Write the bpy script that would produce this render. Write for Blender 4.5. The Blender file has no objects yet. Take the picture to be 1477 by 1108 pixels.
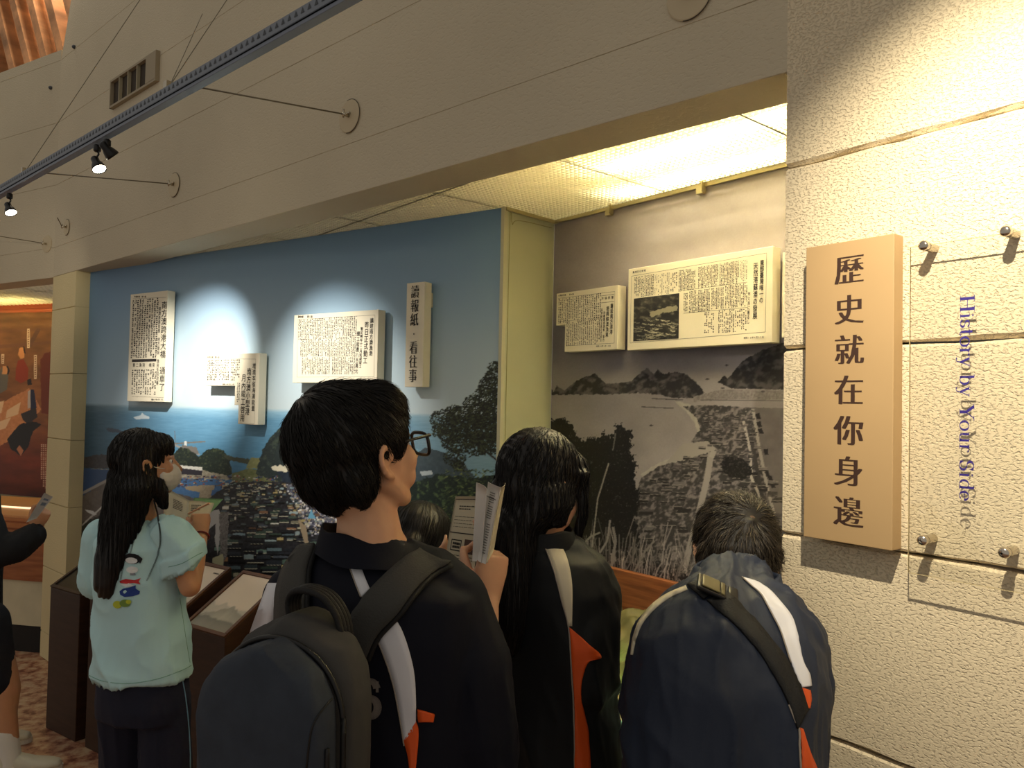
import bpy, bmesh, math, random
import numpy as np
from mathutils import Vector, Matrix, Quaternion, noise
from mathutils.bvhtree import BVHTree

SC = bpy.context.scene
COL = SC.collection
V = Vector
PI = math.pi

# ------------------------------------------------------------------ camera
H = 1.66                      # eye height above the floor
FPX = 1100.0                  # focal length in pixels of a 1477 x 1108 frame
PITCH = math.radians(1.51)
ROLL = math.radians(1.15)
F_ = V((0, math.cos(PITCH), math.sin(PITCH)))
R0 = V((1, 0, 0))
U0 = V((0, -math.sin(PITCH), math.cos(PITCH)))
U_ = U0 * math.cos(ROLL) - R0 * math.sin(ROLL)
R_ = R0 * math.cos(ROLL) + U0 * math.sin(ROLL)
CAM = V((0, 0, H))
cd = bpy.data.cameras.new('camera'); cam = bpy.data.objects.new('camera', cd); COL.objects.link(cam)
cd.sensor_fit = 'HORIZONTAL'; cd.sensor_width = 36.0; cd.lens = 36.0 * FPX / 1477.0
cd.clip_start = 0.02; cd.clip_end = 60
m = Matrix((R_, U_, -F_)).transposed().to_4x4(); m.translation = CAM
cam.matrix_world = m
SC.camera = cam

# ------------------------------------------------------------------ world, lights, exposure
SC.view_settings.view_transform = 'Standard'
try: SC.view_settings.look = 'None'
except Exception: pass
SC.view_settings.gamma = 1.0
SC.view_settings.exposure = 0.0
SC.view_settings.use_curve_mapping = False
w = bpy.data.worlds.new('world'); SC.world = w; w.use_nodes = True
w.node_tree.nodes['Background'].inputs[0].default_value = (1.0, 0.93, 0.82, 1)
w.node_tree.nodes['Background'].inputs[1].default_value = 0.34


def ray(px, py):
    d = F_ * FPX + R_ * (px - 738.5) - U_ * (py - 554.0)
    return d / d.y


def at(px, py, z):
    """world point seen at pixel (px, py) at the distance z along +Y"""
    return CAM + ray(px, py) * z


def px_of(p):
    d = V(p) - CAM
    k = FPX / d.dot(F_)
    return 738.5 + d.dot(R_) * k, 554.0 - d.dot(U_) * k


def lamp(name, kind, loc, target, energy, color, **kw):
    l = bpy.data.lights.new(name, kind); l.energy = energy; l.color = color
    for k, v in kw.items(): setattr(l, k, v)
    o = bpy.data.objects.new(name, l); COL.objects.link(o); o.location = loc
    if target is not None:
        o.rotation_euler = (V(target) - V(loc)).to_track_quat('-Z', 'Y').to_euler()
    return o


K = 0.97                      # scale of the building measured from block courses


class Plane:
    """vertical plane: origin o, unit horizontal direction u (to the right), n towards the room"""
    def __init__(s, o, ang):
        a = math.radians(ang)
        s.o = V((o[0], o[1], 0)); s.u = V((math.sin(a), -math.cos(a), 0)); s.n = V((-math.cos(a), -math.sin(a), 0))
        s.rot = Matrix((s.u, V((0, 0, 1)), s.n)).transposed()      # local x along u, y up, z towards the room

    def pt(s, a, h, off=0.0):
        return s.o + s.u * a + V((0, 0, H + h)) + s.n * off

    def hit(s, px, py, off=0.0):
        r = ray(px, py); o = s.o + s.n * off
        t = (o - V((0, 0, 0))).dot(s.n) / r.dot(s.n)
        p = r * t
        return (p - o).dot(s.u), p.z

    def mat(s, a, h, off=0.0):
        m = s.rot.to_4x4(); m.translation = s.pt(a, h, off); return m


pr = at(1130, 591, 1.75 * K)
RIGHT = Plane(pr, 37.3)       # face of the right pillar
BACK = Plane(pr, 48.2)        # face of the lintel and the left pillar (s is negative to the left)
m0 = BACK.pt(BACK.hit(110, 392)[0], 0, -0.08)
m1 = at(722, 583, 3.09 * K)
_a = math.degrees(math.atan2(m1.x - m0.x, m0.y - m1.y))
MUR = Plane(m0, _a)           # colour harbour mural
m2 = at(795, 584, 3.31 * K)
BW = Plane(m2, 40.0)          # black and white mural
S_JAMB = BACK.hit(110, 392)[0]
S_CORN = BACK.hit(77, 400)[0]
c0 = BACK.pt(S_CORN, 0)
LEFT = Plane(c0, 60.0)        # wall of the next bay (s negative to the left)
ml = at(75, 571, 6.6)
LMUR = Plane(ml, 69.0)
H_SOF = 0.783 * K
H_CEIL = 0.80 * K

# the track rail runs parallel to BACK, in front of it
RAIL_OFF = 0.61; RAIL_H = 1.0 * K


def rail_s(px):               # position along the rail of a picture column
    r = ray(px, 250); o = BACK.o + BACK.n * RAIL_OFF
    t = o.dot(BACK.n) / r.dot(BACK.n)
    return (r * t - o).dot(BACK.u)


WARM = (1.0, 0.88, 0.68); NEUT = (1.0, 0.95, 0.86)
SPOTS = [  # rail position px, target point, energy, angle, blend, colour
    (139, MUR.pt(*MUR.hit(290, 540)), 215, 42, 1.0, NEUT),
    (15, LEFT.pt(-0.6, 0.6), 14, 60, 1.0, WARM),
    (153, MUR.pt(*MUR.hit(480, 590)), 100, 56, 1.0, NEUT),
]

_ps = RIGHT.hit(1440, 330)
lamp('pillar_spot', 'SPOT', RIGHT.pt(_ps[0] + .20, _ps[1] + .60, .76), RIGHT.pt(_ps[0] + .04, .24, 0), 135, (1.0, .88, .66), spot_size=math.radians(74), spot_blend=1.0, shadow_soft_size=0.010)
lamp('roof_fill', 'POINT', LEFT.pt(-.15, 2.31 * K + .75, -.06), None, 40, (1.0, .88, .70), shadow_soft_size=.15)  # unseen fill light added to brighten the roof timbers

# ------------------------------------------------------------------ materials
def lin(c):
    f = lambda v: v / 12.92 if v <= 0.04045 else ((v + 0.055) / 1.055) ** 2.4
    return tuple(f(v / 255.0) for v in c)


MATS = {}


def mat(name, rgb, rough=0.6, metal=0.0, spec=0.5, var=0.0, vscale=8.0, bump=0.0, bscale=60.0, bdet=4.0, coat=0.0, emit=0.0,
        sheen=0.0, trans=0.0, ior=1.45, sss=0.0, stretch=None, attr=None, rgb2=None, bdist=0.004):
    if name in MATS: return MATS[name]
    mt = bpy.data.materials.new(name); mt.use_nodes = True
    nt = mt.node_tree; b = nt.nodes['Principled BSDF']; N = nt.nodes.new; L = nt.links.new
    c = (*lin(rgb), 1)
    b.inputs['Base Color'].default_value = c
    b.inputs['Roughness'].default_value = rough; b.inputs['Metallic'].default_value = metal
    b.inputs['Specular IOR Level'].default_value = spec
    b.inputs['Coat Weight'].default_value = coat; b.inputs['Sheen Weight'].default_value = sheen
    b.inputs['Transmission Weight'].default_value = trans; b.inputs['IOR'].default_value = ior
    if sss:
        b.inputs['Subsurface Weight'].default_value = sss; b.inputs['Subsurface Scale'].default_value = 0.01
        b.inputs['Subsurface Radius'].default_value = (1, .35, .2)
    if emit:
        b.inputs['Emission Color'].default_value = c; b.inputs['Emission Strength'].default_value = emit
    tc = N('ShaderNodeTexCoord'); mp = N('ShaderNodeMapping'); L(tc.outputs['Object'], mp.inputs[0])
    if stretch: mp.inputs['Scale'].default_value = stretch
    if attr:
        an = N('ShaderNodeAttribute'); an.attribute_name = attr
        L(an.outputs['Color'], b.inputs['Base Color'])
    elif var or rgb2:
        nz = N('ShaderNodeTexNoise'); nz.inputs['Scale'].default_value = vscale; nz.inputs['Detail'].default_value = 5
        L(mp.outputs[0], nz.inputs['Vector'])
        rp = N('ShaderNodeValToRGB'); rp.color_ramp.elements[0].position = 0.32; rp.color_ramp.elements[1].position = 0.68
        if rgb2:
            rp.color_ramp.elements[0].color = (*lin(rgb2), 1); rp.color_ramp.elements[1].color = c
        else:
            rp.color_ramp.elements[0].color = tuple(max(0, v * (1 - var)) for v in c[:3]) + (1,)
            rp.color_ramp.elements[1].color = tuple(min(1, v * (1 + var * .6)) for v in c[:3]) + (1,)
        L(nz.outputs['Fac'], rp.inputs[0]); L(rp.outputs[0], b.inputs['Base Color'])
    if bump:
        nb = N('ShaderNodeTexNoise'); nb.inputs['Scale'].default_value = bscale; nb.inputs['Detail'].default_value = bdet
        L(mp.outputs[0], nb.inputs['Vector'])
        bp = N('ShaderNodeBump'); bp.inputs['Strength'].default_value = bump; bp.inputs['Distance'].default_value = bdist
        L(nb.outputs['Fac'], bp.inputs['Height']); L(bp.outputs[0], b.inputs['Normal'])
    MATS[name] = mt
    return mt


def plaster(name, rgb, scale, strength, dist, dark=0.12):
    """rough trowelled render: pits pressed into a flat coat"""
    mt = bpy.data.materials.new(name); mt.use_nodes = True
    nt = mt.node_tree; b = nt.nodes['Principled BSDF']; N = nt.nodes.new; L = nt.links.new
    b.inputs['Roughness'].default_value = 0.85; b.inputs['Specular IOR Level'].default_value = 0.2
    tc = N('ShaderNodeTexCoord')
    n1 = N('ShaderNodeTexNoise'); n1.inputs['Scale'].default_value = scale; n1.inputs['Detail'].default_value = 3; n1.inputs['Roughness'].default_value = .55
    n1.inputs['Distortion'].default_value = 0.2
    mp = N('ShaderNodeMapping'); mp.inputs['Scale'].default_value = (1, 1.7, 1); L(tc.outputs['Object'], mp.inputs[0]); L(mp.outputs[0], n1.inputs['Vector'])
    rp = N('ShaderNodeValToRGB'); rp.color_ramp.elements[0].position = 0.34; rp.color_ramp.elements[1].position = 0.50
    L(n1.outputs['Fac'], rp.inputs[0])
    n2 = N('ShaderNodeTexNoise'); n2.inputs['Scale'].default_value = scale * 6; n2.inputs['Detail'].default_value = 2
    L(tc.outputs['Object'], n2.inputs['Vector'])
    mx = N('ShaderNodeMath'); mx.operation = 'MULTIPLY_ADD'; mx.inputs[1].default_value = 0.18
    L(n2.outputs['Fac'], mx.inputs[0]); L(rp.outputs[0], mx.inputs[2])
    bp = N('ShaderNodeBump'); bp.inputs['Strength'].default_value = strength; bp.inputs['Distance'].default_value = dist
    L(mx.outputs[0], bp.inputs['Height']); L(bp.outputs[0], b.inputs['Normal'])
    n3 = N('ShaderNodeTexNoise'); n3.inputs['Scale'].default_value = 1.3; n3.inputs['Detail'].default_value = 6
    L(tc.outputs['Object'], n3.inputs['Vector'])
    r2 = N('ShaderNodeValToRGB'); c = lin(rgb)
    r2.color_ramp.elements[0].position = .3; r2.color_ramp.elements[1].position = .7
    r2.color_ramp.elements[0].color = tuple(v * (1 - dark) for v in c) + (1,); r2.color_ramp.elements[1].color = (*c, 1)
    L(n3.outputs['Fac'], r2.inputs[0]); L(r2.outputs[0], b.inputs['Base Color'])
    MATS[name] = mt
    return mt


# ------------------------------------------------------------------ object helpers
def tag(o, label=None, cat=None, group=None, kind=None):
    if label: o['label'] = label
    if cat: o['category'] = cat
    if group: o['group'] = group
    if kind: o['kind'] = kind
    return o


def empty(name, loc=(0, 0, 0), label=None, cat=None, group=None, kind=None):
    o = bpy.data.objects.new(name, None); COL.objects.link(o); o.location = loc; o.empty_display_size = 0.05
    o.matrix_basis = Matrix.Translation(V(loc))
    return tag(o, label, cat, group, kind)


def put(name, me, material=None, parent=None, world=None, smooth=False):
    """link mesh as one object; world = matrix of the mesh's own frame"""
    o = bpy.data.objects.new(name, me); COL.objects.link(o)
    if material is not None:
        for mm in (material if isinstance(material, (list, tuple)) else [material]): me.materials.append(mm)
    if smooth: me.polygons.foreach_set('use_smooth', [True] * len(me.polygons))
    w = world if world is not None else Matrix.Identity(4)
    if parent is not None:
        o.parent = parent
        o.matrix_basis = parent_world(parent).inverted() @ w
    else:
        o.matrix_basis = w
    return o


def parent_world(o):
    m = o.matrix_basis.copy(); p = o.parent
    while p is not None:
        m = p.matrix_basis @ m; p = p.parent
    return m


def mesh(verts, faces, name='m'):
    me = bpy.data.meshes.new(name); me.from_pydata([tuple(v) for v in verts], [], [tuple(f) for f in faces]); me.update()
    return me


def box_vf(x0, x1, y0, y1, z0, z1, base=0):
    v = [(x0, y0, z0), (x1, y0, z0), (x1, y1, z0), (x0, y1, z0), (x0, y0, z1), (x1, y0, z1), (x1, y1, z1), (x0, y1, z1)]
    f = [(0, 3, 2, 1), (4, 5, 6, 7), (0, 1, 5, 4), (1, 2, 6, 5), (2, 3, 7, 6), (3, 0, 4, 7)]
    return v, [tuple(i + base for i in q) for q in f]


class MB:
    def __init__(s): s.v = []; s.f = []
    def add(s, v, f, M=None):
        b = len(s.v); s.v += [tuple(M @ V(p)) if M is not None else tuple(p) for p in v]; s.f += [tuple(i + b for i in q) for q in f]
    def box(s, x0, x1, y0, y1, z0, z1, M=None):
        v, f = box_vf(x0, x1, y0, y1, z0, z1); s.add(v, f, M)
    def tube(s, pts, r, n=10, caps=True, flat=None):
        v, f = tube_vf(pts, r, n, caps, flat); s.add(v, f)
    def mesh(s): return mesh(s.v, s.f)
    def put(s, name, material, parent=None, world=None, smooth=False, bevel=0):
        me = s.mesh()
        if bevel: bevel_mesh(me, bevel)
        return put(name, me, material, parent, world, smooth)


def bevel_mesh(me, w, seg=2):
    bm = bmesh.new(); bm.from_mesh(me)
    bmesh.ops.remove_doubles(bm, verts=bm.verts, dist=1e-6)
    ed = [e for e in bm.edges if len(e.link_faces) == 2 and e.calc_face_angle(0) > 0.5]
    bmesh.ops.bevel(bm, geom=ed, offset=w, segments=seg, affect='EDGES', profile=0.6)
    bm.to_mesh(me); bm.free()


def frames(pts):
    T = []
    for i in range(len(pts)):
        a = pts[max(i - 1, 0)]; b = pts[min(i + 1, len(pts) - 1)]
        t = (b - a); T.append(t.normalized() if t.length > 1e-9 else V((0, 0, 1)))
    n = T[0].orthogonal().normalized(); out = []
    for i, t in enumerate(T):
        if i: n = T[i - 1].rotation_difference(t) @ n
        n = (n - t * n.dot(t)).normalized(); out.append((t, n, t.cross(n)))
    return out


def tube_vf(pts, r, n=10, caps=True, flat=None):
    pts = [V(p) for p in pts]; fr = frames(pts); v = []; f = []
    for i, p in enumerate(pts):
        ri = r[i] if isinstance(r, (list, tuple)) else r
        t, a, b = fr[i]
        for k in range(n):
            w = 2 * PI * k / n; v.append(p + a * math.cos(w) * ri + b * math.sin(w) * ri)
    for i in range(len(pts) - 1):
        for k in range(n):
            k2 = (k + 1) % n; f.append((i * n + k, i * n + k2, (i + 1) * n + k2, (i + 1) * n + k))
    if caps:
        f.append(tuple(range(n - 1, -1, -1))); f.append(tuple((len(pts) - 1) * n + k for k in range(n)))
    return v, f


def lathe_vf(prof, n=20):
    """profile of (radius, height) about local z"""
    v = []; f = []
    for r, z in prof:
        for k in range(n):
            w = 2 * PI * k / n; v.append((r * math.cos(w), r * math.sin(w), z))
    for i in range(len(prof) - 1):
        for k in range(n):
            k2 = (k + 1) % n; f.append((i * n + k, i * n + k2, (i + 1) * n + k2, (i + 1) * n + k))
    f.append(tuple(range(n - 1, -1, -1))); f.append(tuple((len(prof) - 1) * n + k for k in range(n)))
    return v, f


def axis_mat(a, b):
    """matrix at a with local z pointing to b"""
    a = V(a); m = (V(b) - a).to_track_quat('Z', 'Y').to_matrix().to_4x4(); m.translation = a; return m


def catmull(pts, k=6):
    pts = [V(p) for p in pts]; out = []
    for i in range(len(pts) - 1):
        p0 = pts[max(i - 1, 0)]; p1 = pts[i]; p2 = pts[i + 1]; p3 = pts[min(i + 2, len(pts) - 1)]
        for j in range(k):
            t = j / k
            out.append(0.5 * ((2 * p1) + (p2 - p0) * t + (2 * p0 - 5 * p1 + 4 * p2 - p3) * t * t + (3 * p1 - p0 - 3 * p2 + p3) * t ** 3))
    out.append(pts[-1]); return out


def prism_mesh(poly, z0, z1):
    """closed prism of a 2D polygon (ccw) between z0 and z1"""
    n = len(poly); v = [(x, y, z0) for x, y in poly] + [(x, y, z1) for x, y in poly]
    f = [tuple(range(n - 1, -1, -1)), tuple(range(n, 2 * n))] + [(i, (i + 1) % n, n + (i + 1) % n, n + i) for i in range(n)]
    return v, f


# ------------------------------------------------------------------ value noise on arrays
_rs = np.random.RandomState(7); _lat = _rs.rand(257, 257)


def vn(x, y, f=1.0, seed=0):
    x = np.asarray(x, float) * f + seed * 17.3; y = np.asarray(y, float) * f + seed * 31.7
    xi = np.floor(x).astype(int); yi = np.floor(y).astype(int); u = x - xi; v = y - yi
    u = u * u * (3 - 2 * u); v = v * v * (3 - 2 * v)
    g = lambda a, b: _lat[a % 256, b % 256]
    return (g(xi, yi) * (1 - u) + g(xi + 1, yi) * u) * (1 - v) + (g(xi, yi + 1) * (1 - u) + g(xi + 1, yi + 1) * u) * v


def fbm(x, y, f=1.0, o=4, seed=0):
    s = 0; a = .5; t = 0
    for i in range(o):
        s = s + a * vn(x, y, f, seed + i * 3); t += a; a *= .5; f *= 2.03
    return s / t


# ------------------------------------------------------------------ writing
def glyphs(s, size, thick=0.0, res=2):
    """text laid along x as a mesh, glyph height about `size`; the left edge at x=0, base line at y=0"""
    c = bpy.data.curves.new('writing', 'FONT'); c.body = s; c.size = size; c.resolution_u = res; c.offset = thick
    o = bpy.data.objects.new('writing', c); COL.objects.link(o)
    dg = bpy.context.evaluated_depsgraph_get(); dg.update()
    me = bpy.data.meshes.new_from_object(o.evaluated_get(dg))
    v = [p.co.copy() for p in me.vertices]; f = [tuple(p.vertices) for p in me.polygons]
    bpy.data.meshes.remove(me); bpy.data.objects.remove(o); bpy.data.curves.remove(c)
    return v, f


_gc = {}


def glyph(ch, song=False):
    k = (ch, song)
    if k not in _gc:
        v, f = glyphs(ch, 1.0, -0.012 if song else 0.0)
        if v:
            xs = [p.x for p in v]; ys = [p.y for p in v]
            if ord(ch) > 0x2e00: cx, cy = 0.5, 0.32
            else: cx, cy = (min(xs) + max(xs)) / 2, 0.32
            v = [V((p.x - cx, p.y - cy, 0)) for p in v]
            if song:               # thin horizontals, heavy verticals as in a printed Song face
                v2 = []; f2 = []
                for k2 in range(5):
                    b = len(v2); v2 += [V((p.x + (k2 - 2) * 0.021, p.y, 0.0004 * k2)) for p in v]; f2 += [tuple(i + b for i in q) for q in f]
                v, f = v2, f2
            else:                  # bold: three copies set side by side
                v2 = []; f2 = []
                for k2 in range(3):
                    b = len(v2); v2 += [V((p.x + (k2 - 1) * 0.018, p.y + (k2 - 1) * .006, 0.0003 * k2)) for p in v]; f2 += [tuple(i + b for i in q) for q in f]
                v, f = v2, f2
        _gc[k] = (v, f)
    return _gc[k]

# ------------------------------------------------------------------ structure
PL_ROUGH = plaster('rough plaster', (236, 220, 188), 135, 0.7, 0.004)
PL_SOFT = plaster('smooth plaster', (208, 196, 170), 60, 0.35, 0.003)
PL_WARM = plaster('cream plaster', (222, 206, 160), 60, 0.3, 0.003)
JOINT = mat('dark joint mortar', (92, 82, 66), 0.95)  # dark mortar tone between the blocks

COURSES = [(-1.542 + 0.42 * k) * K for k in range(-1, 12)]       # joint heights relative to the eye


def course_block(pl, s0b, s1b, s0t, s1t, h0, h1, thick, material, parent, name='block', gap=0.002, ch=0.006, seed=0):
    """one block course between two joints; front at off=0, chamfered top and bottom edge, slightly wavy"""
    rnd = random.Random(seed); nx = max(2, int(abs(s1b - s0b) / 0.05)); v = []; f = []
    prof = [(h0 + gap, -thick), (h0 + gap, -ch * 1.6), (h0 + gap + ch, 0.0), (h1 - gap - ch, 0.0), (h1 - gap, -ch * 1.6), (h1 - gap, -thick)]
    w0 = 0.004 if ch > .005 else 0.0008
    n = len(prof)
    for i in range(nx + 1):
        t = i / nx
        for j, (h, off) in enumerate(prof):
            q = (h - h0) / (h1 - h0); a = (s0b + (s1b - s0b) * t) * (1 - q) + (s0t + (s1t - s0t) * t) * q
            wob = (rnd.random() - .5) * w0 if j in (1, 2, 3, 4) else 0
            v.append((a + (0.0 if 0 < i < nx else 0), h + wob, off))
    for i in range(nx):
        for j in range(n):
            j2 = (j + 1) % n
            f.append((i * n + j, (i + 1) * n + j, (i + 1) * n + j2, i * n + j2))
    f.append(tuple(range(n))); f.append(tuple(nx * n + j for j in range(n - 1, -1, -1)))
    me = mesh(v, f)
    w = pl.rot.to_4x4(); w.translation = pl.o + V((0, 0, H))
    return put(name, me, material, parent, w)


def wall_root(name, pl, s0, s1, h0, h1, off):
    """mortar core of a wall"""
    w = pl.rot.to_4x4(); w.translation = pl.o + V((0, 0, H))
    mb = MB(); mb.box(s0, s1, h0, h1, off - 0.05, off)
    o = mb.put(name, JOINT, None, w); o['kind'] = 'structure'; return o


# right pillar with the sign
wr = wall_root('wall_right', RIGHT, 0.01, 2.6, -H, 3.0, -0.04)
for k in range(len(COURSES) - 1):
    course_block(RIGHT, 0, 2.62, 0, 2.62, max(COURSES[k], -H), COURSES[k + 1], 0.16, PL_ROUGH, wr, seed=k)

# lintel wall and left pillar
wb = wall_root('wall_back', BACK, S_CORN + 0.25, -0.02, H_SOF + 0.02, 3.0, -0.04)
hs = [H_SOF] + [h for h in COURSES if h > H_SOF + 0.05]
for k in range(len(hs) - 1):
    a, b = hs[k], hs[k + 1]
    L0 = S_CORN + max(0, a - 2.2) * 0.45; L1 = S_CORN + max(0, b - 2.2) * 0.45
    course_block(BACK, L0, 0.0, L1, 0.0, a, b, 0.17, PL_SOFT, wb, seed=50 + k, gap=0.0004 if k else 0.0, ch=0.0012)
for k in range(len(COURSES) - 1):
    a, b = max(COURSES[k], -H), min(COURSES[k + 1], H_SOF)
    if a >= H_SOF: break
    course_block(BACK, S_CORN, S_JAMB, S_CORN, S_JAMB, a, b, 0.30, PL_WARM, wb, seed=80 + k, gap=0.0012 if b < H_SOF else 0, ch=0.003)

# next bay to the left
wl = wall_root('wall_left', LEFT, -3.0, -0.02, 0.80, 2.28 * K, -0.04)
hl = [0.755] + [h for h in COURSES if 0.8 < h < 2.25 * K] + [2.31 * K]
for k in range(len(hl) - 1):
    course_block(LEFT, -3.0, 0.0, -3.0, 0.0, hl[k], hl[k + 1], 0.17, PL_SOFT, wl, seed=110 + k, gap=0.0004 if k else 0, ch=0.0012)

# floor of speckled stone
fm = bpy.data.materials.new('terrazzo'); fm.use_nodes = True
nt = fm.node_tree; b = nt.nodes['Principled BSDF']; b.inputs['Roughness'].default_value = 0.35
tc = nt.nodes.new('ShaderNodeTexCoord'); n1 = nt.nodes.new('ShaderNodeTexNoise'); n1.inputs['Scale'].default_value = 14; n1.inputs['Detail'].default_value = 6
n1.inputs['Roughness'].default_value = .65
nt.links.new(tc.outputs['Object'], n1.inputs['Vector'])
rp = nt.nodes.new('ShaderNodeValToRGB'); e = rp.color_ramp.elements
e[0].position = .38; e[0].color = (*lin((118, 66, 46)), 1); e[1].position = .62; e[1].color = (*lin((206, 176, 142)), 1)
x = e.new(.47); x.color = (*lin((176, 124, 96)), 1); x = e.new(.53); x.color = (*lin((192, 152, 120)), 1)
nt.links.new(n1.outputs['Fac'], rp.inputs[0]); nt.links.new(rp.outputs[0], b.inputs['Base Color'])
mb = MB(); mb.box(-8, 4, -2, 9, -0.1, 0)
tag(mb.put('floor', fm), kind='structure')

# side return between the two murals
OLIVE = mat('olive painted board', (196, 196, 160), 0.5)
mm1 = MUR.pt(*MUR.hit(722, 583)); mm2 = V((m2.x, m2.y, 0)); mm1.z = 0
d = (mm2 - mm1); ang = math.degrees(math.atan2(d.x, -d.y))
SIDE = Plane(mm1, ang); LS = d.length
w = SIDE.rot.to_4x4(); w.translation = SIDE.o + V((0, 0, H))
mb = MB(); mb.box(0, LS, -H, H_CEIL, -0.03, 0); so = mb.put('wall_return', OLIVE, None, w, bevel=0.002); so['kind'] = 'structure'
# faint arched seam line pressed in the board
pts = [V((0.03, -H + .3, .001)), V((0.03, H_CEIL - .12, .001)), V((0.045, H_CEIL - .06, .001)), V((0.09, H_CEIL - .035, .001)), V((LS - .02, H_CEIL - .03, .001))]
mb = MB(); mb.tube(catmull(pts, 6), 0.0016, 6); o = mb.put('seam', mat('seam', (170, 166, 118), .5), so, w)
mb = MB(); mb.box(-0.008, 0.012, -H, H_CEIL + .002, -0.01, 0.008); mb.put('edge_trim', mat('edge trim', (206, 202, 170), .4), so, w)

# egg-crate ceiling over the niche: square louvre panels, each a lattice
LOUV = mat('aluminium louvre', (246, 242, 222), 0.45)
LS_P = 0.60; NC = 30
def louver_mesh(n=NC, size=LS_P, t=0.0016, dep=0.014):
    mb = MB(); p = size / n
    for i in range(n + 1):
        x = -size / 2 + i * p
        tt = 0.006 if i in (0, n) else t
        mb.box(x - tt / 2, x + tt / 2, -size / 2, size / 2, 0, dep); mb.box(-size / 2, size / 2, x - tt / 2, x + tt / 2, 0.0004, dep)
    return mb.mesh()
cn = empty('ceiling_niche', BW.pt(0, H_CEIL), kind='structure')


def clip2(a, b, planes):
    """clip the segment a-b to the half spaces (point, normal): keep (p-point).normal <= 0"""
    t0, t1 = 0.0, 1.0
    for o, n in planes:
        da = (a - o).dot(n); db = (b - o).dot(n)
        if da > 0 and db > 0: return None
        if da > 0: t0 = max(t0, da / (da - db))
        elif db > 0: t1 = min(t1, da / (da - db))
    return None if t1 - t0 < 1e-3 else (a + (b - a) * t0, a + (b - a) * t1)


def louvre_field(pl, cols, rows, root, h, planes, n=NC, dep=0.014):
    for i in cols:
        for j in rows:
            mb = MB(); p = LS_P / n; s0 = i * LS_P; o0 = j * LS_P; cnt = 0
            for ax in (0, 1):
                for k in range(n + 1):
                    tt = 0.003 if k in (0, n) else 0.0008
                    if ax == 0: a, b = pl.pt(s0 + k * p, h, o0), pl.pt(s0 + k * p, h, o0 + LS_P)
                    else: a, b = pl.pt(s0, h, o0 + k * p), pl.pt(s0 + LS_P, h, o0 + k * p)
                    c = clip2(a, b, planes)
                    if c is None: continue
                    a, b = c; d = (b - a).normalized(); q = V((-d.y, d.x, 0)) * tt; z = V((0, 0, dep))
                    mb.add([a - q, a + q, b + q, b - q, a - q + z, a + q + z, b + q + z, b - q + z],
                           [(0, 3, 2, 1), (4, 5, 6, 7), (0, 1, 5, 4), (1, 2, 6, 5), (2, 3, 7, 6), (3, 0, 4, 7)]); cnt += 1
            if cnt > 3: mb.put('louver_panel', LOUV, root)


SIDEN = SIDE.n
louvre_field(BW, range(-5, 4), range(-1, 5), cn, H_CEIL + 0.002,
             [(BACK.pt(0, 0, -.10), BACK.n), (BW.pt(0, 0, 0.003), -BW.n), (BACK.pt(S_JAMB - .0, 0, 0), -BACK.u)], n=NC)
# edge angle strip and its clips on the black and white wall
w = BW.rot.to_4x4(); w.translation = BW.o + V((0, 0, H))
ALU = mat('brushed aluminium', (200, 190, 150), 0.3, metal=0.7)
mb = MB(); mb.box(-0.01, 1.9, H_CEIL - 0.012, H_CEIL + 0.002, 0.002, 0.014); tag(mb.put('trim_1', ALU, None, w), kind='structure')
mb = MB(); mb.box(0.0, LS, H_CEIL - 0.012, H_CEIL + 0.002, 0.002, 0.014)
w2 = SIDE.rot.to_4x4(); w2.translation = SIDE.o + V((0, 0, H)); tag(mb.put('trim_2', ALU, None, w2), kind='structure')
for i, (px, py) in enumerate([(882, 293), (1014, 262)]):
    s, h = BW.hit(px, py)
    e_ = empty('ceiling_clip', BW.pt(s, H_CEIL - .01), ['small metal clip on the ceiling edge above the smaller newspaper board', 'small metal clip on the ceiling edge above the wide newspaper board'][i], 'clip', 'clips under the lit ceiling')
    mb = MB(); mb.box(s - .014, s + .014, H_CEIL - .035, H_CEIL - 0.004, 0.004, 0.022); mb.put('clamp', ALU, e_, w, bevel=.002)
    mb = MB(); mb.box(s + .012, s + .017, H_CEIL - .030, H_CEIL + .012, 0.006, 0.030); mb.put('pin', ALU, e_, w)
# niche top above the louvres, with the tubes that light it
mb = MB()
q = [BW.pt(-2.6, H_CEIL + .32, .0), BW.pt(2.2, H_CEIL + .32, .0), BW.pt(2.2, H_CEIL + .32, 2.4), BW.pt(-2.6, H_CEIL + .32, 2.4)]
# slab clipped to the space behind the lintel wall
slab = [BACK.pt(S_CORN + .3, H_CEIL + .3, -.16), BACK.pt(0.6, H_CEIL + .3, -.16), BW.pt(1.9, H_CEIL + .3, -.05), BW.pt(-.1, H_CEIL + .3, -.25), MUR.pt(-.2, H_CEIL + .3, -.25)]
n = len(slab); v = slab + [p + V((0, 0, .05)) for p in slab]
me = mesh(v, [tuple(range(n)), tuple(range(2 * n - 1, n - 1, -1))] + [(i, n + i, n + (i + 1) % n, (i + 1) % n) for i in range(n)])
tag(put('ceiling_slab', me, mat('white painted slab', (232, 222, 190), .8)), kind='structure')
TUBE_E = mat('tube glow', (255, 242, 200), .5, emit=130)
def tube_light(a, b, label, group='fluorescent tubes above the louvred ceilings', m=TUBE_E):
    r = empty('fluorescent_tube', (V(a) + V(b)) / 2, label, 'lamp', group)
    mb = MB(); mb.tube([a, b], 0.016, 10); mb.put('tube', m, r)
    d = (V(b) - V(a)).normalized()
    for p, q2 in ((a, -1), (b, 1)):
        mb = MB(); mb.tube([V(p) + d * q2 * -.01, V(p) + d * q2 * .03], 0.018, 10); mb.put('end_cap', ALU, r)
    return r
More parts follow.
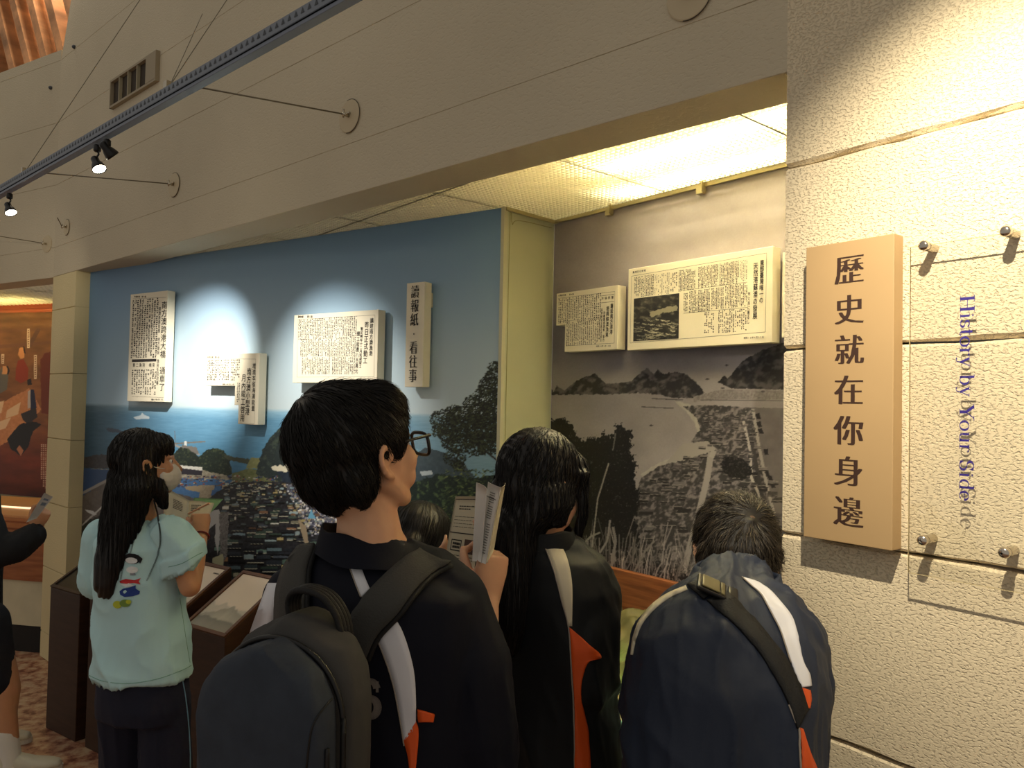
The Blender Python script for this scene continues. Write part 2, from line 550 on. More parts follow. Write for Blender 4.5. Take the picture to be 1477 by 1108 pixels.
tube_light(BW.pt(0.45, H_CEIL + .10, .16), BW.pt(1.55, H_CEIL + .10, .16), 'glowing yellow tube nearest the black and white mural, above the louvres')
tube_light(BW.pt(0.62, H_CEIL + .12, .42), BW.pt(1.75, H_CEIL + .12, .42), 'glowing yellow tube above the louvres over the black and white mural')

# roof timbers seen over the left wall
PLY = mat('roof plywood', (232, 196, 146), .7, var=.2, vscale=6, stretch=(1, 1, 6))
RAFT = mat('rafter timber', (206, 150, 104), .6, var=.45, vscale=3, stretch=(3, 3, 1))
GREEN = mat('green roof board', (64, 98, 70), .7)
rb = LEFT.pt(0, 2.31 * K - .12, -0.20)
rd = V((-.60, .28, 1.0)).normalized(); ru = LEFT.u; rn = rd.cross(ru).normalized()
if rn.y > 0: rn = -rn
rm = Matrix((ru, rd, rn)).transposed().to_4x4(); rm.translation = rb
mb = MB(); mb.box(-2.2, 1.2, -.05, 2.0, -0.02, 0); ce = mb.put('ceiling', PLY, None, rm); ce['kind'] = 'structure'
mb = MB(); mb.box(-2.2, 1.2, -.05, .24, 0.001, 0.012); mb.put('eaves_board', GREEN, ce, rm)
for i in range(18):
    s = -2.05 + i * .19
    mb = MB(); mb.box(s, s + .066, -.02 + (.06 if i % 2 else .0), 1.9, 0.0, .085); mb.put('rafter', RAFT, ce, rm)

# ------------------------------------------------------------------ flat prints (murals): painted arrays -> colour on a fine sheet
class Canvas:
    def __init__(s, x0, y0, x1, y1, k=1.5):
        s.x0, s.y0, s.k = x0, y0, k; s.w = int((x1 - x0) * k); s.h = int((y1 - y0) * k)
        s.X, s.Y = np.meshgrid(x0 + (np.arange(s.w) + .5) / k, y0 + (np.arange(s.h) + .5) / k)
        s.a = np.zeros((s.h, s.w, 3))

    def mask(s, poly, rough=0, seed=0, rf=.25):
        xs = [p[0] for p in poly]; ys = [p[1] for p in poly]
        i0 = max(0, int((min(ys) - s.y0 - rough) * s.k)); i1 = min(s.h, int((max(ys) - s.y0 + rough) * s.k) + 2)
        j0 = max(0, int((min(xs) - s.x0 - rough) * s.k)); j1 = min(s.w, int((max(xs) - s.x0 + rough) * s.k) + 2)
        if i1 <= i0 or j1 <= j0: return None
        X = s.X[i0:i1, j0:j1]; Y = s.Y[i0:i1, j0:j1]
        if rough:
            X = X + (fbm(X, Y, rf, 3, seed) - .5) * 2 * rough; Y = Y + (fbm(X, Y, rf, 3, seed + 9) - .5) * 2 * rough
        m = np.zeros(X.shape, bool); n = len(poly)
        for i in range(n):
            xa, ya = poly[i]; xb, yb = poly[(i + 1) % n]
            if ya == yb: continue
            c = ((ya > Y) != (yb > Y)) & (X < (xb - xa) * (Y - ya) / (yb - ya) + xa)
            m ^= c
        return slice(i0, i1), slice(j0, j1), m

    def poly(s, poly, col, rough=0, seed=0, tex=None, al=1.0, rf=.25):
        r = s.mask(poly, rough, seed, rf)
        if r is None: return
        a, b, m = r
        c = np.broadcast_to(np.array(col, float), m.shape + (3,)).copy()
        if tex is not None:
            X = s.X[a, b]; Y = s.Y[a, b]; c = tex(X, Y, c)
        sub = s.a[a, b]; sub[m] = sub[m] * (1 - al) + c[m] * al

    def line(s, pts, wd, col, al=1.0):
        for (xa, ya), (xb, yb) in zip(pts[:-1], pts[1:]):
            L = math.hypot(xb - xa, yb - ya) or 1; nx, ny = -(yb - ya) / L * wd / 2, (xb - xa) / L * wd / 2
            s.poly([(xa + nx, ya + ny), (xb + nx, yb + ny), (xb - nx, yb - ny), (xa - nx, ya - ny)], col, al=al)

    def sample(s, px, py):
        fx = np.clip((px - s.x0) * s.k - .5, 0, s.w - 1.001); fy = np.clip((py - s.y0) * s.k - .5, 0, s.h - 1.001)
        j = fx.astype(int); i = fy.astype(int); u = (fx - j)[..., None]; v = (fy - i)[..., None]
        a = s.a
        return (a[i, j] * (1 - u) + a[i, j + 1] * u) * (1 - v) + (a[i + 1, j] * (1 - u) + a[i + 1, j + 1] * u) * v


def project_np(P):
    d = P - np.array(CAM); z = d @ np.array(F_)
    return 738.5 + (d @ np.array(R_)) * FPX / z, 554 - (d @ np.array(U_)) * FPX / z


def print_sheet(name, pl, s0, s1, h0, h1, off, ns, nh, canvas, parent, world, rough=.4, mname=None, curve=None, spec=.4):
    """a printed sheet: fine grid carrying the picture as colour"""
    S = np.linspace(s0, s1, ns); Hh = np.linspace(h0, h1, nh)
    A, B = np.meshgrid(S, Hh)
    P = np.array(pl.o)[None, None] + A[..., None] * np.array(pl.u) + np.array([0, 0, H])[None, None] + B[..., None] * np.array([0, 0, 1.0]) + off * np.array(pl.n)
    px, py = project_np(P.reshape(-1, 3))
    col = np.clip(canvas.sample(px, py), 0, 255) / 255
    col = np.where(col <= .04045, col / 12.92, ((col + .055) / 1.055) ** 2.4)
    me = bpy.data.meshes.new(name); nv = ns * nh
    me.vertices.add(nv); loc = np.stack([A.ravel(), B.ravel(), np.full(nv, off)], 1)
    me.vertices.foreach_set('co', loc.astype(np.float32).ravel())
    i, j = np.meshgrid(np.arange(nh - 1), np.arange(ns - 1), indexing='ij'); b = (i * ns + j).ravel()
    q = np.stack([b, b + 1, b + ns + 1, b + ns], 1).astype(np.int32)
    me.loops.add(q.size); me.polygons.add(len(q)); me.loops.foreach_set('vertex_index', q.ravel())
    me.polygons.foreach_set('loop_start', np.arange(0, q.size, 4, dtype=np.int32)); me.update(calc_edges=True); me.validate()
    ca = me.color_attributes.new('print', 'FLOAT_COLOR', 'POINT')
    ca.data.foreach_set('color', np.concatenate([col, np.ones((nv, 1))], 1).astype(np.float32).ravel())
    mt = mat(mname or 'printed sheet', (200, 200, 200), rough, attr='print', spec=spec)
    return put(name, me, mt, parent, world)


def pframe(pl):
    w = pl.rot.to_4x4(); w.translation = pl.o + V((0, 0, H)); return w


def ramp(t, stops):
    t = np.asarray(t); out = np.zeros(t.shape + (3,))
    xs = [s[0] for s in stops]
    for c in range(3): out[..., c] = np.interp(t, xs, [s[1][c] for s in stops])
    return out


rn_ = random.Random(5)


def foliage(dark, light, f=.35, seed=0, thr=.55):
    def t(X, Y, c):
        n = fbm(X, Y, f, 4, seed); m = np.clip((n - thr) * 6, 0, 1)[..., None]
        return np.array(dark) * (1 - m) + np.array(light) * m + (fbm(X, Y, 1.1, 2, seed + 5)[..., None] - .5) * 22
    return t


def grain(amp, f=.5, seed=0):
    return lambda X, Y, c: c + (fbm(X, Y, f, 4, seed)[..., None] - .5) * 2 * amp


# ---- colour harbour mural
C1 = Canvas(100, 285, 740, 945, 1.6)
hz = lambda X: 584 + (X - 130) * 0.030
t = (C1.Y - 290) / (hz(C1.X) - 290)
sky = ramp(t, [(0, (112, 150, 188)), (.35, (136, 168, 196)), (.7, (176, 198, 210)), (1, (198, 214, 220))])
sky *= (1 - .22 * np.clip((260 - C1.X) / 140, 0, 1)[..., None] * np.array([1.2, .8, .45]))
ts = (C1.Y - hz(C1.X)) / 120
sea = ramp(ts, [(0, (150, 190, 212)), (.12, (104, 154, 186)), (.6, (84, 138, 172)), (1, (50, 96, 138)), (2, (34, 60, 92))])
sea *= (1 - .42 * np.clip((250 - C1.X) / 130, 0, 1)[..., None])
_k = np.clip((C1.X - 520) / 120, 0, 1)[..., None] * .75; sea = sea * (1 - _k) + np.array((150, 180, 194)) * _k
sea += (fbm(C1.X * .3, C1.Y * 3, .3, 4, 3)[..., None] - .5) * 20
bl = np.clip((C1.Y - hz(C1.X)) / 5 + .5, 0, 1)[..., None]
C1.a = sky * (1 - bl) + sea * bl
P_ = C1.poly
# boat, reef, breakwaters, port buildings
P_([(192, 602), (203, 599), (205, 595), (209, 599), (215, 601), (216, 604), (196, 605)], (196, 208, 214))
P_([(152, 617), (168, 619), (182, 623), (178, 626), (154, 621)], (62, 74, 90), 2, 3)
C1.line([(240, 641), (296, 637)], 2.2, (120, 120, 116)); C1.line([(253, 639), (252, 622)], 1.0, (110, 110, 116)); C1.line([(246, 640), (262, 646), (288, 656)], 3, (150, 152, 150))
P_([(266, 636), (269, 636), (270, 654), (265, 654)], (222, 224, 220)); P_([(262, 641), (284, 645), (287, 655), (262, 653)], (120, 116, 110), 2, 2)
P_([(244, 690), (248, 660), (255, 648), (262, 645), (276, 650), (288, 660), (292, 686), (270, 695)], (42, 52, 44), 2, 4, foliage((34, 44, 38), (66, 76, 54), .4, 2))
P_([(284, 688), (286, 662), (296, 650), (306, 646), (322, 650), (332, 664), (335, 684), (320, 692)], (42, 52, 44), 2, 6, foliage((34, 46, 38), (70, 80, 56), .4, 5))
P_([(322, 655), (345, 661), (372, 664), (372, 672), (350, 668), (326, 662)], (70, 76, 60), 1.5, 3)
P_([(334, 683), (360, 676), (398, 681), (404, 694), (370, 698), (334, 696)], (106, 112, 70), 1.5, 3, grain(24, .3, 4))
P_([(362, 660), (378, 662), (372, 676), (354, 676)], (132, 134, 88), 1.5, 3, grain(18, .3, 4))
# big headland behind, its white roofed hall, valley and the right hill
P_([(369, 684), (378, 650), (392, 628), (408, 614), (430, 602), (470, 600), (520, 610), (560, 640), (600, 700), (600, 730), (420, 720), (404, 696)], (50, 60, 58), 2, 8, foliage((42, 52, 52), (64, 76, 66), .25, 8))
P_([(391, 674), (397, 671), (400, 673), (404, 670), (409, 673), (415, 668), (421, 673), (427, 670), (440, 676), (450, 690), (430, 688), (393, 678)], (226, 218, 192))
P_([(400, 680), (450, 682), (480, 720), (440, 735), (410, 700)], (38, 48, 62), 3, 5, grain(12, .3, 3))
P_([(590, 690), (600, 656), (612, 646), (628, 649), (648, 656), (668, 670), (690, 694), (640, 704), (590, 720)], (70, 84, 92), 1.5, 4, grain(12, .3, 3))
P_([(606, 680), (622, 679), (624, 684), (608, 687)], (186, 196, 200), 1, 2)
P_([(560, 760), (590, 700), (630, 684), (680, 690), (740, 680), (740, 945), (560, 945)], (46, 60, 50), 4, 5, foliage((34, 46, 42), (84, 102, 66), .22, 11, .54))
P_([(600, 790), (640, 740), (740, 720), (740, 945), (600, 945)], (38, 50, 42), 6, 6, foliage((28, 36, 32), (74, 90, 54), .16, 14, .6))
# left harbour
P_([(118, 662), (130, 658), (146, 655), (164, 658), (164, 676), (140, 676), (118, 674)], (58, 56, 60), 1.5, 2, grain(16, .6, 2))
C1.line([(118, 677), (170, 678)], 2, (150, 146, 132))
P_([(118, 676), (164, 678), (164, 690), (118, 718)], (40, 70, 110))
P_([(100, 728), (164, 686), (330, 696), (330, 760), (260, 945), (100, 945)], (96, 88, 82), 2, 2, grain(16, .25, 5))
P_([(100, 760), (150, 742), (200, 760), (230, 945), (100, 945)], (40, 44, 38), 3, 2, grain(14, .25, 5))
C1.line([(118, 712), (160, 690)], 4, (146, 142, 136)); C1.line([(118, 758), (162, 718)], 2.4, (172, 170, 164))
P_([(122, 735), (134, 737), (140, 742), (136, 744), (126, 739)], (200, 202, 200)); C1.line([(138, 740), (156, 722)], 2, (196, 196, 190))
P_([(238, 690), (300, 686), (330, 700), (326, 722), (286, 720), (240, 708)], (70, 112, 158), 1.5, 2, grain(10, .5, 3))
P_([(246, 676), (262, 671), (300, 680), (334, 688), (332, 692), (262, 690), (250, 686)], (160, 152, 132), 2, 5, grain(40, .8, 6))
P_([(257, 671), (292, 674), (292, 679), (257, 675)], (226, 224, 212)); P_([(257, 675), (292, 679), (291, 686), (258, 684)], (46, 44, 52))
for _ in range(240):
    x = rn_.uniform(250, 400); y = rn_.uniform(686, 702)
    c = rn_.choice([(180, 176, 160), (60, 66, 90), (30, 34, 46), (110, 100, 90), (70, 90, 130), (150, 80, 60)]); w_ = rn_.uniform(1, 5)
    P_([(x, y), (x + w_, y - .5), (x + w_, y + 1.3), (x, y + 1.6)], c)
P_([(266, 702), (290, 700), (300, 705), (296, 712), (268, 706)], (168, 150, 120), 1, 3); P_([(290, 700), (310, 700), (304, 722), (286, 722)], (160, 146, 122), 1, 3, grain(24, .8, 3))
P_([(306, 707), (328, 709), (326, 717), (304, 715)], (60, 100, 150)); P_([(320, 700), (334, 700), (330, 724), (322, 724)], (178, 164, 130), 1, 4)
# town: shadowed streets, then row after row of pale roofs
P_([(296, 722), (334, 696), (404, 694), (440, 700), (470, 730), (520, 800), (600, 945), (200, 945), (260, 860), (296, 760)], (42, 42, 46), 2, 3, grain(22, .4, 2))
P_([(412, 700), (450, 692), (520, 700), (560, 760), (530, 790), (470, 780), (436, 750)], (96, 98, 108), 3, 3, grain(60, .5, 8))
roofs = [(196, 190, 160), (150, 168, 170), (92, 110, 116), (70, 76, 84), (176, 160, 110), (210, 208, 196), (54, 60, 66), (104, 128, 116), (160, 120, 90), (60, 76, 66), (128, 150, 160), (46, 48, 54), (40, 44, 50)]
y = 698.0
while y < 945:
    g = (y - 690) / 150; hgt = 2.2 + 7 * g; x = 326 - 30 * g + rn_.uniform(0, 4)
    xe = 420 + 120 * g
    while x < xe:
        wd = (3 + 17 * g) * rn_.uniform(.3, 1.6)
        if rn_.random() < .8:
            c = rn_.choice(roofs); k = rn_.uniform(.55, 1.15); c = tuple(v * k for v in c); sk = rn_.uniform(-.6, .6); yy = y + rn_.uniform(-.45, .45) * hgt
            hh = hgt * rn_.uniform(.3, .8)
            P_([(x, yy), (x + wd * .5, yy - hh * .16), (x + wd, yy + sk), (x + wd, yy + hh), (x, yy + hh)], c, tex=grain(16, 1, int(x)))
            P_([(x, yy + hh), (x + wd, yy + hh), (x + wd, yy + hgt * .95), (x, yy + hgt * .95)], tuple(v * .30 for v in c))
            if rn_.random() < .5: P_([(x, yy + hh), (x + wd, yy + hh), (x + wd, yy + hh + .8), (x, yy + hh + .8)], (200, 194, 170))
        x += wd + rn_.uniform(.5, 3 + 4 * g)
    y += hgt * .86
for _ in range(1500):
    a_ = rn_.random(); x = 415 + a_ * 120 + rn_.uniform(-14, 20); y = 698 + rn_.random() * 74
    if x > 440 + (y - 698) * 1.6 + 60 or x < 408 + (y - 698) * .55: continue
    c = rn_.choice([(205, 205, 210), (150, 150, 165), (60, 60, 80), (220, 215, 200), (90, 90, 110), (176, 160, 140)]); w_ = rn_.uniform(1, 3.4)
    P_([(x, y), (x + w_, y - .4), (x + w_, y + w_ * .8), (x, y + w_ * .8)], c)
P_([(446, 742), (449, 734), (452, 742), (456, 748), (444, 748)], (110, 170, 200))
P_([(300, 738), (316, 735), (320, 752), (314, 800), (310, 780), (311, 756), (300, 764), (298, 760)], (190, 188, 184), .6, 2)
P_([(316, 742), (330, 738), (328, 800), (318, 820)], (120, 116, 112), 1, 2, grain(50, .9, 3)); P_([(306, 806), (322, 798), (322, 818), (306, 812)], (190, 186, 150), 1, 2)
P_([(430, 748), (442, 760), (446, 790), (438, 782)], (160, 142, 116), 1, 2)
# overhanging tree on the right: leaf clusters and twigs
C1.line([(722, 668), (704, 654), (684, 640)], 2.6, (52, 44, 40)); C1.line([(704, 654), (692, 650), (676, 660)], 1.4, (56, 48, 44)); C1.line([(722, 640), (712, 600), (716, 560)], 3, (40, 36, 34))
clusters = [(640, 606, 20), (655, 596, 14), (668, 604, 22), (652, 622, 22), (634, 622, 12), (675, 622, 26), (694, 600, 24), (700, 575, 20), (706, 556, 16), (714, 530, 11), (712, 545, 14),
            (700, 620, 28), (712, 600, 26), (690, 640, 22), (708, 640, 20), (664, 640, 18), (656, 660, 16), (662, 672, 10), (680, 580, 12), (716, 572, 16), (720, 620, 20), (646, 640, 10)]
for cx, cy, r in clusters:
    for _ in range(int(r * r * .95)):
        a_ = rn_.uniform(0, 2 * PI); q = r * math.sqrt(rn_.random()) * 1.02; x = cx + q * math.cos(a_); y = cy + q * math.sin(a_) * .8
        w_ = rn_.uniform(1.2, 3.0); an = rn_.uniform(0, PI); dx, dy = math.cos(an) * w_, math.sin(an) * w_ * .8
        k = rn_.random() ** 2; c = (26 + 56 * k, 30 + 58 * k, 24 + 34 * k)
        P_([(x - dx, y - dy), (x + dy * .45, y - dx * .45), (x + dx, y + dy), (x - dy * .45, y + dx * .45)], c)
for _ in range(500):
    x = rn_.uniform(640, 722); y = rn_.uniform(676, 760); w_ = rn_.uniform(1.4, 4); an = rn_.uniform(-.8, .8)
    k = rn_.random() ** 3; c = (44 + 100 * k, 58 + 96 * k, 40 + 50 * k); dx, dy = math.cos(an) * w_, math.sin(an) * w_
    P_([(x - dx, y - dy), (x + dy * .3, y - dx * .3), (x + dx, y + dy), (x - dy * .3, y + dx * .3)], c)

# ---- black and white mural
C2 = Canvas(780, 225, 1180, 960, 1.6)
t = (C2.Y - 235) / 330
C2.a = ramp(t, [(0, (168, 160, 158)), (.6, (150, 142, 144)), (.8, (118, 113, 122)), (.95, (150, 144, 144)), (1.02, (146, 140, 142)), (1.3, (160, 153, 154)), (2, (140, 134, 136))])
C2.a += (fbm(C2.X, C2.Y, .03, 4, 2)[..., None] - .5) * 22 + (fbm(C2.X, C2.Y, .9, 2, 2)[..., None] - .5) * 10
Q_ = C2.poly


def rock(d, l, f=.12, s=0):
    def t(X, Y, c):
        n = fbm(X + Y * .6, Y - X * .3, f, 5, s); m = np.clip((n - .42) * 4, 0, 1)[..., None]
        return np.array((d, d * .95, d * .97)) * (1 - m) + np.array((l, l * .95, l * .96)) * m
    return t


Q_([(786, 548), (793, 556), (798, 566), (803, 556), (809, 560), (815, 563), (830, 550), (845, 543), (851, 542), (858, 538), (866, 546), (874, 553), (890, 553), (911, 550), (921, 540), (933, 531), (942, 539), (949, 533),
    (957, 540), (974, 536), (990, 540), (1002, 550), (1012, 560), (1016, 567), (1006, 575), (972, 574), (950, 569), (925, 567), (881, 569), (840, 569), (786, 570)], (60, 56, 58), 1.5, 3, rock(42, 96, .14, 3), rf=.4)
Q_([(1036, 551), (1044, 542), (1050, 546), (1058, 537), (1066, 526), (1078, 517), (1100, 505), (1126, 496), (1180, 480), (1180, 560), (1126, 562), (1080, 561), (1053, 560)], (54, 50, 52), 1.5, 5, rock(34, 84, .12, 7), rf=.4)
Q_([(1000, 572), (1040, 562), (1130, 564), (1180, 562), (1180, 577), (1060, 576), (1000, 580)], (128, 122, 122), 1, 3, grain(30, .5, 3))
C2.line([(940, 575), (985, 577)], 1.4, (80, 76, 78)); C2.line([(925, 587), (972, 589)], 1.4, (84, 80, 82)); C2.line([(1010, 577), (1130, 578)], 1.2, (90, 86, 88))
for x, y in ((1048, 527), (1020, 547), (1042, 560), (939, 614), (1100, 565)): Q_([(x - 3, y), (x, y - 1.6), (x + 4, y), (x, y + 1.2)], (70, 66, 68))
# beach and the spit with the village
Q_([(972, 578), (992, 596), (1003, 612), (1006, 626), (998, 640), (975, 658), (950, 668), (924, 684), (928, 690), (1010, 660), (1060, 640), (1040, 600), (1000, 586)], (172, 166, 160), 1.5, 4, grain(12, .2, 3))
Q_([(985, 586), (1016, 584), (1084, 588), (1090, 620), (1098, 660), (1112, 720), (1126, 790), (1170, 960), (860, 960), (905, 760), (924, 690), (950, 672), (985, 664), (1022, 652), (996, 636), (1010, 620), (1004, 602)],
   (92, 87, 88), 2, 6, rock(58, 128, .22, 9))
Q_([(985, 640), (1020, 636), (1035, 648), (985, 664), (960, 668)], (158, 152, 148), 1, 3)
Q_([(1084, 588), (1180, 590), (1180, 960), (1160, 960), (1106, 720)], (112, 106, 108), 1.5, 3, grain(12, .1, 3))
C2.line([(1072, 606), (1082, 650), (1084, 690), (1098, 720)], 4, (168, 162, 158)); C2.line([(1086, 590), (1094, 640), (1106, 700), (1126, 780)], 4.5, (164, 158, 156))
C2.line([(1080, 614), (1090, 668), (1100, 720)], 6, (66, 62, 64))
for x, y in ((1092, 600), (1096, 622), (1104, 652), (1094, 612), (1110, 690), (1114, 700), (1106, 684)): Q_([(x - 3, y - 3), (x + 3, y - 4), (x + 5, y + 4), (x - 1, y + 4)], (36, 34, 36), 1, int(x))
y = 592.0
while y < 950:
    g = max(0, (y - 590) / 240); hgt = 3 + 11 * g; x = 1010 - 90 * min(1, max(0, (y - 640) / 60)) + rn_.uniform(0, 6)
    xe = 1082 + 60 * g; rx = 1024 - (y - 660) * .22
    while x < xe:
        wd = (5 + 17 * g) * rn_.uniform(.6, 1.3)
        if rn_.random() < .55 and not (y > 660 and rx - 9 - wd < x < rx + 9):
            k = rn_.choice((40, 62, 84, 108, 70, 52)); yy = y + rn_.uniform(-.5, .5) * hgt; hh = hgt * rn_.uniform(.35, .8); sk = wd * rn_.uniform(-.1, .4)
            Q_([(x + sk, yy), (x + wd + sk, yy + 1), (x + wd, yy + hh), (x, yy + hh)], (k, k * .95, k * .97), tex=grain(14, 1, int(x)))
            Q_([(x, yy + hh), (x + wd, yy + hh), (x + wd, yy + hgt * .85), (x, yy + hgt * .85)], (40, 37, 38))
            C2.line([(x, yy + hh), (x + wd, yy + hh)], rn_.uniform(.4, 1.2), (166, 160, 156), .7)
            if g > .2 and rn_.random() < .4: C2.line([(x + sk, yy), (x + wd + sk, yy + 1)], 1.2, (160, 154, 150), .7)
        x += wd + rn_.uniform(1, 5)
    y += hgt * .95
C2.line([(1026, 652), (1020, 690), (1008, 740), (992, 800), (980, 850)], 9, (150, 144, 142)); C2.line([(1030, 650), (1026, 660)], 8, (160, 154, 150))
Q_([(1040, 668), (1046, 660), (1058, 658), (1070, 662), (1084, 674), (1086, 684), (1072, 692), (1052, 688), (1042, 680)], (30, 28, 30), 3, 6, foliage((24, 23, 24), (66, 62, 62), .5, 2), rf=.4)
# bush and pale grass stems in the foreground
Q_([(784, 600), (796, 606), (812, 604), (826, 612), (833, 628), (842, 636), (852, 630), (860, 636), (872, 622), (880, 632), (893, 610), (902, 620), (912, 622), (910, 650), (918, 672), (914, 690), (924, 716), (916, 750), (922, 780), (912, 810), (918, 850), (930, 960), (784, 960)],
   (22, 20, 22), 7, 5, foliage((17, 16, 18), (84, 80, 82), .45, 12, .66), rf=.3)
Q_([(784, 780), (900, 790), (1000, 830), (1100, 880), (1100, 960), (784, 960)], (40, 38, 40), 9, 5, foliage((28, 26, 28), (120, 114, 114), .4, 22, .58), rf=.3)
for _ in range(150):
    x = rn_.uniform(840, 1010); y = rn_.uniform(800, 860) ; l_ = rn_.uniform(20, 66) * (1 if x < 960 else .7); b_ = rn_.uniform(-14, 18)
    k = rn_.uniform(90, 190)
    C2.line([(x, y), (x + b_ * .3, y - l_ * .5), (x + b_, y - l_)], rn_.uniform(.8, 2.2), (k, k * .95, k * .95), .85)
C2.line([(854, 790), (862, 720), (878, 668)], 2.2, (150, 144, 142)); C2.line([(884, 650), (888, 625)], 2, (110, 106, 106))
C2.line([(842, 784), (852, 774), (866, 768)], 2.4, (150, 146, 142)); C2.line([(882, 820), (888, 780), (884, 760)], 4, (140, 134, 134)); C2.line([(860, 806), (876, 780), (880, 750)], 3, (150, 144, 144)); C2.line([(912, 830), (930, 796), (944, 780)], 3, (130, 126, 124))

# ---- brown painted mural of the next bay
C3 = Canvas(-80, 430, 85, 725, 2)
n = fbm(C3.X * .35, C3.Y, .10, 5, 4)
C3.a = .8 * ramp((C3.Y - 440) / 280, [(0, (158, 106, 66)), (.35, (168, 112, 68)), (.6, (176, 112, 70)), (.8, (138, 60, 34)), (1, (96, 34, 22))]) * (0.72 + .5 * n[..., None])
W_ = C3.poly
W_([(-80, 428), (85, 430), (85, 450), (-80, 452)], (186, 92, 58))
C3.line([(42, 500), (56, 474)], 6, (96, 66, 54), .8); C3.line([(0, 500), (76, 494)], 5, (110, 72, 56), .6); C3.line([(-40, 480), (76, 474)], 4, (120, 80, 60), .5)
W_([(-80, 590), (0, 582), (42, 560), (60, 590), (30, 625), (-10, 650), (-80, 660)], (196, 132, 90), 1.5, 3, grain(16, .3, 3))
for q in [[(-30, 588), (6, 578), (2, 596), (-34, 606)], [(10, 592), (30, 580), (26, 598), (8, 604)], [(-20, 604), (0, 598), (-6, 614), (-28, 620)], [(0, 608), (16, 602), (8, 618), (-6, 622)]]: W_(q, (222, 190, 158))
W_([(26, 520), (34, 518), (41, 532), (40, 548), (30, 553), (22, 548), (23, 532)], (150, 60, 34)); W_([(28, 502), (35, 501), (35, 516), (30, 518), (26, 512)], (206, 140, 92)); C3.line([(34, 500), (36, 510)], 2, (40, 30, 30))
W_([(2, 530), (10, 528), (12, 545), (10, 562), (0, 568), (-8, 556)], (104, 100, 96)); W_([(4, 528), (10, 528), (11, 540), (3, 540)], (210, 150, 104)); C3.line([(10, 528), (13, 534), (11, 540)], 2.4, (34, 28, 30))
W_([(39, 548), (45, 546), (46, 555), (40, 556)], (40, 34, 36)); W_([(43, 562), (49, 562), (53, 588), (44, 592)], (38, 40, 70)); W_([(40, 565), (44, 562), (44, 588), (40, 590)], (190, 180, 180)); W_([(30, 597), (52, 588), (54, 602), (40, 612), (33, 606)], (52, 46, 48))
W_([(58, 520), (64, 510), (76, 506), (76, 600), (60, 596)], (110, 50, 32), 1, 2)
W_([(10, 634), (28, 612), (48, 608), (60, 612), (48, 622), (40, 646), (30, 658), (16, 648)], (34, 30, 30), 1, 3); W_([(24, 648), (28, 642), (34, 650), (30, 658)], (180, 120, 90))
W_([(-60, 560), (-30, 552), (-26, 600), (-56, 640), (-70, 610)], (60, 50, 52), 1, 3)
for x, y0, y1 in ((41, 474, 502), (51, 512, 547), (4, 511, 525), (-34, 500, 530)):
    W_([(x - 2, y0), (x + 2, y0), (x + 2, y1), (x - 2, y1)], (226, 200, 176))
    yy = y0 + 2
    while yy < y1 - 2: W_([(x - 1, yy), (x + 1, yy), (x + 1, yy + 1.6), (x - 1, yy + 1.6)], (120, 70, 50)); yy += 3.2
for x, y0, y1 in ((66, 641, 705), (63, 641, 702), (60, 641, 692)):
    yy = y0
    while yy < y1: W_([(x - 1, yy), (x + 1, yy), (x + 1, yy + 1.5), (x - 1, yy + 1.5)], (206, 170, 150)); yy += 2.7

# ---- the mural walls themselves (boards) and the prints on them
BOARD = mat('board edge', (120, 118, 112), .7)


def mural(name, pl, s0, s1, h0, h1, ns, nh, canvas, label, thick=.03):
    r = empty(name, pl.pt((s0 + s1) / 2, h0), label, 'mural')
    mb = MB(); mb.box(s0, s1, h0, h1, -thick, -0.001); mb.put('board', BOARD, r, pframe(pl))
    print_sheet('printed_sheet', pl, s0, s1, h0, h1, 0, ns, nh, canvas, r, pframe(pl))
    return r


S1 = MUR.hit(722, 500)[0]
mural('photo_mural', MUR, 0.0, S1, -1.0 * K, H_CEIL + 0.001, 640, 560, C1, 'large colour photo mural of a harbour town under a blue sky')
mural('photo_mural', BW, 0.0, 1.45, -.76 * K, H_CEIL - 0.001, 460, 620, C2, 'black and white photo mural of a bay, village and foreground bushes')
mural('painted_mural', LMUR, -1.6, .25, LMUR.hit(40, 716)[1], LMUR.hit(40, 438)[1], 240, 330, C3, 'brown painted mural of robed figures around a table, far left beyond the cream pillar')
for pl, s0, s1, h1 in ((MUR, 0, S1, -1.0 * K), (BW, 0, 1.45, -.76 * K)):
    mb = MB(); mb.box(s0, s1, -H, h1 - .001, -.03, -.002); tag(mb.put('wall_niche', mat('dark niche wall', (58, 46, 36), .8), None, pframe(pl)), kind='structure')

# ------------------------------------------------------------------ newspaper boards
CREAM = mat('cream board', (236, 226, 200), .45); SIDEC = mat('cream board edge', (206, 196, 172), .5); INK = mat('black ink', (22, 19, 20), .7); PRINT_GREY = mat('soft ink', (52, 47, 44), .7)


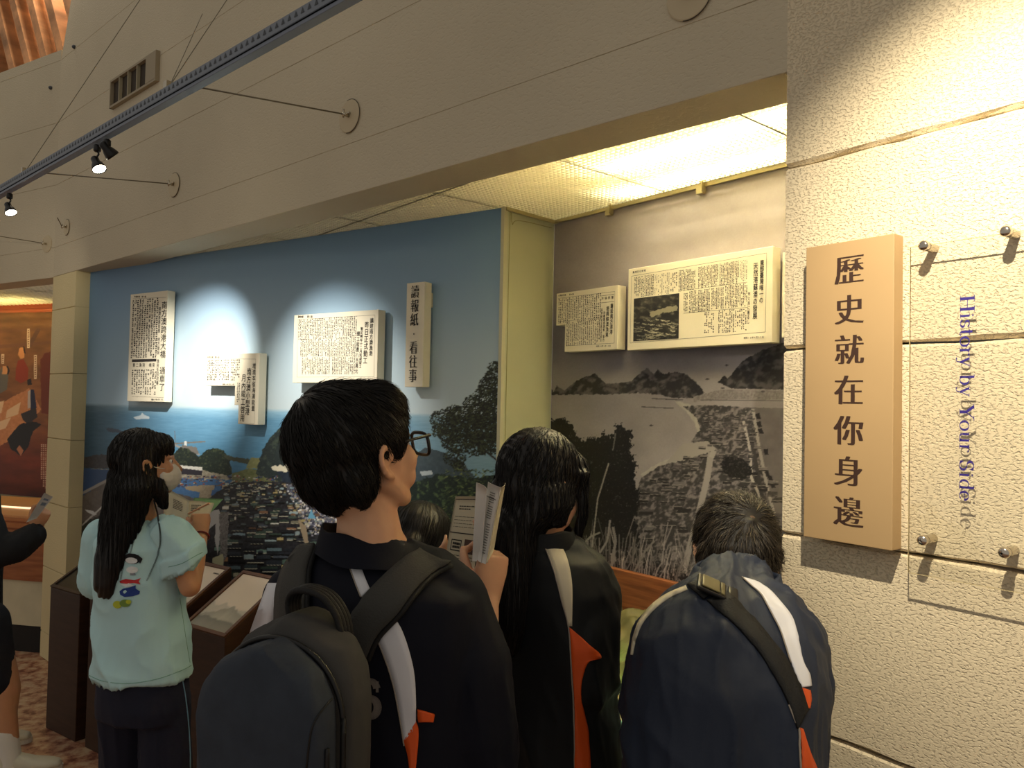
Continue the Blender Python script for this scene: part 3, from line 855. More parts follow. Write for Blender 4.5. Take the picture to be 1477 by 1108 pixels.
class Panel:
    def __init__(s, name, pl, off, poly, label, cat='sign', thick=0.04, face=CREAM, group=None):
        s.pl, s.off = pl, off
        s.t = thick; s.poly = poly
        c = poly[0]
        s.root = empty(name, pl.pt(sum(p[0] for p in poly) / len(poly), min(p[1] for p in poly), 0), label, cat, group)
        v, f = prism_mesh(poly, off - thick, off); me = mesh(v, f); bevel_mesh(me, 0.0012, 1)
        s.w = pframe(pl); put('board', me, face, s.root, s.w)
        s.ink = {}
        # two fixing blocks that hold it off the wall
        if off - thick > 0.004:
            xs = [p[0] for p in poly]; ys = [p[1] for p in poly]
            for x in (min(xs) * .3 + max(xs) * .7, min(xs) * .15 + max(xs) * .85):
                mb = MB(); mb.box(x - .01, x + .01, max(ys) - .10, max(ys) - .04, 0.0005, off - thick); mb.put('fixing', SIDEC, s.root, s.w)

    def mb(s, name, material):
        if name not in s.ink: s.ink[name] = (MB(), material)
        return s.ink[name][0]

    def S(s, px, py): return s.pl.hit(px, py, s.off)

    def vtext(s, string, px0, py0, px1, py1, wpx, key='headline', material=None, song=False, gapch=None):
        """characters of a column whose top centre and bottom centre are given"""
        material = material or INK
        a, h0 = s.S(px0, py0); b, h1 = s.S(px1, py1); n = len(string); st = (h0 - h1) / n
        wd = s.S(px0 + wpx / 2, py0)[0] - s.S(px0 - wpx / 2, py0)[0]
        mb = s.mb(key, material)
        for i, ch in enumerate(string):
            if ch == ' ': continue
            g = glyph(ch, song)
            if not g[0]: continue
            t = (i + .5) / n; M = Matrix.Translation(V((a + (b - a) * t, h0 - st * (i + .5), s.off + .0006))) @ Matrix.Diagonal((wd * 1.04, min(st * 1.0, wd * 1.5), 1, 1))
            mb.add(g[0], g[1], M)

    def htext(s, string, px0, px1, py, hpx, key='headline', material=None, py1=None):
        a, h0 = s.S(px0, py); b, hb = s.S(px1, py1 if py1 is not None else py); hh = s.S(px0, py - hpx / 2)[1] - s.S(px0, py + hpx / 2)[1]
        mb = s.mb(key, material or INK); n = len(string); st = (b - a) / n
        for i, ch in enumerate(string):
            if ch == ' ': continue
            g = glyph(ch)
            if g[0]:
                M = Matrix.Translation(V((a + st * (i + .5), h0 + (hb - h0) * (i + .5) / n, s.off + .0006))) @ Matrix.Diagonal((min(st * 1.05, hh * 1.2), hh * 1.05, 1, 1)); mb.add(g[0], g[1], M)

    def lines(s, pts_px, wd=0.0012, key='rule_line', material=None):
        mb = s.mb(key, material or PRINT_GREY); pts = [s.S(*p) for p in pts_px]
        for (xa, ya), (xb, yb) in zip(pts[:-1], pts[1:]):
            L = math.hypot(xb - xa, yb - ya) or 1; nx, ny = -(yb - ya) / L * wd / 2, (xb - xa) / L * wd / 2; z = s.off + .0005
            mb.add([(xa + nx, ya + ny, z), (xb + nx, yb + ny, z), (xb - nx, yb - ny, z), (xa - nx, ya - ny, z)], [(3, 2, 1, 0)])

    def rect(s, x0, y0, x1, y1, key, material, z=.0005):
        a, ha = s.S(x0, y0); b, hb = s.S(x1, y1); m = s.mb(key, material); z = s.off + z
        m.add([(a, hb, z), (b, hb, z), (b, ha, z), (a, ha, z)], [(0, 1, 2, 3)])

    def body(s, x0, y0, x1, y1, cols, rows, seed=0, gaps=(), fill=.93, w=1.0):
        """small print: columns of little glyph-like marks; x0,y0 top left and x1,y1 bottom right in the picture"""
        a, ha = s.S(x0, y0); b, hb = s.S(x1, y1); r = random.Random(seed); m = s.mb('body_text', INK)
        cw = (b - a) / cols; rh = (ha - hb) / rows; z = s.off + .0005
        for c in range(cols):
            if c in gaps: continue
            top = 0 if r.random() < .8 else r.randint(0, 2); bot = rows if r.random() < .75 else rows - r.randint(0, 3)
            for k in range(top, bot):
                if r.random() > fill: continue
                cx = a + cw * (c + .5); cy = ha - rh * (k + .5); W = cw * .36 * w; Hh = rh * .40
                for _ in range(r.choice((2, 3, 3, 4))):
                    if r.random() < .5:
                        y = cy + r.uniform(-.9, .9) * Hh; t_ = Hh * .30; q = W * r.uniform(.6, 1)
                        m.add([(cx - q, y - t_, z), (cx + q, y - t_, z), (cx + q, y + t_, z), (cx - q, y + t_, z)], [(0, 1, 2, 3)])
                    else:
                        x = cx + r.uniform(-.8, .8) * W; t_ = W * .34; q = Hh * r.uniform(.6, 1)
                        m.add([(x - t_, cy - q, z), (x + t_, cy - q, z), (x + t_, cy + q, z), (x - t_, cy + q, z)], [(0, 1, 2, 3)])

    def finish(s):
        for k, (m, mt) in s.ink.items():
            if m.f: tag(m.put(k, mt, s.root, s.w), kind='stuff')


def outline(pl, off, pts):
    return [pl.hit(x, y, off) for x, y in pts]


def rect_poly(pl, off, xl, xr, yref, ytop_l, ybot_l, ytop_r=None, ybot_r=None):
    sl, t1 = pl.hit(xl, ytop_l, off); _, b1 = pl.hit(xl, ybot_l, off)
    sr, t2 = pl.hit(xr, ytop_r if ytop_r is not None else ytop_l, off); _, b2 = pl.hit(xr, ybot_r if ybot_r is not None else ybot_l, off)
    tp = (t1 + t2) / 2; bt = (b1 + b2) / 2
    return [(sl, bt), (sr, bt), (sr, tp), (sl, tp)]


OFF = 0.06
p = Panel('newspaper_board', MUR, OFF, rect_poly(MUR, OFF, 188.5, 242, 0, 424, 579, 420, 580), 'tall narrow newspaper board farthest left on the blue mural, one long vertical headline', thick=.045)
p.vtext('南方澳跨港大橋 通車了', 237.5, 435, 233.5, 565, 8)
p.vtext('港澳漁業發展 地方建設 漁民生活改善', 230.5, 443, 227, 556, 3.6, 'subhead', PRINT_GREY)
p.body(191, 433, 226.5, 516, 11, 30, 1); p.rect(190.5, 518.5, 225.5, 521.5, 'rule_bar', PRINT_GREY)
p.htext('第二漁港 橋梁', 191, 224, 527, 5.5, 'subhead', PRINT_GREY); p.body(190, 533, 225, 570, 11, 13, 2, fill=.85)
p.htext('中國時報 第7版', 193.5, 211, 428.2, 2.6, 'small_text'); p.htext('民國87年6月21日', 218, 235, 576.5, 2.4, 'small_text', PRINT_GREY)
p.lines([(192, 431), (240, 429)]); p.lines([(190, 572), (236, 573.5)]); p.finish()

z0 = MUR.hit(297, 510, OFF); z1 = MUR.hit(372, 511, OFF)
hx = lambda x, y: MUR.hit(x, y, OFF)
tp = (hx(297, 511)[1] + hx(373, 510)[1]) / 2; b1 = hx(300, 556.5)[1]; b2 = hx(345, 584.5)[1]; b3 = (hx(344, 611)[1] + hx(371, 613.5)[1]) / 2
xl = hx(297.5, 530)[0]; x2 = hx(338.5, 570)[0]; x3 = hx(343.5, 598)[0]; xr = hx(373, 560)[0]
p = Panel('newspaper_board', MUR, OFF, [(xl, b1), (x2, b1), (x2, b2), (x3, b2), (x3, b3), (xr, b3), (xr, tp), (xl, tp)], 'stepped newspaper board, lower and smaller, hanging over the bright patch of the blue mural', thick=.045)
p.vtext('增進本省海運能量', 366.8, 524, 365, 594, 4.6, 'subhead'); p.vtext('南方澳小型港', 359.8, 531, 356.5, 600, 6.2); p.vtext('月內竣工啓用', 352, 540, 349.5, 609, 6.2)
p.body(299.5, 519, 345.5, 549, 22, 9, 5, gaps=(15,), fill=.8); p.body(342, 552, 345.8, 580, 2, 12, 9); p.htext('中央日報 第6版', 299, 317, 515.5, 3, 'small_text', PRINT_GREY); p.htext('民國44年7月15日', 321, 338, 554.6, 2.3, 'small_text', PRINT_GREY)
p.lines([(299, 517.5), (369, 518), (367, 611), (346, 610)], .0009); p.finish()

p = Panel('newspaper_board', MUR, OFF, rect_poly(MUR, OFF, 424.5, 546, 0, 454, 551.5, 447.5, 553), 'wide newspaper board on the blue mural just above the head of the boy with glasses', thick=.045)
p.vtext('擴建南方澳漁港', 536.5, 459, 534.5, 514, 5.2); p.vtext('昨日正式動工', 529.5, 464, 526.5, 526, 6)
p.vtext('暫定明年十二月完成竣工', 522, 472, 519.5, 531.5, 3.8, 'subhead'); p.vtext('總工程費八百萬元', 517.2, 478, 514, 539.5, 4.4, 'subhead')
p.body(430.5, 461, 514.5, 487, 34, 14, 11); p.body(433.5, 489.5, 471, 514, 15, 12, 12); p.body(472.5, 488.5, 513, 514, 17, 12, 13); p.body(435.5, 516, 476, 540, 17, 12, 14); p.body(479, 515, 512, 540, 13, 12, 15)
p.htext('聯合報  第3版', 430, 451, 457.2, 3.6, 'small_text'); p.htext('民國52年4月14日', 513, 534, 548.5, 3, 'small_text', PRINT_GREY)
p.lines([(429, 461), (541, 454.5), (539.5, 543.5), (428.5, 544), (429, 461)], .0009); p.finish()

p = Panel('title_board', MUR, OFF, rect_poly(MUR, OFF, 587, 613, 0, 408.5, 558, 406.5, 558.5), 'slim upright title board with six large characters, nearest the overhanging tree of the blue mural', thick=.045)
p.vtext('讀報紙·看往事', 599.2, 412, 595.2, 553, 11.5, song=True); p.finish()

hx = lambda x, y: BW.hit(x, y, OFF)
tp = (hx(803, 423)[1] + hx(892, 412)[1]) / 2; b1 = hx(803, 469.5)[1]; b2 = (hx(815, 508)[1] + hx(890, 504)[1]) / 2
xl = hx(802.5, 445)[0]; x2 = hx(814.5, 490)[0]; xr = hx(891, 460)[0]
p = Panel('newspaper_board', BW, OFF, [(xl, b1), (x2, b1), (x2, b2), (xr, b2), (xr, tp), (xl, tp)], 'smaller newspaper board with a notched lower left corner, on the black and white mural', thick=.045)
p.vtext('籌設南方澳港', 883, 438, 881.5, 483, 4.2); p.vtext('振興蘇澳漁業', 877, 442, 875.5, 487, 4.2); p.vtext('計劃建造漁船 協力', 872, 449, 870.5, 493, 2.6, 'subhead', PRINT_GREY); p.vtext('各界密切注意正式成立', 868.5, 445, 866.7, 493, 2.4, 'subhead', PRINT_GREY)
p.htext('方協民軍', 867, 886, 431, 4, 'subhead', PRINT_GREY, 429); p.lines([(867, 427), (886, 424.5)]); p.lines([(867, 437), (886, 435)])
p.body(805.5, 431, 867, 461, 24, 15, 21, w=.8); p.body(817, 465.5, 865.5, 496.5, 18, 16, 22, w=.8)
p.htext('台灣新生報  第4版', 805.5, 828, 426.8, 2.7, 'small_text', None, 424.5); p.htext('民國38年1月15日', 860, 881, 499.8, 2.4, 'small_text', PRINT_GREY, 499)
p.lines([(805, 430.5), (887, 420.5), (886, 495), (817, 499)], .0009); p.lines([(806, 464), (865, 458.5)], .0009); p.finish()

p = Panel('newspaper_board', BW, OFF, rect_poly(BW, OFF, 906.5, 1115, 0, 389.5, 505.5, 353.5, 494), 'widest newspaper board, carrying a dark photograph of boats, on the black and white mural', thick=.045)
p.vtext('東部臺灣唯一の', 1099.5, 375, 1098, 438, 6); p.vtext('天然港蘇澳の發展', 1090.5, 379, 1089, 461, 6.4); p.vtext('年と共に著るし', 1081, 421, 1079, 468, 3.8, 'subhead')
p.body(925, 398, 943, 426, 8, 14, 30); p.body(944, 396, 966, 424, 9, 14, 31, w=.6, fill=.7); p.body(979, 390, 1003, 418, 12, 15, 32); p.body(1007, 385, 1036, 413, 14, 15, 33); p.body(1038, 380, 1066, 409, 13, 15, 34); p.body(1067, 376, 1078, 405, 5, 14, 35, w=.6)
p.body(915, 400, 924, 427, 4, 14, 36); p.body(967, 394, 977, 420, 4, 12, 37, fill=.6)
p.body(994, 420, 1024, 449, 14, 15, 38); p.body(1026, 416, 1044, 445, 8, 15, 39); p.body(1046, 412, 1078, 442, 14, 15, 40); p.body(986, 423, 992, 449, 3, 12, 41)
p.body(1016, 450, 1030, 480, 6, 12, 42, fill=.6); p.body(1036, 448, 1062, 479, 10, 15, 43, fill=.75); p.body(1063, 446, 1077, 477, 5, 14, 44, fill=.6)
p.htext('臺灣日日新報', 912.5, 932, 393.3, 3.2, 'small_text', None, 390.2); p.htext('昭和12年9月22日', 1073, 1102, 487.8, 3.2, 'small_text', PRINT_GREY, 486.5)
p.lines([(911, 398.5), (1106, 365), (1104, 479), (909, 495), (911, 398.5)], .001); p.lines([(986, 419), (1078, 407)], .0009); p.lines([(986, 452), (1078, 443.5)], .0009)
C4 = Canvas(905, 415, 985, 500, 4)
nn = fbm(C4.X, C4.Y * 1.4 - C4.X * .1, .16, 5, 6); C4.a = ramp(nn, [(0, (18, 18, 18)), (.5, (40, 38, 36)), (.75, (92, 88, 76)), (1, (140, 134, 116))])
C4.poly([(936, 452), (950, 446), (976, 440), (978, 448), (955, 452), (940, 458)], (140, 134, 112), 2, 3); C4.poly([(905, 462), (985, 455), (985, 500), (905, 500)], (36, 35, 34), al=.6)
for _ in range(70):
    x = rn_.uniform(912, 972); y = rn_.uniform(460, 490); l_ = rn_.uniform(4, 13); k = rn_.uniform(90, 190); C4.line([(x, y), (x + l_ * .5, y + 1.6), (x + l_, y + 1.2)], rn_.uniform(.6, 1.5), (k, k * .97, k * .85))
a_, ha = hx(914.5, 431); b_, hb = hx(979, 490); _, ha2 = hx(979, 423); _, hb2 = hx(914.5, 491)
print_sheet('photograph', BW, a_, b_, (hb + hb2) / 2, (ha + ha2) / 2, OFF + .0008, 90, 70, C4, p.root, p.w, .4)
p.finish()
xr_ = hx(1119, 430)[0]
p = Panel('newspaper_board', BW, .045, [(xr_ + .012, hx(1120, 487)[1]), (xr_ + .30, hx(1120, 487)[1]), (xr_ + .30, hx(1120, 364)[1]), (xr_ + .012, hx(1120, 364)[1])], 'newspaper board of which only a thin cream edge shows beside the stone pillar', thick=.035)
p.finish()

# ------------------------------------------------------------------ track rail with its lamps, stays and wall plates
STEEL = mat('galvanised steel', (120, 126, 136), .45, metal=.6); DARK = mat('dark slot', (70, 74, 80), .7); BLACKP = mat('black plastic', (18, 17, 16), .4)
CHROME = mat('dull chrome', (190, 180, 160), .25, metal=.9); ROD = mat('grey rod', (130, 122, 104), .5, metal=.4)
rw = pframe(BACK)
s_a, s_b = rail_s(-60), rail_s(700)
rail = empty('light_track', BACK.pt(-1.5, RAIL_H, RAIL_OFF), 'grey perforated steel track running high along the wall, carrying the spotlights', 'track')
rail.matrix_basis = Matrix.Translation(BACK.pt(-1.5, RAIL_H, RAIL_OFF))
mb = MB(); hw = .0165
mb.box(s_a, s_b, RAIL_H - hw, RAIL_H + hw, RAIL_OFF + hw - .003, RAIL_OFF + hw); mb.box(s_a, s_b, RAIL_H - hw, RAIL_H + hw, RAIL_OFF - hw, RAIL_OFF - hw + .003)
mb.box(s_a, s_b, RAIL_H - hw, RAIL_H - hw + .003, RAIL_OFF - hw, RAIL_OFF + hw)
mb.put('channel', STEEL, rail, rw)
mb = MB(); n = int((s_b - s_a) / .03)
for i in range(n):
    s = s_a + i * .03; z = RAIL_OFF + hw + .0008
    mb.add([(s, RAIL_H - .002, z), (s + .016, RAIL_H - .002, z), (s + .008, RAIL_H + .013, z)], [(0, 1, 2)])
tag(mb.put('slot', DARK, rail, rw), kind='stuff')
mb = MB(); mb.box(s_a, s_b, RAIL_H - hw - .012, RAIL_H - hw - .001, RAIL_OFF - .014, RAIL_OFF + .014); mb.put('power_track', mat('track grey blue', (112, 120, 136), .4), rail, rw, bevel=.002)

LAMPON = mat('lamp face', (255, 244, 214), .5, emit=30)
lab = ['lit black spotlight on the track, the right one of the two that shine towards us', 'lit black spotlight at the left picture edge, under the track', 'dark turned-away black spotlight on the track, seen from its round back']
for i, (px, tg, en, an, bl, c_) in enumerate(SPOTS[:3]):
    s = rail_s(px); top = BACK.pt(s, RAIL_H - hw - .02, RAIL_OFF); pv = BACK.pt(s, RAIL_H - .105, RAIL_OFF)
    ln = .05
    e_ = empty('spotlight', top, lab[i], 'lamp', 'spotlights on the track')
    if i == 2: pv = BACK.pt(s, RAIL_H - .072, RAIL_OFF)
    d = (V(tg) - pv).normalized()
    if i < 2: d = V((.50, -.22, -.84)).normalized()
    mb = MB(); mb.add(*lathe_vf([(.010, 0), (.013, .004), (.013, .022), (.009, .026)], 14), axis_mat(top, top - V((0, 0, 1)))); mb.put('adapter', BLACKP, e_, smooth=True)
    if i < 2:
        mb = MB(); mb.tube(catmull([top - V((0, 0, .022)), top - V((-.006, 0, .035)), top - V((.004, 0, .05)), pv], 4), .0035, 8); mb.put('stem', BLACKP, e_, smooth=True)
    mb = MB(); mb.add(*lathe_vf([(.010, -.028), (.014, -.022), (.014, -.006), (.020, .006), (.0245, .022), (.0255, .030), (.0235, .030), (.0235, .026)], 20), axis_mat(pv, pv + d)); mb.put('housing', BLACKP, e_, smooth=True)
    mb = MB(); mb.add(*lathe_vf([(.0, .0262), (.0232, .0262), (.020, .0275), (.0, .0285)], 20), axis_mat(pv, pv + d)); mb.put('lens', LAMPON, e_, smooth=True)

PLATE = mat('wall plate', (196, 180, 148), .6)
plates = [(505, 168, 265, 122, .062, 'round wall plate high on the lintel, with the longest clearly seen stay rod'), (252, 267, 82, 243, .06, 'round wall plate with a thin stay rod, above the left end of the opening'),
          (995, -6, 900, -60, .062, 'round wall plate cut by the top picture edge above the lit niche'), (97, 328, 135, 318, .05, 'faint round wall plate with a short hooked rod just above the cream pillar')]
for i, (px, py, qx, qy, rr, lb) in enumerate(plates):
    s, h = BACK.hit(px, py); e_ = empty('wall_plate', BACK.pt(s, h, 0), lb, 'plate', 'round wall plates of the stay rods')
    mb = MB(); mb.add(*lathe_vf([(rr, 0.0005), (rr, .004), (rr - .003, .006), (0.001, .006)], 36), axis_mat(BACK.pt(s, h), BACK.pt(s, h, 1))); mb.put('disc', PLATE, e_)
    mb = MB(); mb.tube([BACK.pt(s + rr * math.cos(a) * 1.0, h + rr * math.sin(a) * 1.0, .004) for a in [k * PI / 24 for k in range(-14, 15)]], .0016, 5); mb.put('dark_rim', mat('dark rim', (70, 62, 50), .6), e_)
    mb = MB(); mb.tube([BACK.pt(s, h, .004), BACK.pt(s, h, .035)], .006, 10); mb.tube([BACK.pt(s - .012, h + .008, .012), BACK.pt(s + .012, h + .008, .012)], .004, 8); mb.tube([BACK.pt(s, h - .012, .03), BACK.pt(s, h + .018, .03)], .004, 8); mb.put('eye_bolt', CHROME, e_, smooth=True)
    e2 = BACK.pt(s, RAIL_H, RAIL_OFF - .02) if i < 3 else BACK.pt(s + .14, h + .02, .10)
    mb = MB(); mb.tube([BACK.pt(s, h, .03), e2], .0028, 8); mb.put('stay_rod', ROD, e_, smooth=True)
for px, py, lb in ((68, 352, 'round wall plate with a stay rod above the bay at the left edge'),):
    s, h = LEFT.hit(px, py); e_ = empty('wall_plate', LEFT.pt(s, h, 0), lb, 'plate', 'round wall plates of the stay rods')
    mb = MB(); mb.add(*lathe_vf([(.055, 0.0005), (.055, .004), (0.001, .006)], 30), axis_mat(LEFT.pt(s, h), LEFT.pt(s, h, 1))); mb.put('disc', PLATE, e_)
    mb = MB(); mb.tube([LEFT.pt(s, h, .004), LEFT.pt(s, h, .035)], .006, 10); mb.tube([LEFT.pt(s, h - .012, .03), LEFT.pt(s, h + .018, .03)], .004, 8); mb.put('eye_bolt', CHROME, e_, smooth=True)
    mb = MB(); mb.tube([LEFT.pt(s, h, .03), LEFT.pt(s - .25, h + .03, .62)], .0028, 8); mb.put('stay_rod', ROD, e_, smooth=True)

# thin suspension wires rising from the track
for i, (px, qx, qy) in enumerate([(236, 318, -20), (238, 292, 20), (34, 215, -20)]):
    s = rail_s(px); a = BACK.pt(s, RAIL_H + hw, RAIL_OFF); s2, h2 = BACK.hit(qx, qy, .25)
    e_ = empty('suspension_wire', a, ['thin wire from the track clip right of the air vent up past the top edge', 'shorter thin wire beside the air vent, steeper than the wire next to it', 'thin wire rising across the upper left wall from the track'][i], 'wire', 'wires holding the track')
    mb = MB(); mb.tube([a, BACK.pt(s2, h2, .25 if i else .2)], .0016, 6); mb.put('wire', ROD, e_)
    mb = MB(); mb.box(s - .007, s + .007, RAIL_H + hw, RAIL_H + hw + .03, RAIL_OFF - .008, RAIL_OFF + .008); mb.put('clip', CHROME, e_, rw, bevel=.001)
# bolt heads on the wall near the roof
for i, (px, py) in enumerate([(108, 68), (74, 127)]):
    pl = BACK if px > 90 else LEFT; s, h = pl.hit(px, py)
    mb = MB(); mb.add(*lathe_vf([(.012, 0), (.012, .01), (.006, .016)], 10), axis_mat(pl.pt(s, h), pl.pt(s, h, 1))); o = mb.put('wall_bolt', DARK)
    tag(o, ['small dark bolt on the wall just right of the roof timbers', 'small dark bolt on the wall below the roof timbers'][i], 'bolt', 'bolts in the upper wall')

# air vent
vp = [BACK.hit(163, 118), BACK.hit(230, 76), BACK.hit(231, 124), BACK.hit(165, 151)]
vs0 = (vp[0][0] + vp[3][0]) / 2; vs1 = (vp[1][0] + vp[2][0]) / 2; vt = (vp[0][1] + vp[1][1]) / 2; vb = (vp[2][1] + vp[3][1]) / 2
VENT = mat('vent frame', (158, 144, 118), .6); VDARK = mat('vent inside', (60, 50, 38), .8)
ev = empty('air_vent', BACK.pt((vs0 + vs1) / 2, vb, 0), 'louvred metal air vent in the wall above the track', 'vent')
mb = MB(); t_ = .022; sx = vs0 + (vs1 - vs0) * .80
mb.box(vs0 + .0, vs1, vt - .012, vt, 0.0005, t_); mb.box(vs0, vs1, vb, vb + .012, 0.0005, t_); mb.box(vs0, vs0 + .010, vb, vt, 0.0005, t_); mb.box(sx, vs1, vb + .012, vt - .012, 0.0005, t_ + .001); mb.put('frame', VENT, ev, rw)
mb = MB(); mb.box(vs0 + .01, sx, vb + .012, vt - .012, 0.0005, .003); mb.put('back', VDARK, ev, rw)
for i in range(3):
    s = vs0 + .01 + (sx - vs0 - .01) * (i + 1) / 4
    mb = MB(); mb.box(s - .003, s + .003, vb + .012, vt - .012, .003, t_ - .001); mb.put('fin', mat('vent fin', (176, 164, 134), .5), ev, rw)

# ------------------------------------------------------------------ wooden rail under the black and white mural and the model of the bay
WOOD = mat('reddish wood', (150, 92, 52), .45, rgb2=(112, 62, 32), vscale=6, stretch=(1, 14, 14))
hb0 = (BW.hit(871, 813)[1] + BW.hit(1002, 846)[1]) / 2; hb1 = BW.hit(871, 875)[1]
mb = MB(); mb.box(0.002, 1.4, hb1, hb0, .001, .03)
tag(mb.put('wooden_rail', WOOD, None, pframe(BW), bevel=.002), 'reddish-brown wooden rail along the foot of the black and white mural', 'rail')
TH = -.88 * K
table_pts = [BW.pt(0.012, TH, .035), BW.pt(1.0, TH, .035), BACK.pt(0.06, TH, -.20), BACK.pt(-0.02, TH, -.20), BACK.pt(-.03, TH, .16), BACK.pt(-.98, TH, .16), SIDE.pt(0.03, TH, .014)]
CASE = mat('display case wood', (92, 58, 36), .5, rgb2=(70, 42, 26), vscale=5, stretch=(1, 1, 8))
mt_ = empty('model_table', BW.pt(.5, -H, .5), 'low display table in the niche holding a relief model of the bay', 'table'); mt_.matrix_basis = Matrix.Translation((BW.pt(.5, 0, .5).x, BW.pt(.5, 0, .5).y, 0))
n = len(table_pts); v = [V((p.x, p.y, 0.0)) for p in table_pts] + [p - V((0, 0, .02)) for p in table_pts]
put('case', mesh(v, [tuple(range(n - 1, -1, -1)), tuple(range(n, 2 * n))] + [(i, (i + 1) % n, n + (i + 1) % n, n + i) for i in range(n)]), CASE, mt_)
WATER = mat('model water', (112, 152, 148), .25, bump=.2, bscale=40); 
put('water', mesh(table_pts, [tuple(range(n))]), WATER, mt_)
# relief: shore line in BW coordinates (s, off)
def shore(s): return .60 + .05 * math.sin(s * 9) + .02 * math.sin(s * 31)
ns, no = 90, 60; v = []; f = []; colr = []
for j in range(no):
    for i in range(ns):
        s = .02 + 1.0 * i / (ns - 1); o_ = .035 + .62 * j / (no - 1); q = shore(s) - o_
        hh = -.012 + .022 * min(1, max(0, q * 30)) + max(0, q - .05) * .42 * (0.6 + .6 * noise.fractal(V((s * 5, o_ * 5, 1.7)), 1.0, 2.1, 3))
        hh = min(hh, .2); v.append((s, TH + max(-.01, hh), o_))
for j in range(no - 1):
    for i in range(ns - 1):
        b_ = j * ns + i; f.append((b_, b_ + 1, b_ + ns + 1, b_ + ns))
TER = bpy.data.materials.new('model relief'); TER.use_nodes = True; nt = TER.node_tree; bs = nt.nodes['Principled BSDF']; bs.inputs['Roughness'].default_value = .55
tc = nt.nodes.new('ShaderNodeTexCoord'); sp = nt.nodes.new('ShaderNodeSeparateXYZ'); nt.links.new(tc.outputs['Object'], sp.inputs[0])
mr = nt.nodes.new('ShaderNodeMapRange'); mr.inputs[1].default_value = TH; mr.inputs[2].default_value = TH + .10; nt.links.new(sp.outputs['Y'], mr.inputs[0])
nz = nt.nodes.new('ShaderNodeTexNoise'); nz.inputs['Scale'].default_value = 45; nt.links.new(tc.outputs['Object'], nz.inputs['Vector'])
ad = nt.nodes.new('ShaderNodeMath'); ad.operation = 'MULTIPLY_ADD'; ad.inputs[1].default_value = .35; nt.links.new(nz.outputs['Fac'], ad.inputs[0]); nt.links.new(mr.outputs[0], ad.inputs[2])
rp = nt.nodes.new('ShaderNodeValToRGB'); e = rp.color_ramp.elements; e[0].position = .2; e[0].color = (*lin((190, 170, 130)), 1); e[1].position = .95; e[1].color = (*lin((92, 88, 50)), 1)
x = e.new(.40); x.color = (*lin((158, 150, 96)), 1); x = e.new(.5); x.color = (*lin((112, 138, 70)), 1); nt.links.new(ad.outputs[0], rp.inputs[0]); nt.links.new(rp.outputs[0], bs.inputs['Base Color'])
put('relief', mesh(v, f), TER, mt_, pframe(BW), smooth=True)
r_ = random.Random(3); BOAT = mat('model boat', (206, 196, 160), .5); HUT = mat('model roofs', (150, 120, 90), .6)
for k in range(26):
    s = r_.uniform(.25, .62); o_ = shore(s) + (r_.uniform(.03, .10) if k < 12 else r_.uniform(.08, .26)); an = r_.uniform(-1.2, 1.2); l_ = r_.uniform(.010, .018); wd = .0045
    mb = MB(); mb.add([(-l_, 0, -wd), (l_ * .6, 0, -wd), (l_ * 1.2, 0, 0), (l_ * .6, 0, wd), (-l_, 0, wd), (-l_, .008, -wd), (l_ * .6, .008, -wd), (l_ * 1.3, .010, 0), (l_ * .6, .008, wd), (-l_, .008, wd)],
                      [(0, 1, 2, 3, 4), (9, 8, 7, 6, 5), (0, 5, 6, 1), (1, 6, 7, 2), (2, 7, 8, 3), (3, 8, 9, 4), (4, 9, 5, 0)], Matrix.Translation((s, TH + .0005, o_)) @ Matrix.Rotation(an, 4, 'Y'))
    mb.put('model_boat', BOAT if k % 3 else HUT, mt_, pframe(BW))

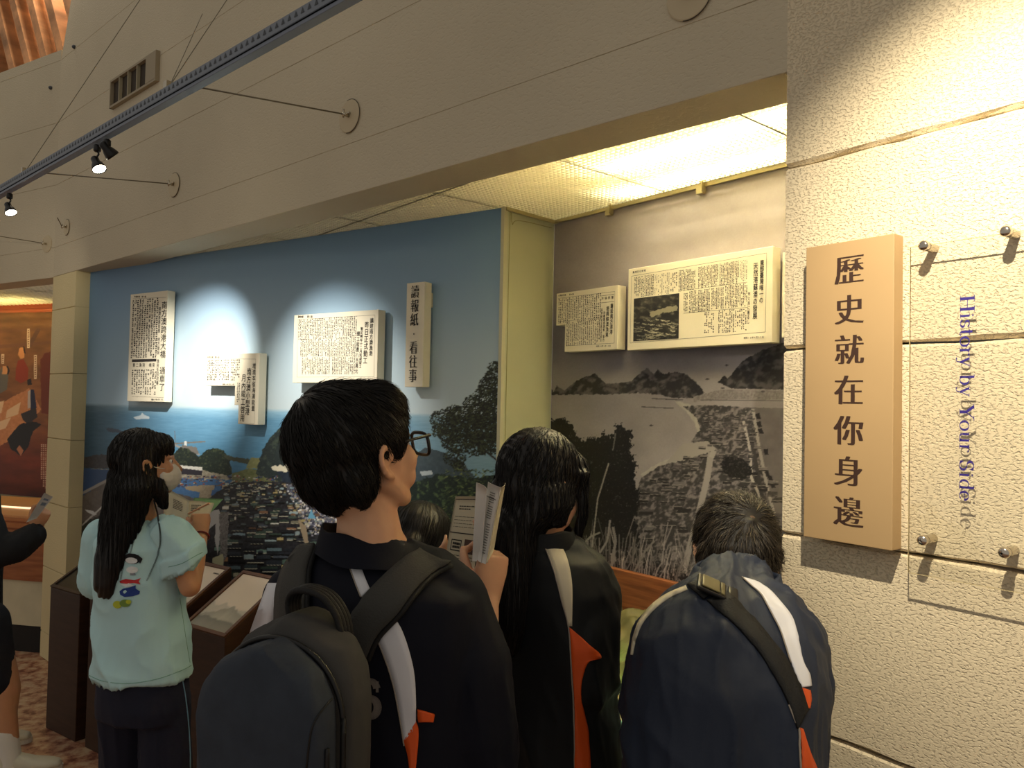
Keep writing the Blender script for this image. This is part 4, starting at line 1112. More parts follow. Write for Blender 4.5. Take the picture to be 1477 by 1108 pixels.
# ------------------------------------------------------------------ reading stands in front of the colour mural
kp0 = at(66, 1044, 3.85); ST = Plane(kp0, math.degrees(math.atan2(MUR.u.x, -MUR.u.y)))
STW = mat('stand brown laminate', (66, 42, 28), .45, rgb2=(52, 32, 21), vscale=7, stretch=(1, 6, 1)); STR = mat('stand rim', (98, 62, 40), .4)
labs = ['dark brown reading stand farthest left, its dark top printed with a white foam streak', 'dark brown reading stand between the leftmost one and the girl in the pale green shirt',
        'dark brown reading stand with a pale top, behind the bare elbow of the girl', 'dark brown reading stand nearest the backpack, its pale panel showing misty mountains']
for k in range(4):
    s0 = .369 * k; s1 = s0 + .28; hf = -.965; hbk = -.786; D_ = .30
    e_ = empty('reading_stand', ST.pt(s0 + .14, -H, -.15), labs[k], 'stand', 'reading stands before the colour mural'); e_.matrix_basis = Matrix.Translation((ST.pt(s0 + .14, 0, -.15).x, ST.pt(s0 + .14, 0, -.15).y, 0))
    v = []
    for s in (s0, s1): v += [(s, -H, -.0), (s, -H, -D_), (s, hbk, -D_), (s, hf, 0.0)]
    me = mesh(v, [(0, 1, 2, 3), (7, 6, 5, 4), (0, 4, 5, 1), (1, 5, 6, 2), (2, 6, 7, 3), (3, 7, 4, 0)]); me.flip_normals(); bevel_mesh(me, .003)
    put('body', me, STW, e_, pframe(ST))
    # sloped top: local frame a along s, b up the slope
    sl = math.atan2(hbk - hf, D_); up = V((0, math.sin(sl), -math.cos(sl))); nn_ = V((0, math.cos(sl), math.sin(sl)))
    fr = Matrix(((1, up.x, nn_.x, s0), (0, up.y, nn_.y, hf), (0, up.z, nn_.z, 0), (0, 0, 0, 1)))
    LT = math.hypot(D_, hbk - hf)
    mb = MB(); b_ = .018
    for (x0, x1, y0, y1) in ((0, .28, 0, b_), (0, .28, LT - b_, LT), (0, b_, b_, LT - b_), (.28 - b_, .28, b_, LT - b_)): mb.box(x0 + .001, x1 - .001, y0 + .001, y1 - .001, .0005, .010)
    mb.put('rim', STR if k else STW, e_, pframe(ST) @ fr)
    cv = Canvas(0, 0, 100, 120, 1.2)
    if k == 0:
        cv.a = ramp(fbm(cv.X, cv.Y, .05, 4, 3), [(0, (30, 30, 30)), (1, (60, 58, 52))])
        m_ = np.clip((fbm(cv.X, cv.Y, .08, 5, 8) - .52) * 10, 0, 1) * np.clip(1 - abs(cv.Y - 30 - (cv.X - 60) * -.5) / 22, 0, 1) * (cv.X > 25)
        cv.a = cv.a * (1 - m_[..., None]) + np.array((206, 206, 206)) * m_[..., None]
    else:
        g = (cv.Y / 120)
        cv.a = ramp(g, [(0, (236, 214, 190)), (.55, (232, 214, 192)), (.8, (190, 180, 160)), (1, (150, 144, 128))])
        for q, (yy, am, c_) in enumerate(((70, 16, (196, 186, 166)), (82, 20, (160, 154, 136)), (96, 14, (126, 122, 108)))):
            ridge = yy - am * fbm(cv.X, cv.X * 0, .06, 4, 3 + q + k) + am * .3 + (8 if q == 1 else 0) * np.cos(cv.X * .05)
            al = np.clip((cv.Y - ridge) / 3, 0, 1) * np.clip(1.2 - (cv.Y - ridge) / 26, .25, 1); cv.a = cv.a * (1 - al[..., None] * .8) + np.array(c_) * al[..., None] * .8
    ny_, nx_ = 110, 90
    A, B = np.meshgrid(np.linspace(b_, .28 - b_, nx_), np.linspace(b_, LT - b_, ny_))
    col = cv.sample((A / .28 * 100), (1 - B / LT) * 120) / 255; col = np.where(col <= .04045, col / 12.92, ((col + .055) / 1.055) ** 2.4)
    me = bpy.data.meshes.new('top'); loc = np.stack([A.ravel(), B.ravel(), np.full(A.size, .004)], 1); me.vertices.add(A.size); me.vertices.foreach_set('co', loc.astype(np.float32).ravel())
    i, j = np.meshgrid(np.arange(ny_ - 1), np.arange(nx_ - 1), indexing='ij'); b0 = (i * nx_ + j).ravel(); q = np.stack([b0, b0 + 1, b0 + nx_ + 1, b0 + nx_], 1).astype(np.int32)
    me.loops.add(q.size); me.polygons.add(len(q)); me.loops.foreach_set('vertex_index', q.ravel()); me.polygons.foreach_set('loop_start', np.arange(0, q.size, 4, dtype=np.int32)); me.update(calc_edges=True)
    ca = me.color_attributes.new('print', 'FLOAT_COLOR', 'POINT'); ca.data.foreach_set('color', np.concatenate([col.reshape(-1, 3), np.ones((A.size, 1))], 1).astype(np.float32).ravel())
    put('printed_top', me, mat('glossy print', (200, 200, 200), .22, attr='print'), e_, pframe(ST) @ fr)
    if k:
        mb = MB(); rr2 = random.Random(k)
        for q in range(7):
            g = glyph(rr2.choice('海港風景山水')); mb.add(g[0], g[1], Matrix.Translation((.21 + q * .006, LT - .05, .0045)) @ Matrix.Diagonal((.006, .008, 1, 1)))
        tag(mb.put('caption', PRINT_GREY, e_, pframe(ST) @ fr), kind='stuff')

# ------------------------------------------------------------------ curved counter in the next bay
CWOOD = mat('counter wood', (172, 106, 62), .35, rgb2=(136, 76, 42), vscale=4, stretch=(1, 1, 10)); CPL = mat('counter plaster', (206, 196, 164), .8, var=.08); CBLK = mat('plinth black', (26, 22, 20), .7)
path = [LEFT.pt(-1.9 + i * .12, -H, -.02 + .16 - .30 * ((i - 9) / 9) ** 2) for i in range(17)]
bk = [LMUR.pt(-2.2 + i * .16, -H, .02) for i in range(17)]
ec = empty('curved_counter', V((path[8].x, path[8].y, 0)), 'curved wooden counter on a plaster base under the brown painted mural', 'counter')
def band(z0, z1, inset, thick, name, m_):
    v = []; f = []
    for i, p in enumerate(path):
        b2 = bk[i]; d = (V((b2.x, b2.y, 0)) - V((p.x, p.y, 0))).normalized(); a = V((p.x, p.y, 0)) + d * inset; c = a + d * thick
        v += [(a.x, a.y, z0), (c.x, c.y, z0), (c.x, c.y, z1), (a.x, a.y, z1)]
    for i in range(len(path) - 1):
        for k in range(4): f.append((i * 4 + k, i * 4 + (k + 1) % 4, i * 4 + 4 + (k + 1) % 4, i * 4 + 4 + k))
    f += [(3, 2, 1, 0), tuple(len(v) - 4 + k for k in range(4))]
    me = mesh(v, f); bm = bmesh.new(); bm.from_mesh(me); bmesh.ops.recalc_face_normals(bm, faces=bm.faces); bm.to_mesh(me); bm.free()
    return put(name, me, m_, ec)
band(0.0, .17, .03, .5, 'plinth', CBLK); band(.17, .46, .02, .5, 'plaster_base', CPL); band(.46, .73, .0, .06, 'front_panel', CWOOD)
for i in range(3): band(.73 + .0, .745 + i * .012, .06 + .22 * i - .06, .22, 'top_step', CWOOD)
band(.768, .782, .60, 1.1, 'display_ledge', mat('counter light wood', (214, 160, 108), .35))
band(.782, .792, 1.0, .02, 'lit_edge_glow', mat('painted ledge glow', (255, 214, 170), .5, emit=1.6))  # glowing band paints the lit edge of the ledge; no lamp here
# lit louvres over that bay
cl = empty('ceiling_bay', LMUR.pt(0, H_CEIL), kind='structure')
louvre_field(LMUR, range(-4, 2), range(0, 3), cl, .79, [(LEFT.pt(0, 0, -.17), LEFT.n), (LMUR.pt(0, 0, .003), -LMUR.n)], n=12)
tube_light(LMUR.pt(-1.6, .9, .35), LMUR.pt(.2, .9, .35), 'glowing yellow tube above the louvres of the bay at the left edge', m=mat('bay tube glow', (255, 232, 160), .5, emit=30))
mb = MB(); mb.box(-2.6, .5, -H, .76 + .3, -.08, -.02); tag(mb.put('wall_bay', CPL, None, pframe(LMUR)), kind='structure')
mb = MB(); mb.box(-2.6, .5, 1.05, 1.10, -.08, 2.2); tag(mb.put('ceiling_bay_slab', CPL, None, pframe(LMUR)), kind='structure')

# ------------------------------------------------------------------ sign on the stone pillar
TAN = mat('tan sign board', (178, 148, 106), .6, var=.03); TAN2 = mat('dark engraving', (58, 36, 26), .7)
so_ = .034
poly = rect_poly(RIGHT, so_ + .01, 1163, 1290, 0, 357.5, 776, 336.5, 793.5)
es = empty('sign_board', RIGHT.pt((poly[0][0] + poly[1][0]) / 2, poly[0][1], 0), 'tall tan wooden sign board with seven engraved dark characters on the stone pillar', 'sign')
v, f = prism_mesh(poly, .008, so_ + .01); me = mesh(v, f)
gm = MB(); cxs, h0 = RIGHT.hit(1225, 391, so_ + .01); cx1, h1 = RIGHT.hit(1223.5, 741, so_ + .01)
wch = RIGHT.hit(1246, 391, so_ + .01)[0] - RIGHT.hit(1203.5, 391, so_ + .01)[0]
for i, ch in enumerate('歷史就在你身邊'):
    g = glyph(ch, True); t = i / 6; hh = h0 + (h1 - h0) * t; sc = wch * 1.02
    gm.add(g[0], g[1], Matrix.Translation((cxs + (cx1 - cxs) * t, hh, so_ + .0104)) @ Matrix.Diagonal((sc, sc * 1.02, .2, 1)))
bevel_mesh(me, .0015); put('board', me, TAN, es, pframe(RIGHT))
tag(gm.put('engraved_writing', TAN2, es, pframe(RIGHT)), kind='stuff')
mb = MB(); mb.box(poly[0][0] + .03, poly[1][0] - .03, poly[0][1] + .05, poly[2][1] - .05, 0.0005, .0079); mb.put('backing', CASE, es, pframe(RIGHT))

# ------------------------------------------------------------------ clear panel with English writing
GLASS = bpy.data.materials.new('clear acrylic'); GLASS.use_nodes = True; nt = GLASS.node_tree; nt.nodes.remove(nt.nodes['Principled BSDF'])
tr = nt.nodes.new('ShaderNodeBsdfTransparent'); gl = nt.nodes.new('ShaderNodeBsdfGlossy'); gl.inputs['Roughness'].default_value = .03; fr_ = nt.nodes.new('ShaderNodeFresnel'); fr_.inputs[0].default_value = 1.35
mxs = nt.nodes.new('ShaderNodeMixShader'); tr.inputs[0].default_value = (.985, .985, .975, 1); mxs.inputs[0].default_value = .05; nt.links.new(tr.outputs[0], mxs.inputs[1]); nt.links.new(gl.outputs[0], mxs.inputs[2]); nt.links.new(mxs.outputs[0], nt.nodes['Material Output'].inputs[0])
go = .036; sl_, _ = RIGHT.hit(1311.5, 590, go); _, gt = RIGHT.hit(1313, 357, go); _, gb = RIGHT.hit(1311, 826, go); sr_ = sl_ + .62
eg = empty('clear_panel', RIGHT.pt((sl_ + sr_) / 2, gb, go), 'clear acrylic panel with upright blue English writing, held off the stone pillar', 'sign')
mb = MB(); mb.box(sl_, sr_, gb, gt, go - .003, go); mb.put('pane', GLASS, eg, pframe(RIGHT))
EDGE = mat('acrylic edge', (214, 196, 150), .3)
mb = MB()
for q in ((sl_ - .0008, sl_, gb, gt), (sl_, sr_, gb - .0008, gb), (sl_, sr_, gt, gt + .0008)): mb.box(q[0], q[1], q[2], q[3], go - .003, go)
mb.put('polished_edge', EDGE, eg, pframe(RIGHT))
for i, (px, py) in enumerate([(1331, 354), (1449, 333), (1329, 780), (1447, 798)]):
    s, h = RIGHT.hit(px, py, go + .012)
    st_ = empty('standoff_bolt', RIGHT.pt(s, h, 0), ['chrome standoff bolt at the upper left corner of the clear panel', 'chrome standoff bolt highest on the clear panel, near the right picture edge', 'chrome standoff bolt at the lower left corner of the clear panel', 'chrome standoff bolt lowest on the clear panel, near the right picture edge'][i], 'bolt', 'standoff bolts of the clear panel')
    mb = MB(); mb.add(*lathe_vf([(.0085, 0.0005), (.0085, go - .004)], 20), axis_mat(RIGHT.pt(s, h, 0), RIGHT.pt(s, h, 1))); mb.put('sleeve', CHROME, st_, smooth=False)
    mb = MB(); mb.add(*lathe_vf([(.0095, go + .0005), (.0095, go + .008), (.0085, go + .0115), (.005, go + .013), (.0005, go + .0135)], 24), axis_mat(RIGHT.pt(s, h, 0), RIGHT.pt(s, h, 1))); mb.put('cap', mat('polished cap', (210, 200, 186), .15, metal=1), st_, smooth=True)

# a small serif alphabet drawn with thick and thin strokes (unit: cap height 1)
def bar(x0, y0, x1, y1, w0, w1=None):
    w1 = w0 if w1 is None else w1; w0 = w0 + .008; w1 = w1 + .008; L = math.hypot(x1 - x0, y1 - y0); nx, ny = -(y1 - y0) / L, (x1 - x0) / L
    return [[(x0 + nx * w0 / 2, y0 + ny * w0 / 2), (x1 + nx * w1 / 2, y1 + ny * w1 / 2), (x1 - nx * w1 / 2, y1 - ny * w1 / 2), (x0 - nx * w0 / 2, y0 - ny * w0 / 2)]]
def arc(cx, cy, rx, ry, a0, a1, thin=.035, thick=.12, n=18, mode='x'):
    out = []; P = []
    for i in range(n + 1):
        a = math.radians(a0 + (a1 - a0) * i / n); k = abs(math.cos(a)) ** 1.3 if mode == 'x' else abs(math.sin(a)); P.append((cx + rx * math.cos(a), cy + ry * math.sin(a), thin + (thick - thin) * k))
    for p, q in zip(P[:-1], P[1:]): out += bar(p[0], p[1], q[0], q[1], p[2], q[2])
    return out
def ser(x, y, w=.24): return bar(x - w / 2, y, x + w / 2, y, .035)
T_ = .14
ALPHA = {
    'H': (.86, bar(.16, 0, .16, 1, T_) + bar(.68, 0, .68, 1, T_) + bar(.16, .5, .68, .5, .04) + ser(.16, .018, .3) + ser(.16, .982, .3) + ser(.68, .018, .3) + ser(.68, .982, .3)),
    'i': (.32, bar(.16, 0, .16, .66, .10) + ser(.16, .018) + bar(.05, .64, .18, .66, .035) + arc(.15, .88, .035, .035, 0, 360, .07, .07, 8)),
    's': (.46, arc(.23, .50, .14, .155, 20, 270, .03, .10, 16) + arc(.23, .18, .15, .16, 90, -160, .03, .11, 16) + bar(.37, .5, .37, .64, .03) + bar(.07, .04, .07, .2, .03)),
    't': (.38, bar(.17, .08, .17, .86, .10) + bar(.04, .65, .34, .65, .035) + arc(.27, .10, .10, .09, 180, 330, .035, .09, 10)),
    'o': (.56, arc(.28, .33, .215, .32, 0, 360, .035, .11, 24)),
    'r': (.44, bar(.15, 0, .15, .66, .10) + ser(.15, .018, .26) + bar(.04, .64, .16, .66, .035) + arc(.32, .46, .15, .18, 160, 60, .035, .05, 8) + arc(.38, .60, .03, .03, 0, 360, .07, .07, 8)),
    'y': (.56, bar(.12, .65, .31, .02, .10) + bar(.48, .65, .27, -.08, .035) + arc(.16, -.10, .12, .16, 10, -90, .035, .04, 8) + arc(.12, -.23, .035, .03, 0, 360, .06, .06, 8) + ser(.11, .65) + ser(.47, .65, .2)),
    'b': (.58, bar(.14, 0, .14, 1, .10) + bar(.02, .98, .14, 1, .035) + arc(.29, .33, .20, .32, -150, 150, .035, .11, 20)),
    'Y': (.80, bar(.12, .98, .40, .46, T_) + bar(.70, .98, .42, .46, .04) + bar(.40, 0, .40, .48, T_) + ser(.40, .018, .3) + ser(.12, .982, .3) + ser(.70, .982, .24)),
    'u': (.60, bar(.14, .2, .14, .66, .10) + bar(.45, 0, .45, .66, .10) + arc(.29, .19, .155, .18, 180, 340, .04, .10, 12) + bar(.03, .65, .14, .65, .035) + bar(.34, .65, .45, .65, .035) + bar(.45, .018, .56, .018, .035)),
    'S': (.62, arc(.31, .75, .20, .23, 20, 270, .035, .13, 18) + arc(.31, .26, .21, .25, 90, -160, .035, .13, 18) + bar(.50, .72, .50, .98, .035) + bar(.10, .02, .10, .28, .035)),
    'd': (.60, bar(.45, 0, .45, 1, .10) + bar(.34, .98, .45, 1, .035) + bar(.45, .018, .56, .018, .035) + arc(.30, .33, .20, .32, 30, 330, .035, .11, 20)),
    'e': (.52, arc(.27, .33, .20, .32, 0, 315, .035, .11, 22) + bar(.08, .36, .46, .36, .035)),
    ' ': (.34, []),
}
txt = 'History by Your Side'; tot = sum(ALPHA[c][0] for c in txt)
sA, hA = RIGHT.hit(1385, 427, go); sB, hB = RIGHT.hit(1385, 722, go); cap = RIGHT.hit(1406, 430, go)[0] - sA; run = hA - hB
mb = MB(); xx = 0; k_ = run / tot
for ch in txt:
    wd, ps = ALPHA[ch]
    for q in ps:
        vv = [(sA + y * cap, hA - (xx + x) * k_, go + .0004) for x, y in q]
        mb.add(vv, [tuple(range(len(vv)))])
    xx += wd
tag(mb.put('english_writing', mat('blue lettering', (52, 40, 122), .5), eg, pframe(RIGHT)), kind='stuff')

# ------------------------------------------------------------------ people: tools
def A(px, py, z): return at(px, py, z)


def sphere_vf(c, r, M=None, n=14, m=9):
    """ellipsoid, r may be a 3-tuple; M a 3x3 rotation"""
    if not hasattr(r, '__len__'): r = (r, r, r)
    v = [(0, 0, r[2])]; c = V(c)
    for i in range(1, m):
        a = PI * i / m
        for k in range(n):
            b = 2 * PI * k / n; v.append((r[0] * math.sin(a) * math.cos(b), r[1] * math.sin(a) * math.sin(b), r[2] * math.cos(a)))
    v.append((0, 0, -r[2])); f = [(0, 1 + k, 1 + (k + 1) % n) for k in range(n)]
    for i in range(m - 2):
        for k in range(n): f.append((1 + i * n + k, 1 + (i + 1) * n + k, 1 + (i + 1) * n + (k + 1) % n, 1 + i * n + (k + 1) % n))
    L = len(v) - 1; f += [(L, 1 + (m - 2) * n + (k + 1) % n, 1 + (m - 2) * n + k) for k in range(n)]
    v = [c + ((M @ V(p)) if M is not None else V(p)) for p in v]
    return v, f


class Blob:
    def __init__(s): s.mb = MB()
    def ell(s, c, r, M=None): s.mb.add(*sphere_vf(c, r, M)); return s
    def sweep(s, pts, n=14):
        """pts: (point, radius) list, a chain of tapered capsules"""
        for (p, r) in pts: s.mb.add(*sphere_vf(p, r, n=n, m=8))
        for (p, r), (q, t) in zip(pts[:-1], pts[1:]):
            if (V(q) - V(p)).length > 1e-5: s.mb.add(*tube_vf([p, q], [r * .995, t * .995], n))
        return s
    def loft(s, rings, n=28, e=2.2):
        """rings: (centre, half-width vector, half-depth vector)"""
        v = []; f = []
        for c, a, b in rings:
            c, a, b = V(c), V(a), V(b)
            for k in range(n):
                w = 2 * PI * k / n; cx, sx = math.cos(w), math.sin(w)
                v.append(c + a * math.copysign(abs(cx) ** (2 / e), cx) + b * math.copysign(abs(sx) ** (2 / e), sx))
        for i in range(len(rings) - 1):
            for k in range(n): f.append((i * n + k, i * n + (k + 1) % n, (i + 1) * n + (k + 1) % n, (i + 1) * n + k))
        f.append(tuple(range(n - 1, -1, -1))); f.append(tuple((len(rings) - 1) * n + k for k in range(n)))
        s.mb.add(v, f); return s

    def skin(s, voxel=.005, smooth=6, fac=.6):
        me = s.mb.mesh(); bm = bmesh.new(); bm.from_mesh(me); bmesh.ops.recalc_face_normals(bm, faces=bm.faces); bm.to_mesh(me); bm.free()
        o = bpy.data.objects.new('tmp', me); COL.objects.link(o)
        md = o.modifiers.new('r', 'REMESH'); md.mode = 'VOXEL'; md.voxel_size = voxel
        if smooth: sm = o.modifiers.new('s', 'SMOOTH'); sm.iterations = smooth; sm.factor = fac
        dg = bpy.context.evaluated_depsgraph_get(); dg.update()
        out = bpy.data.meshes.new_from_object(o.evaluated_get(dg)); bpy.data.objects.remove(o); bpy.data.meshes.remove(me)
        return out


def wrinkle(me, fn):
    """move the vertices along their normals by fn(co, no)"""
    n = len(me.vertices); co = np.empty(n * 3, np.float32); me.vertices.foreach_get('co', co); co = co.reshape(-1, 3)
    no = np.empty(n * 3, np.float32); me.vertex_normals.foreach_get('vector', no); no = no.reshape(-1, 3)
    d = fn(co, no); me.vertices.foreach_set('co', (co + no * d[:, None]).astype(np.float32).ravel()); me.update()


def folds(amp, scale=(9, 3.2), ang=.5, seed=0, fine=.25, horiz=0.0):
    """soft cloth folds: ridged noise stretched along a slanted direction"""
    def fn(co, no):
        th = np.arctan2(no[:, 1], no[:, 0]) * .14; u = co[:, 0] + th; z = co[:, 2]
        a = u * math.cos(ang) + z * math.sin(ang); b = -u * math.sin(ang) + z * math.cos(ang)
        if horiz: a, b = z, u
        r = 1 - np.abs(vn(a, b * scale[1] / scale[0], scale[0], seed) * 2 - 1); r2 = 1 - np.abs(vn(a + b * .4, b * .5, scale[0] * 2.1, seed + 4) * 2 - 1)
        m = fbm(u, z, 3.5, 2, seed + 8)
        return amp * ((r ** 2 - .35) * (m * 1.4) + fine * (r2 ** 2 - .35))
    return fn


def bvh_of(me, M=None):
    v = [p.co.copy() for p in me.vertices] if M is None else [M @ p.co for p in me.vertices]
    return BVHTree.FromPolygons(v, [tuple(p.vertices) for p in me.polygons])


def world_put(name, me, material, parent, smooth=True):
    """mesh given in world coordinates, child of parent"""
    return put(name, me, material, parent, Matrix.Identity(4), smooth)


def cast(bv, px, py, zmax=9):
    d = (at(px, py, 1.0) - CAM).normalized(); h = bv.ray_cast(CAM, d, zmax)
    return h[0], h[1]


def drape(name, bv, L, R, material, parent, lift=.003, thick=.004, cols=5, k=5, smooth=True, crown=0.0):
    """a band of cloth lying on the surface: left and right border given as seen in the picture"""
    Ls = catmull([V((x, y, 0)) for x, y in L], k); Rs = catmull([V((x, y, 0)) for x, y in R], k); top = []; last = None
    grid = []
    for a, b in zip(Ls, Rs):
        row = []
        for j in range(cols + 1):
            t = j / cols; p = a.lerp(b, t); h, n = cast(bv, p.x, p.y)
            if h is None:
                h = None
            row.append([p, h, n, t])
        grid.append(row)
    for i, row in enumerate(grid):                       # fill misses from the nearest hit in the row or the row before
        hits = [c for c in row if c[1] is not None]
        for c in row:
            if c[1] is None:
                src = min(hits, key=lambda q: abs(q[3] - c[3])) if hits else (grid[i - 1][0] if i else None)
                if src is None or src[1] is None: c[1] = at(c[0].x, c[0].y, 1.5); c[2] = V((0, -1, 0))
                else: c[1] = at(c[0].x, c[0].y, src[1].y); c[2] = src[2]
    nr, nc = len(grid), cols + 1; v = []; f = []
    for row in grid:
        for p, h, n, t in row: v.append(h + n * (lift + crown * (1 - (2 * t - 1) ** 2)))
    for row in grid:
        for p, h, n, t in row: v.append(h + n * (lift - thick))
    N = nr * nc
    for i in range(nr - 1):
        for j in range(nc - 1):
            a = i * nc + j; f.append((a, a + nc, a + nc + 1, a + 1)); f.append((N + a, N + a + 1, N + a + nc + 1, N + a + nc))
    ring = [j for j in range(nc)] + [i * nc + nc - 1 for i in range(1, nr)] + [(nr - 1) * nc + j for j in range(nc - 2, -1, -1)] + [i * nc for i in range(nr - 2, 0, -1)]
    for q in range(len(ring)):
        a, b = ring[q], ring[(q + 1) % len(ring)]; f.append((a, b, N + b, N + a))
    me = mesh(v, f); bm = bmesh.new(); bm.from_mesh(me); bmesh.ops.recalc_face_normals(bm, faces=bm.faces); bm.to_mesh(me); bm.free()
    return world_put(name, me, material, parent, smooth)


def seam(name, bv, pts, r, material, parent, lift=.001, k=6):
    P = []
    for p in catmull([V((x, y, 0)) for x, y in pts], k):
        h, n = cast(bv, p.x, p.y)
        if h is not None: P.append(h + n * lift)
    if len(P) < 2: return None
    mb = MB(); mb.tube(P, r, 6); return mb.put(name, material, parent, Matrix.Identity(4), smooth=True)


def strands(bv, roots, dirfn, length, seg, w, lift=.001, end_lift=.004, seed=0, jitter=.15, free=None):
    """thin tapering locks that follow the hair surface"""
    r = random.Random(seed); v = []; f = []
    for p, n in roots:
        L = length * r.uniform(.6, 1.15); st = L / seg; q = p.copy(); nn = n.copy(); path = []; jit = V((r.uniform(-1, 1), r.uniform(-1, 1), r.uniform(-1, 1))) * jitter
        lf = r.uniform(.3, 1.2)
        for i in range(seg + 1):
            path.append((q + nn * (lift + end_lift * lf * (i / seg) ** 2), nn.copy()))
            d = dirfn(q) + jit; d = d - nn * d.dot(nn)
            if d.length < 1e-6: break
            q2 = q + d.normalized() * st
            h = bv.find_nearest(q2)
            if h[0] is None: break
            if free is not None and (h[0] - q2).length > free: q = q2; continue
            q = h[0]; nn = h[1]
        b = len(v); m = len(path)
        for i, (c, nv) in enumerate(path):
            a = path[max(0, i - 1)][0]; e = path[min(m - 1, i + 1)][0]; t = (e - a); t = t.normalized() if t.length > 1e-9 else V((0, 0, -1)); s = t.cross(nv); s = s.normalized() if s.length > 1e-9 else V((1, 0, 0))
            ww = w * (1 - .85 * (i / max(1, m - 1)) ** 1.5) * (.5 + .5 * min(1, i / 1.5))
            v += [c - s * ww, c + s * ww, c + nv * ww * .8]
        for i in range(m - 1):
            for k in range(3):
                k2 = (k + 1) % 3; f.append((b + i * 3 + k, b + i * 3 + k2, b + i * 3 + 3 + k2, b + i * 3 + 3 + k))
    return v, f


def roots_on(me, cond, num, seed=0):
    r = random.Random(seed); ps = [p for p in me.polygons if cond(p.center)]
    if not ps: return []
    return [(V(p.center), V(p.normal)) for p in (r.choice(ps) for _ in range(num))]


def head_matrix(c, yaw, pitch=0, roll=0):
    """local +y = face direction (yaw measured from straight away to the right), +z = up, +x = the person's right"""
    a = math.radians(yaw); M = Matrix.Rotation(-a, 4, 'Z') @ Matrix.Rotation(math.radians(pitch), 4, 'X') @ Matrix.Rotation(math.radians(roll), 4, 'Y'); M.translation = c
    return M


def head_prims(B, M, s=1.0):
    R = M.to_3x3(); q = lambda x, y, z: M @ V((x * s, y * s, z * s)); rr = lambda *a: tuple(k * s for k in a)
    B.ell(q(0, -.014, .022), rr(.075, .094, .092), R); B.ell(q(0, .032, -.032), rr(.065, .060, .080), R); B.ell(q(0, .030, -.055), rr(.058, .052, .052), R)
    B.ell(q(0, .058, -.088), rr(.028, .028, .024), R)
    for k in (-1, 1):
        B.sweep([(q(k * .058, .0, -.046), .018 * s), (q(k * .046, .032, -.080), .018 * s), (q(k * .012, .064, -.098), .017 * s)])
        B.ell(q(k * .037, .058, -.026), rr(.027, .026, .030), R); B.ell(q(k * .038, .056, -.054), rr(.022, .022, .024), R)
        B.sweep([(q(k * .044, .066, .018), .010 * s), (q(0, .082, .016), .011 * s)])
        Re = R @ Matrix.Rotation(math.radians(k * 22), 3, 'Z') @ Matrix.Rotation(math.radians(12), 3, 'X')
        for a in range(9):                      # ear: a curved rim, the hollow and the lobe
            t = math.radians(-60 + a * 30)
            B.ell(q(k * .078, -.008, -.010) + Re @ V((k * .006 * s, -.015 * s * math.cos(t), .026 * s * math.sin(t))), rr(.0062, .0062, .0075), Re)
        B.ell(q(k * .074, -.006, -.012), rr(.006, .014, .024), Re); B.ell(q(k * .079, .002, -.038), rr(.006, .008, .009), Re)
    B.sweep([(q(0, .086, .004), .008 * s), (q(0, .100, -.020), .010 * s), (q(0, .108, -.034), .0115 * s)]); B.sweep([(q(-.012, .096, -.038), .008 * s), (q(.012, .096, -.038), .008 * s)])
    B.sweep([(q(-.021, .082, -.062), .006 * s), (q(0, .093, -.060), .0085 * s), (q(.021, .082, -.062), .006 * s)]); B.sweep([(q(-.017, .082, -.071), .006 * s), (q(0, .091, -.071), .009 * s), (q(.017, .082, -.071), .006 * s)])


def hand_prims(B, M, curl=(30, 35, 40, 45), side=1, thumb=(40, 20), s=1.0, spread=3):
    """M: origin wrist, y to the fingers, z out of the back of the hand, x*side to the thumb"""
    R = M.to_3x3(); q = lambda x, y, z: M @ V((x * side * s, y * s, z * s))
    B.loft([(q(0, -.01, 0), R @ V((.025 * s, 0, 0)), R @ V((0, 0, .019 * s))), (q(0, .02, 0), R @ V((.031 * s, 0, 0)), R @ V((0, 0, .017 * s))), (q(.001, .055, .001), R @ V((.039 * s, 0, 0)), R @ V((0, 0, .0145 * s))), (q(0, .085, .001), R @ V((.037 * s, 0, 0)), R @ V((0, 0, .011 * s)))], 20)
    B.ell(q(.026, .035, -.008), (.014 * s, .026 * s, .013 * s), R)
    for i, (x, L, r) in enumerate(((.029, .070, .0084), (.010, .078, .0086), (-.010, .072, .0082), (-.028, .056, .0074))):
        p = V((x, .078, .0)); d = V((math.sin(math.radians(spread * (1.5 - i))), math.cos(math.radians(spread * (1.5 - i))), 0)); a = 0; ch = [(q(p.x, p.y - .02, p.z), r * s * .95)]; ch.append((q(*p), r * s * 1.1))
        for k, fr in enumerate((.46, .30, .24)):
            a += math.radians(curl[i] * (1.0, 1.15, .7)[k]); dd = V((d.x * math.cos(a), d.y * math.cos(a), -math.sin(a))); p = p + dd * L * fr; ch.append((q(*p), r * s * (1.0, .92, .80)[k]))
        B.sweep(ch, 10)
    t1, t2 = math.radians(thumb[0]), math.radians(thumb[1]); p = V((.026, .020, -.006)); d = V((math.sin(t1), math.cos(t1), -math.sin(t2))).normalized(); ch = [(q(*p), .0125 * s)]
    for k, L in enumerate((.034, .030, .024)):
        p = p + d * L; ch.append((q(*p), (.0108, .0100, .0085)[k] * s)); d = (d + V((-.25, .15, -.22))).normalized()
    B.sweep(ch, 10)


def hand_matrix(wrist, fdir, back):
    y = V(fdir).normalized(); z = V(back); z = (z - y * z.dot(y)).normalized(); x = y.cross(z)
    M = Matrix((x, y, z)).transposed().to_4x4(); M.translation = wrist; return M


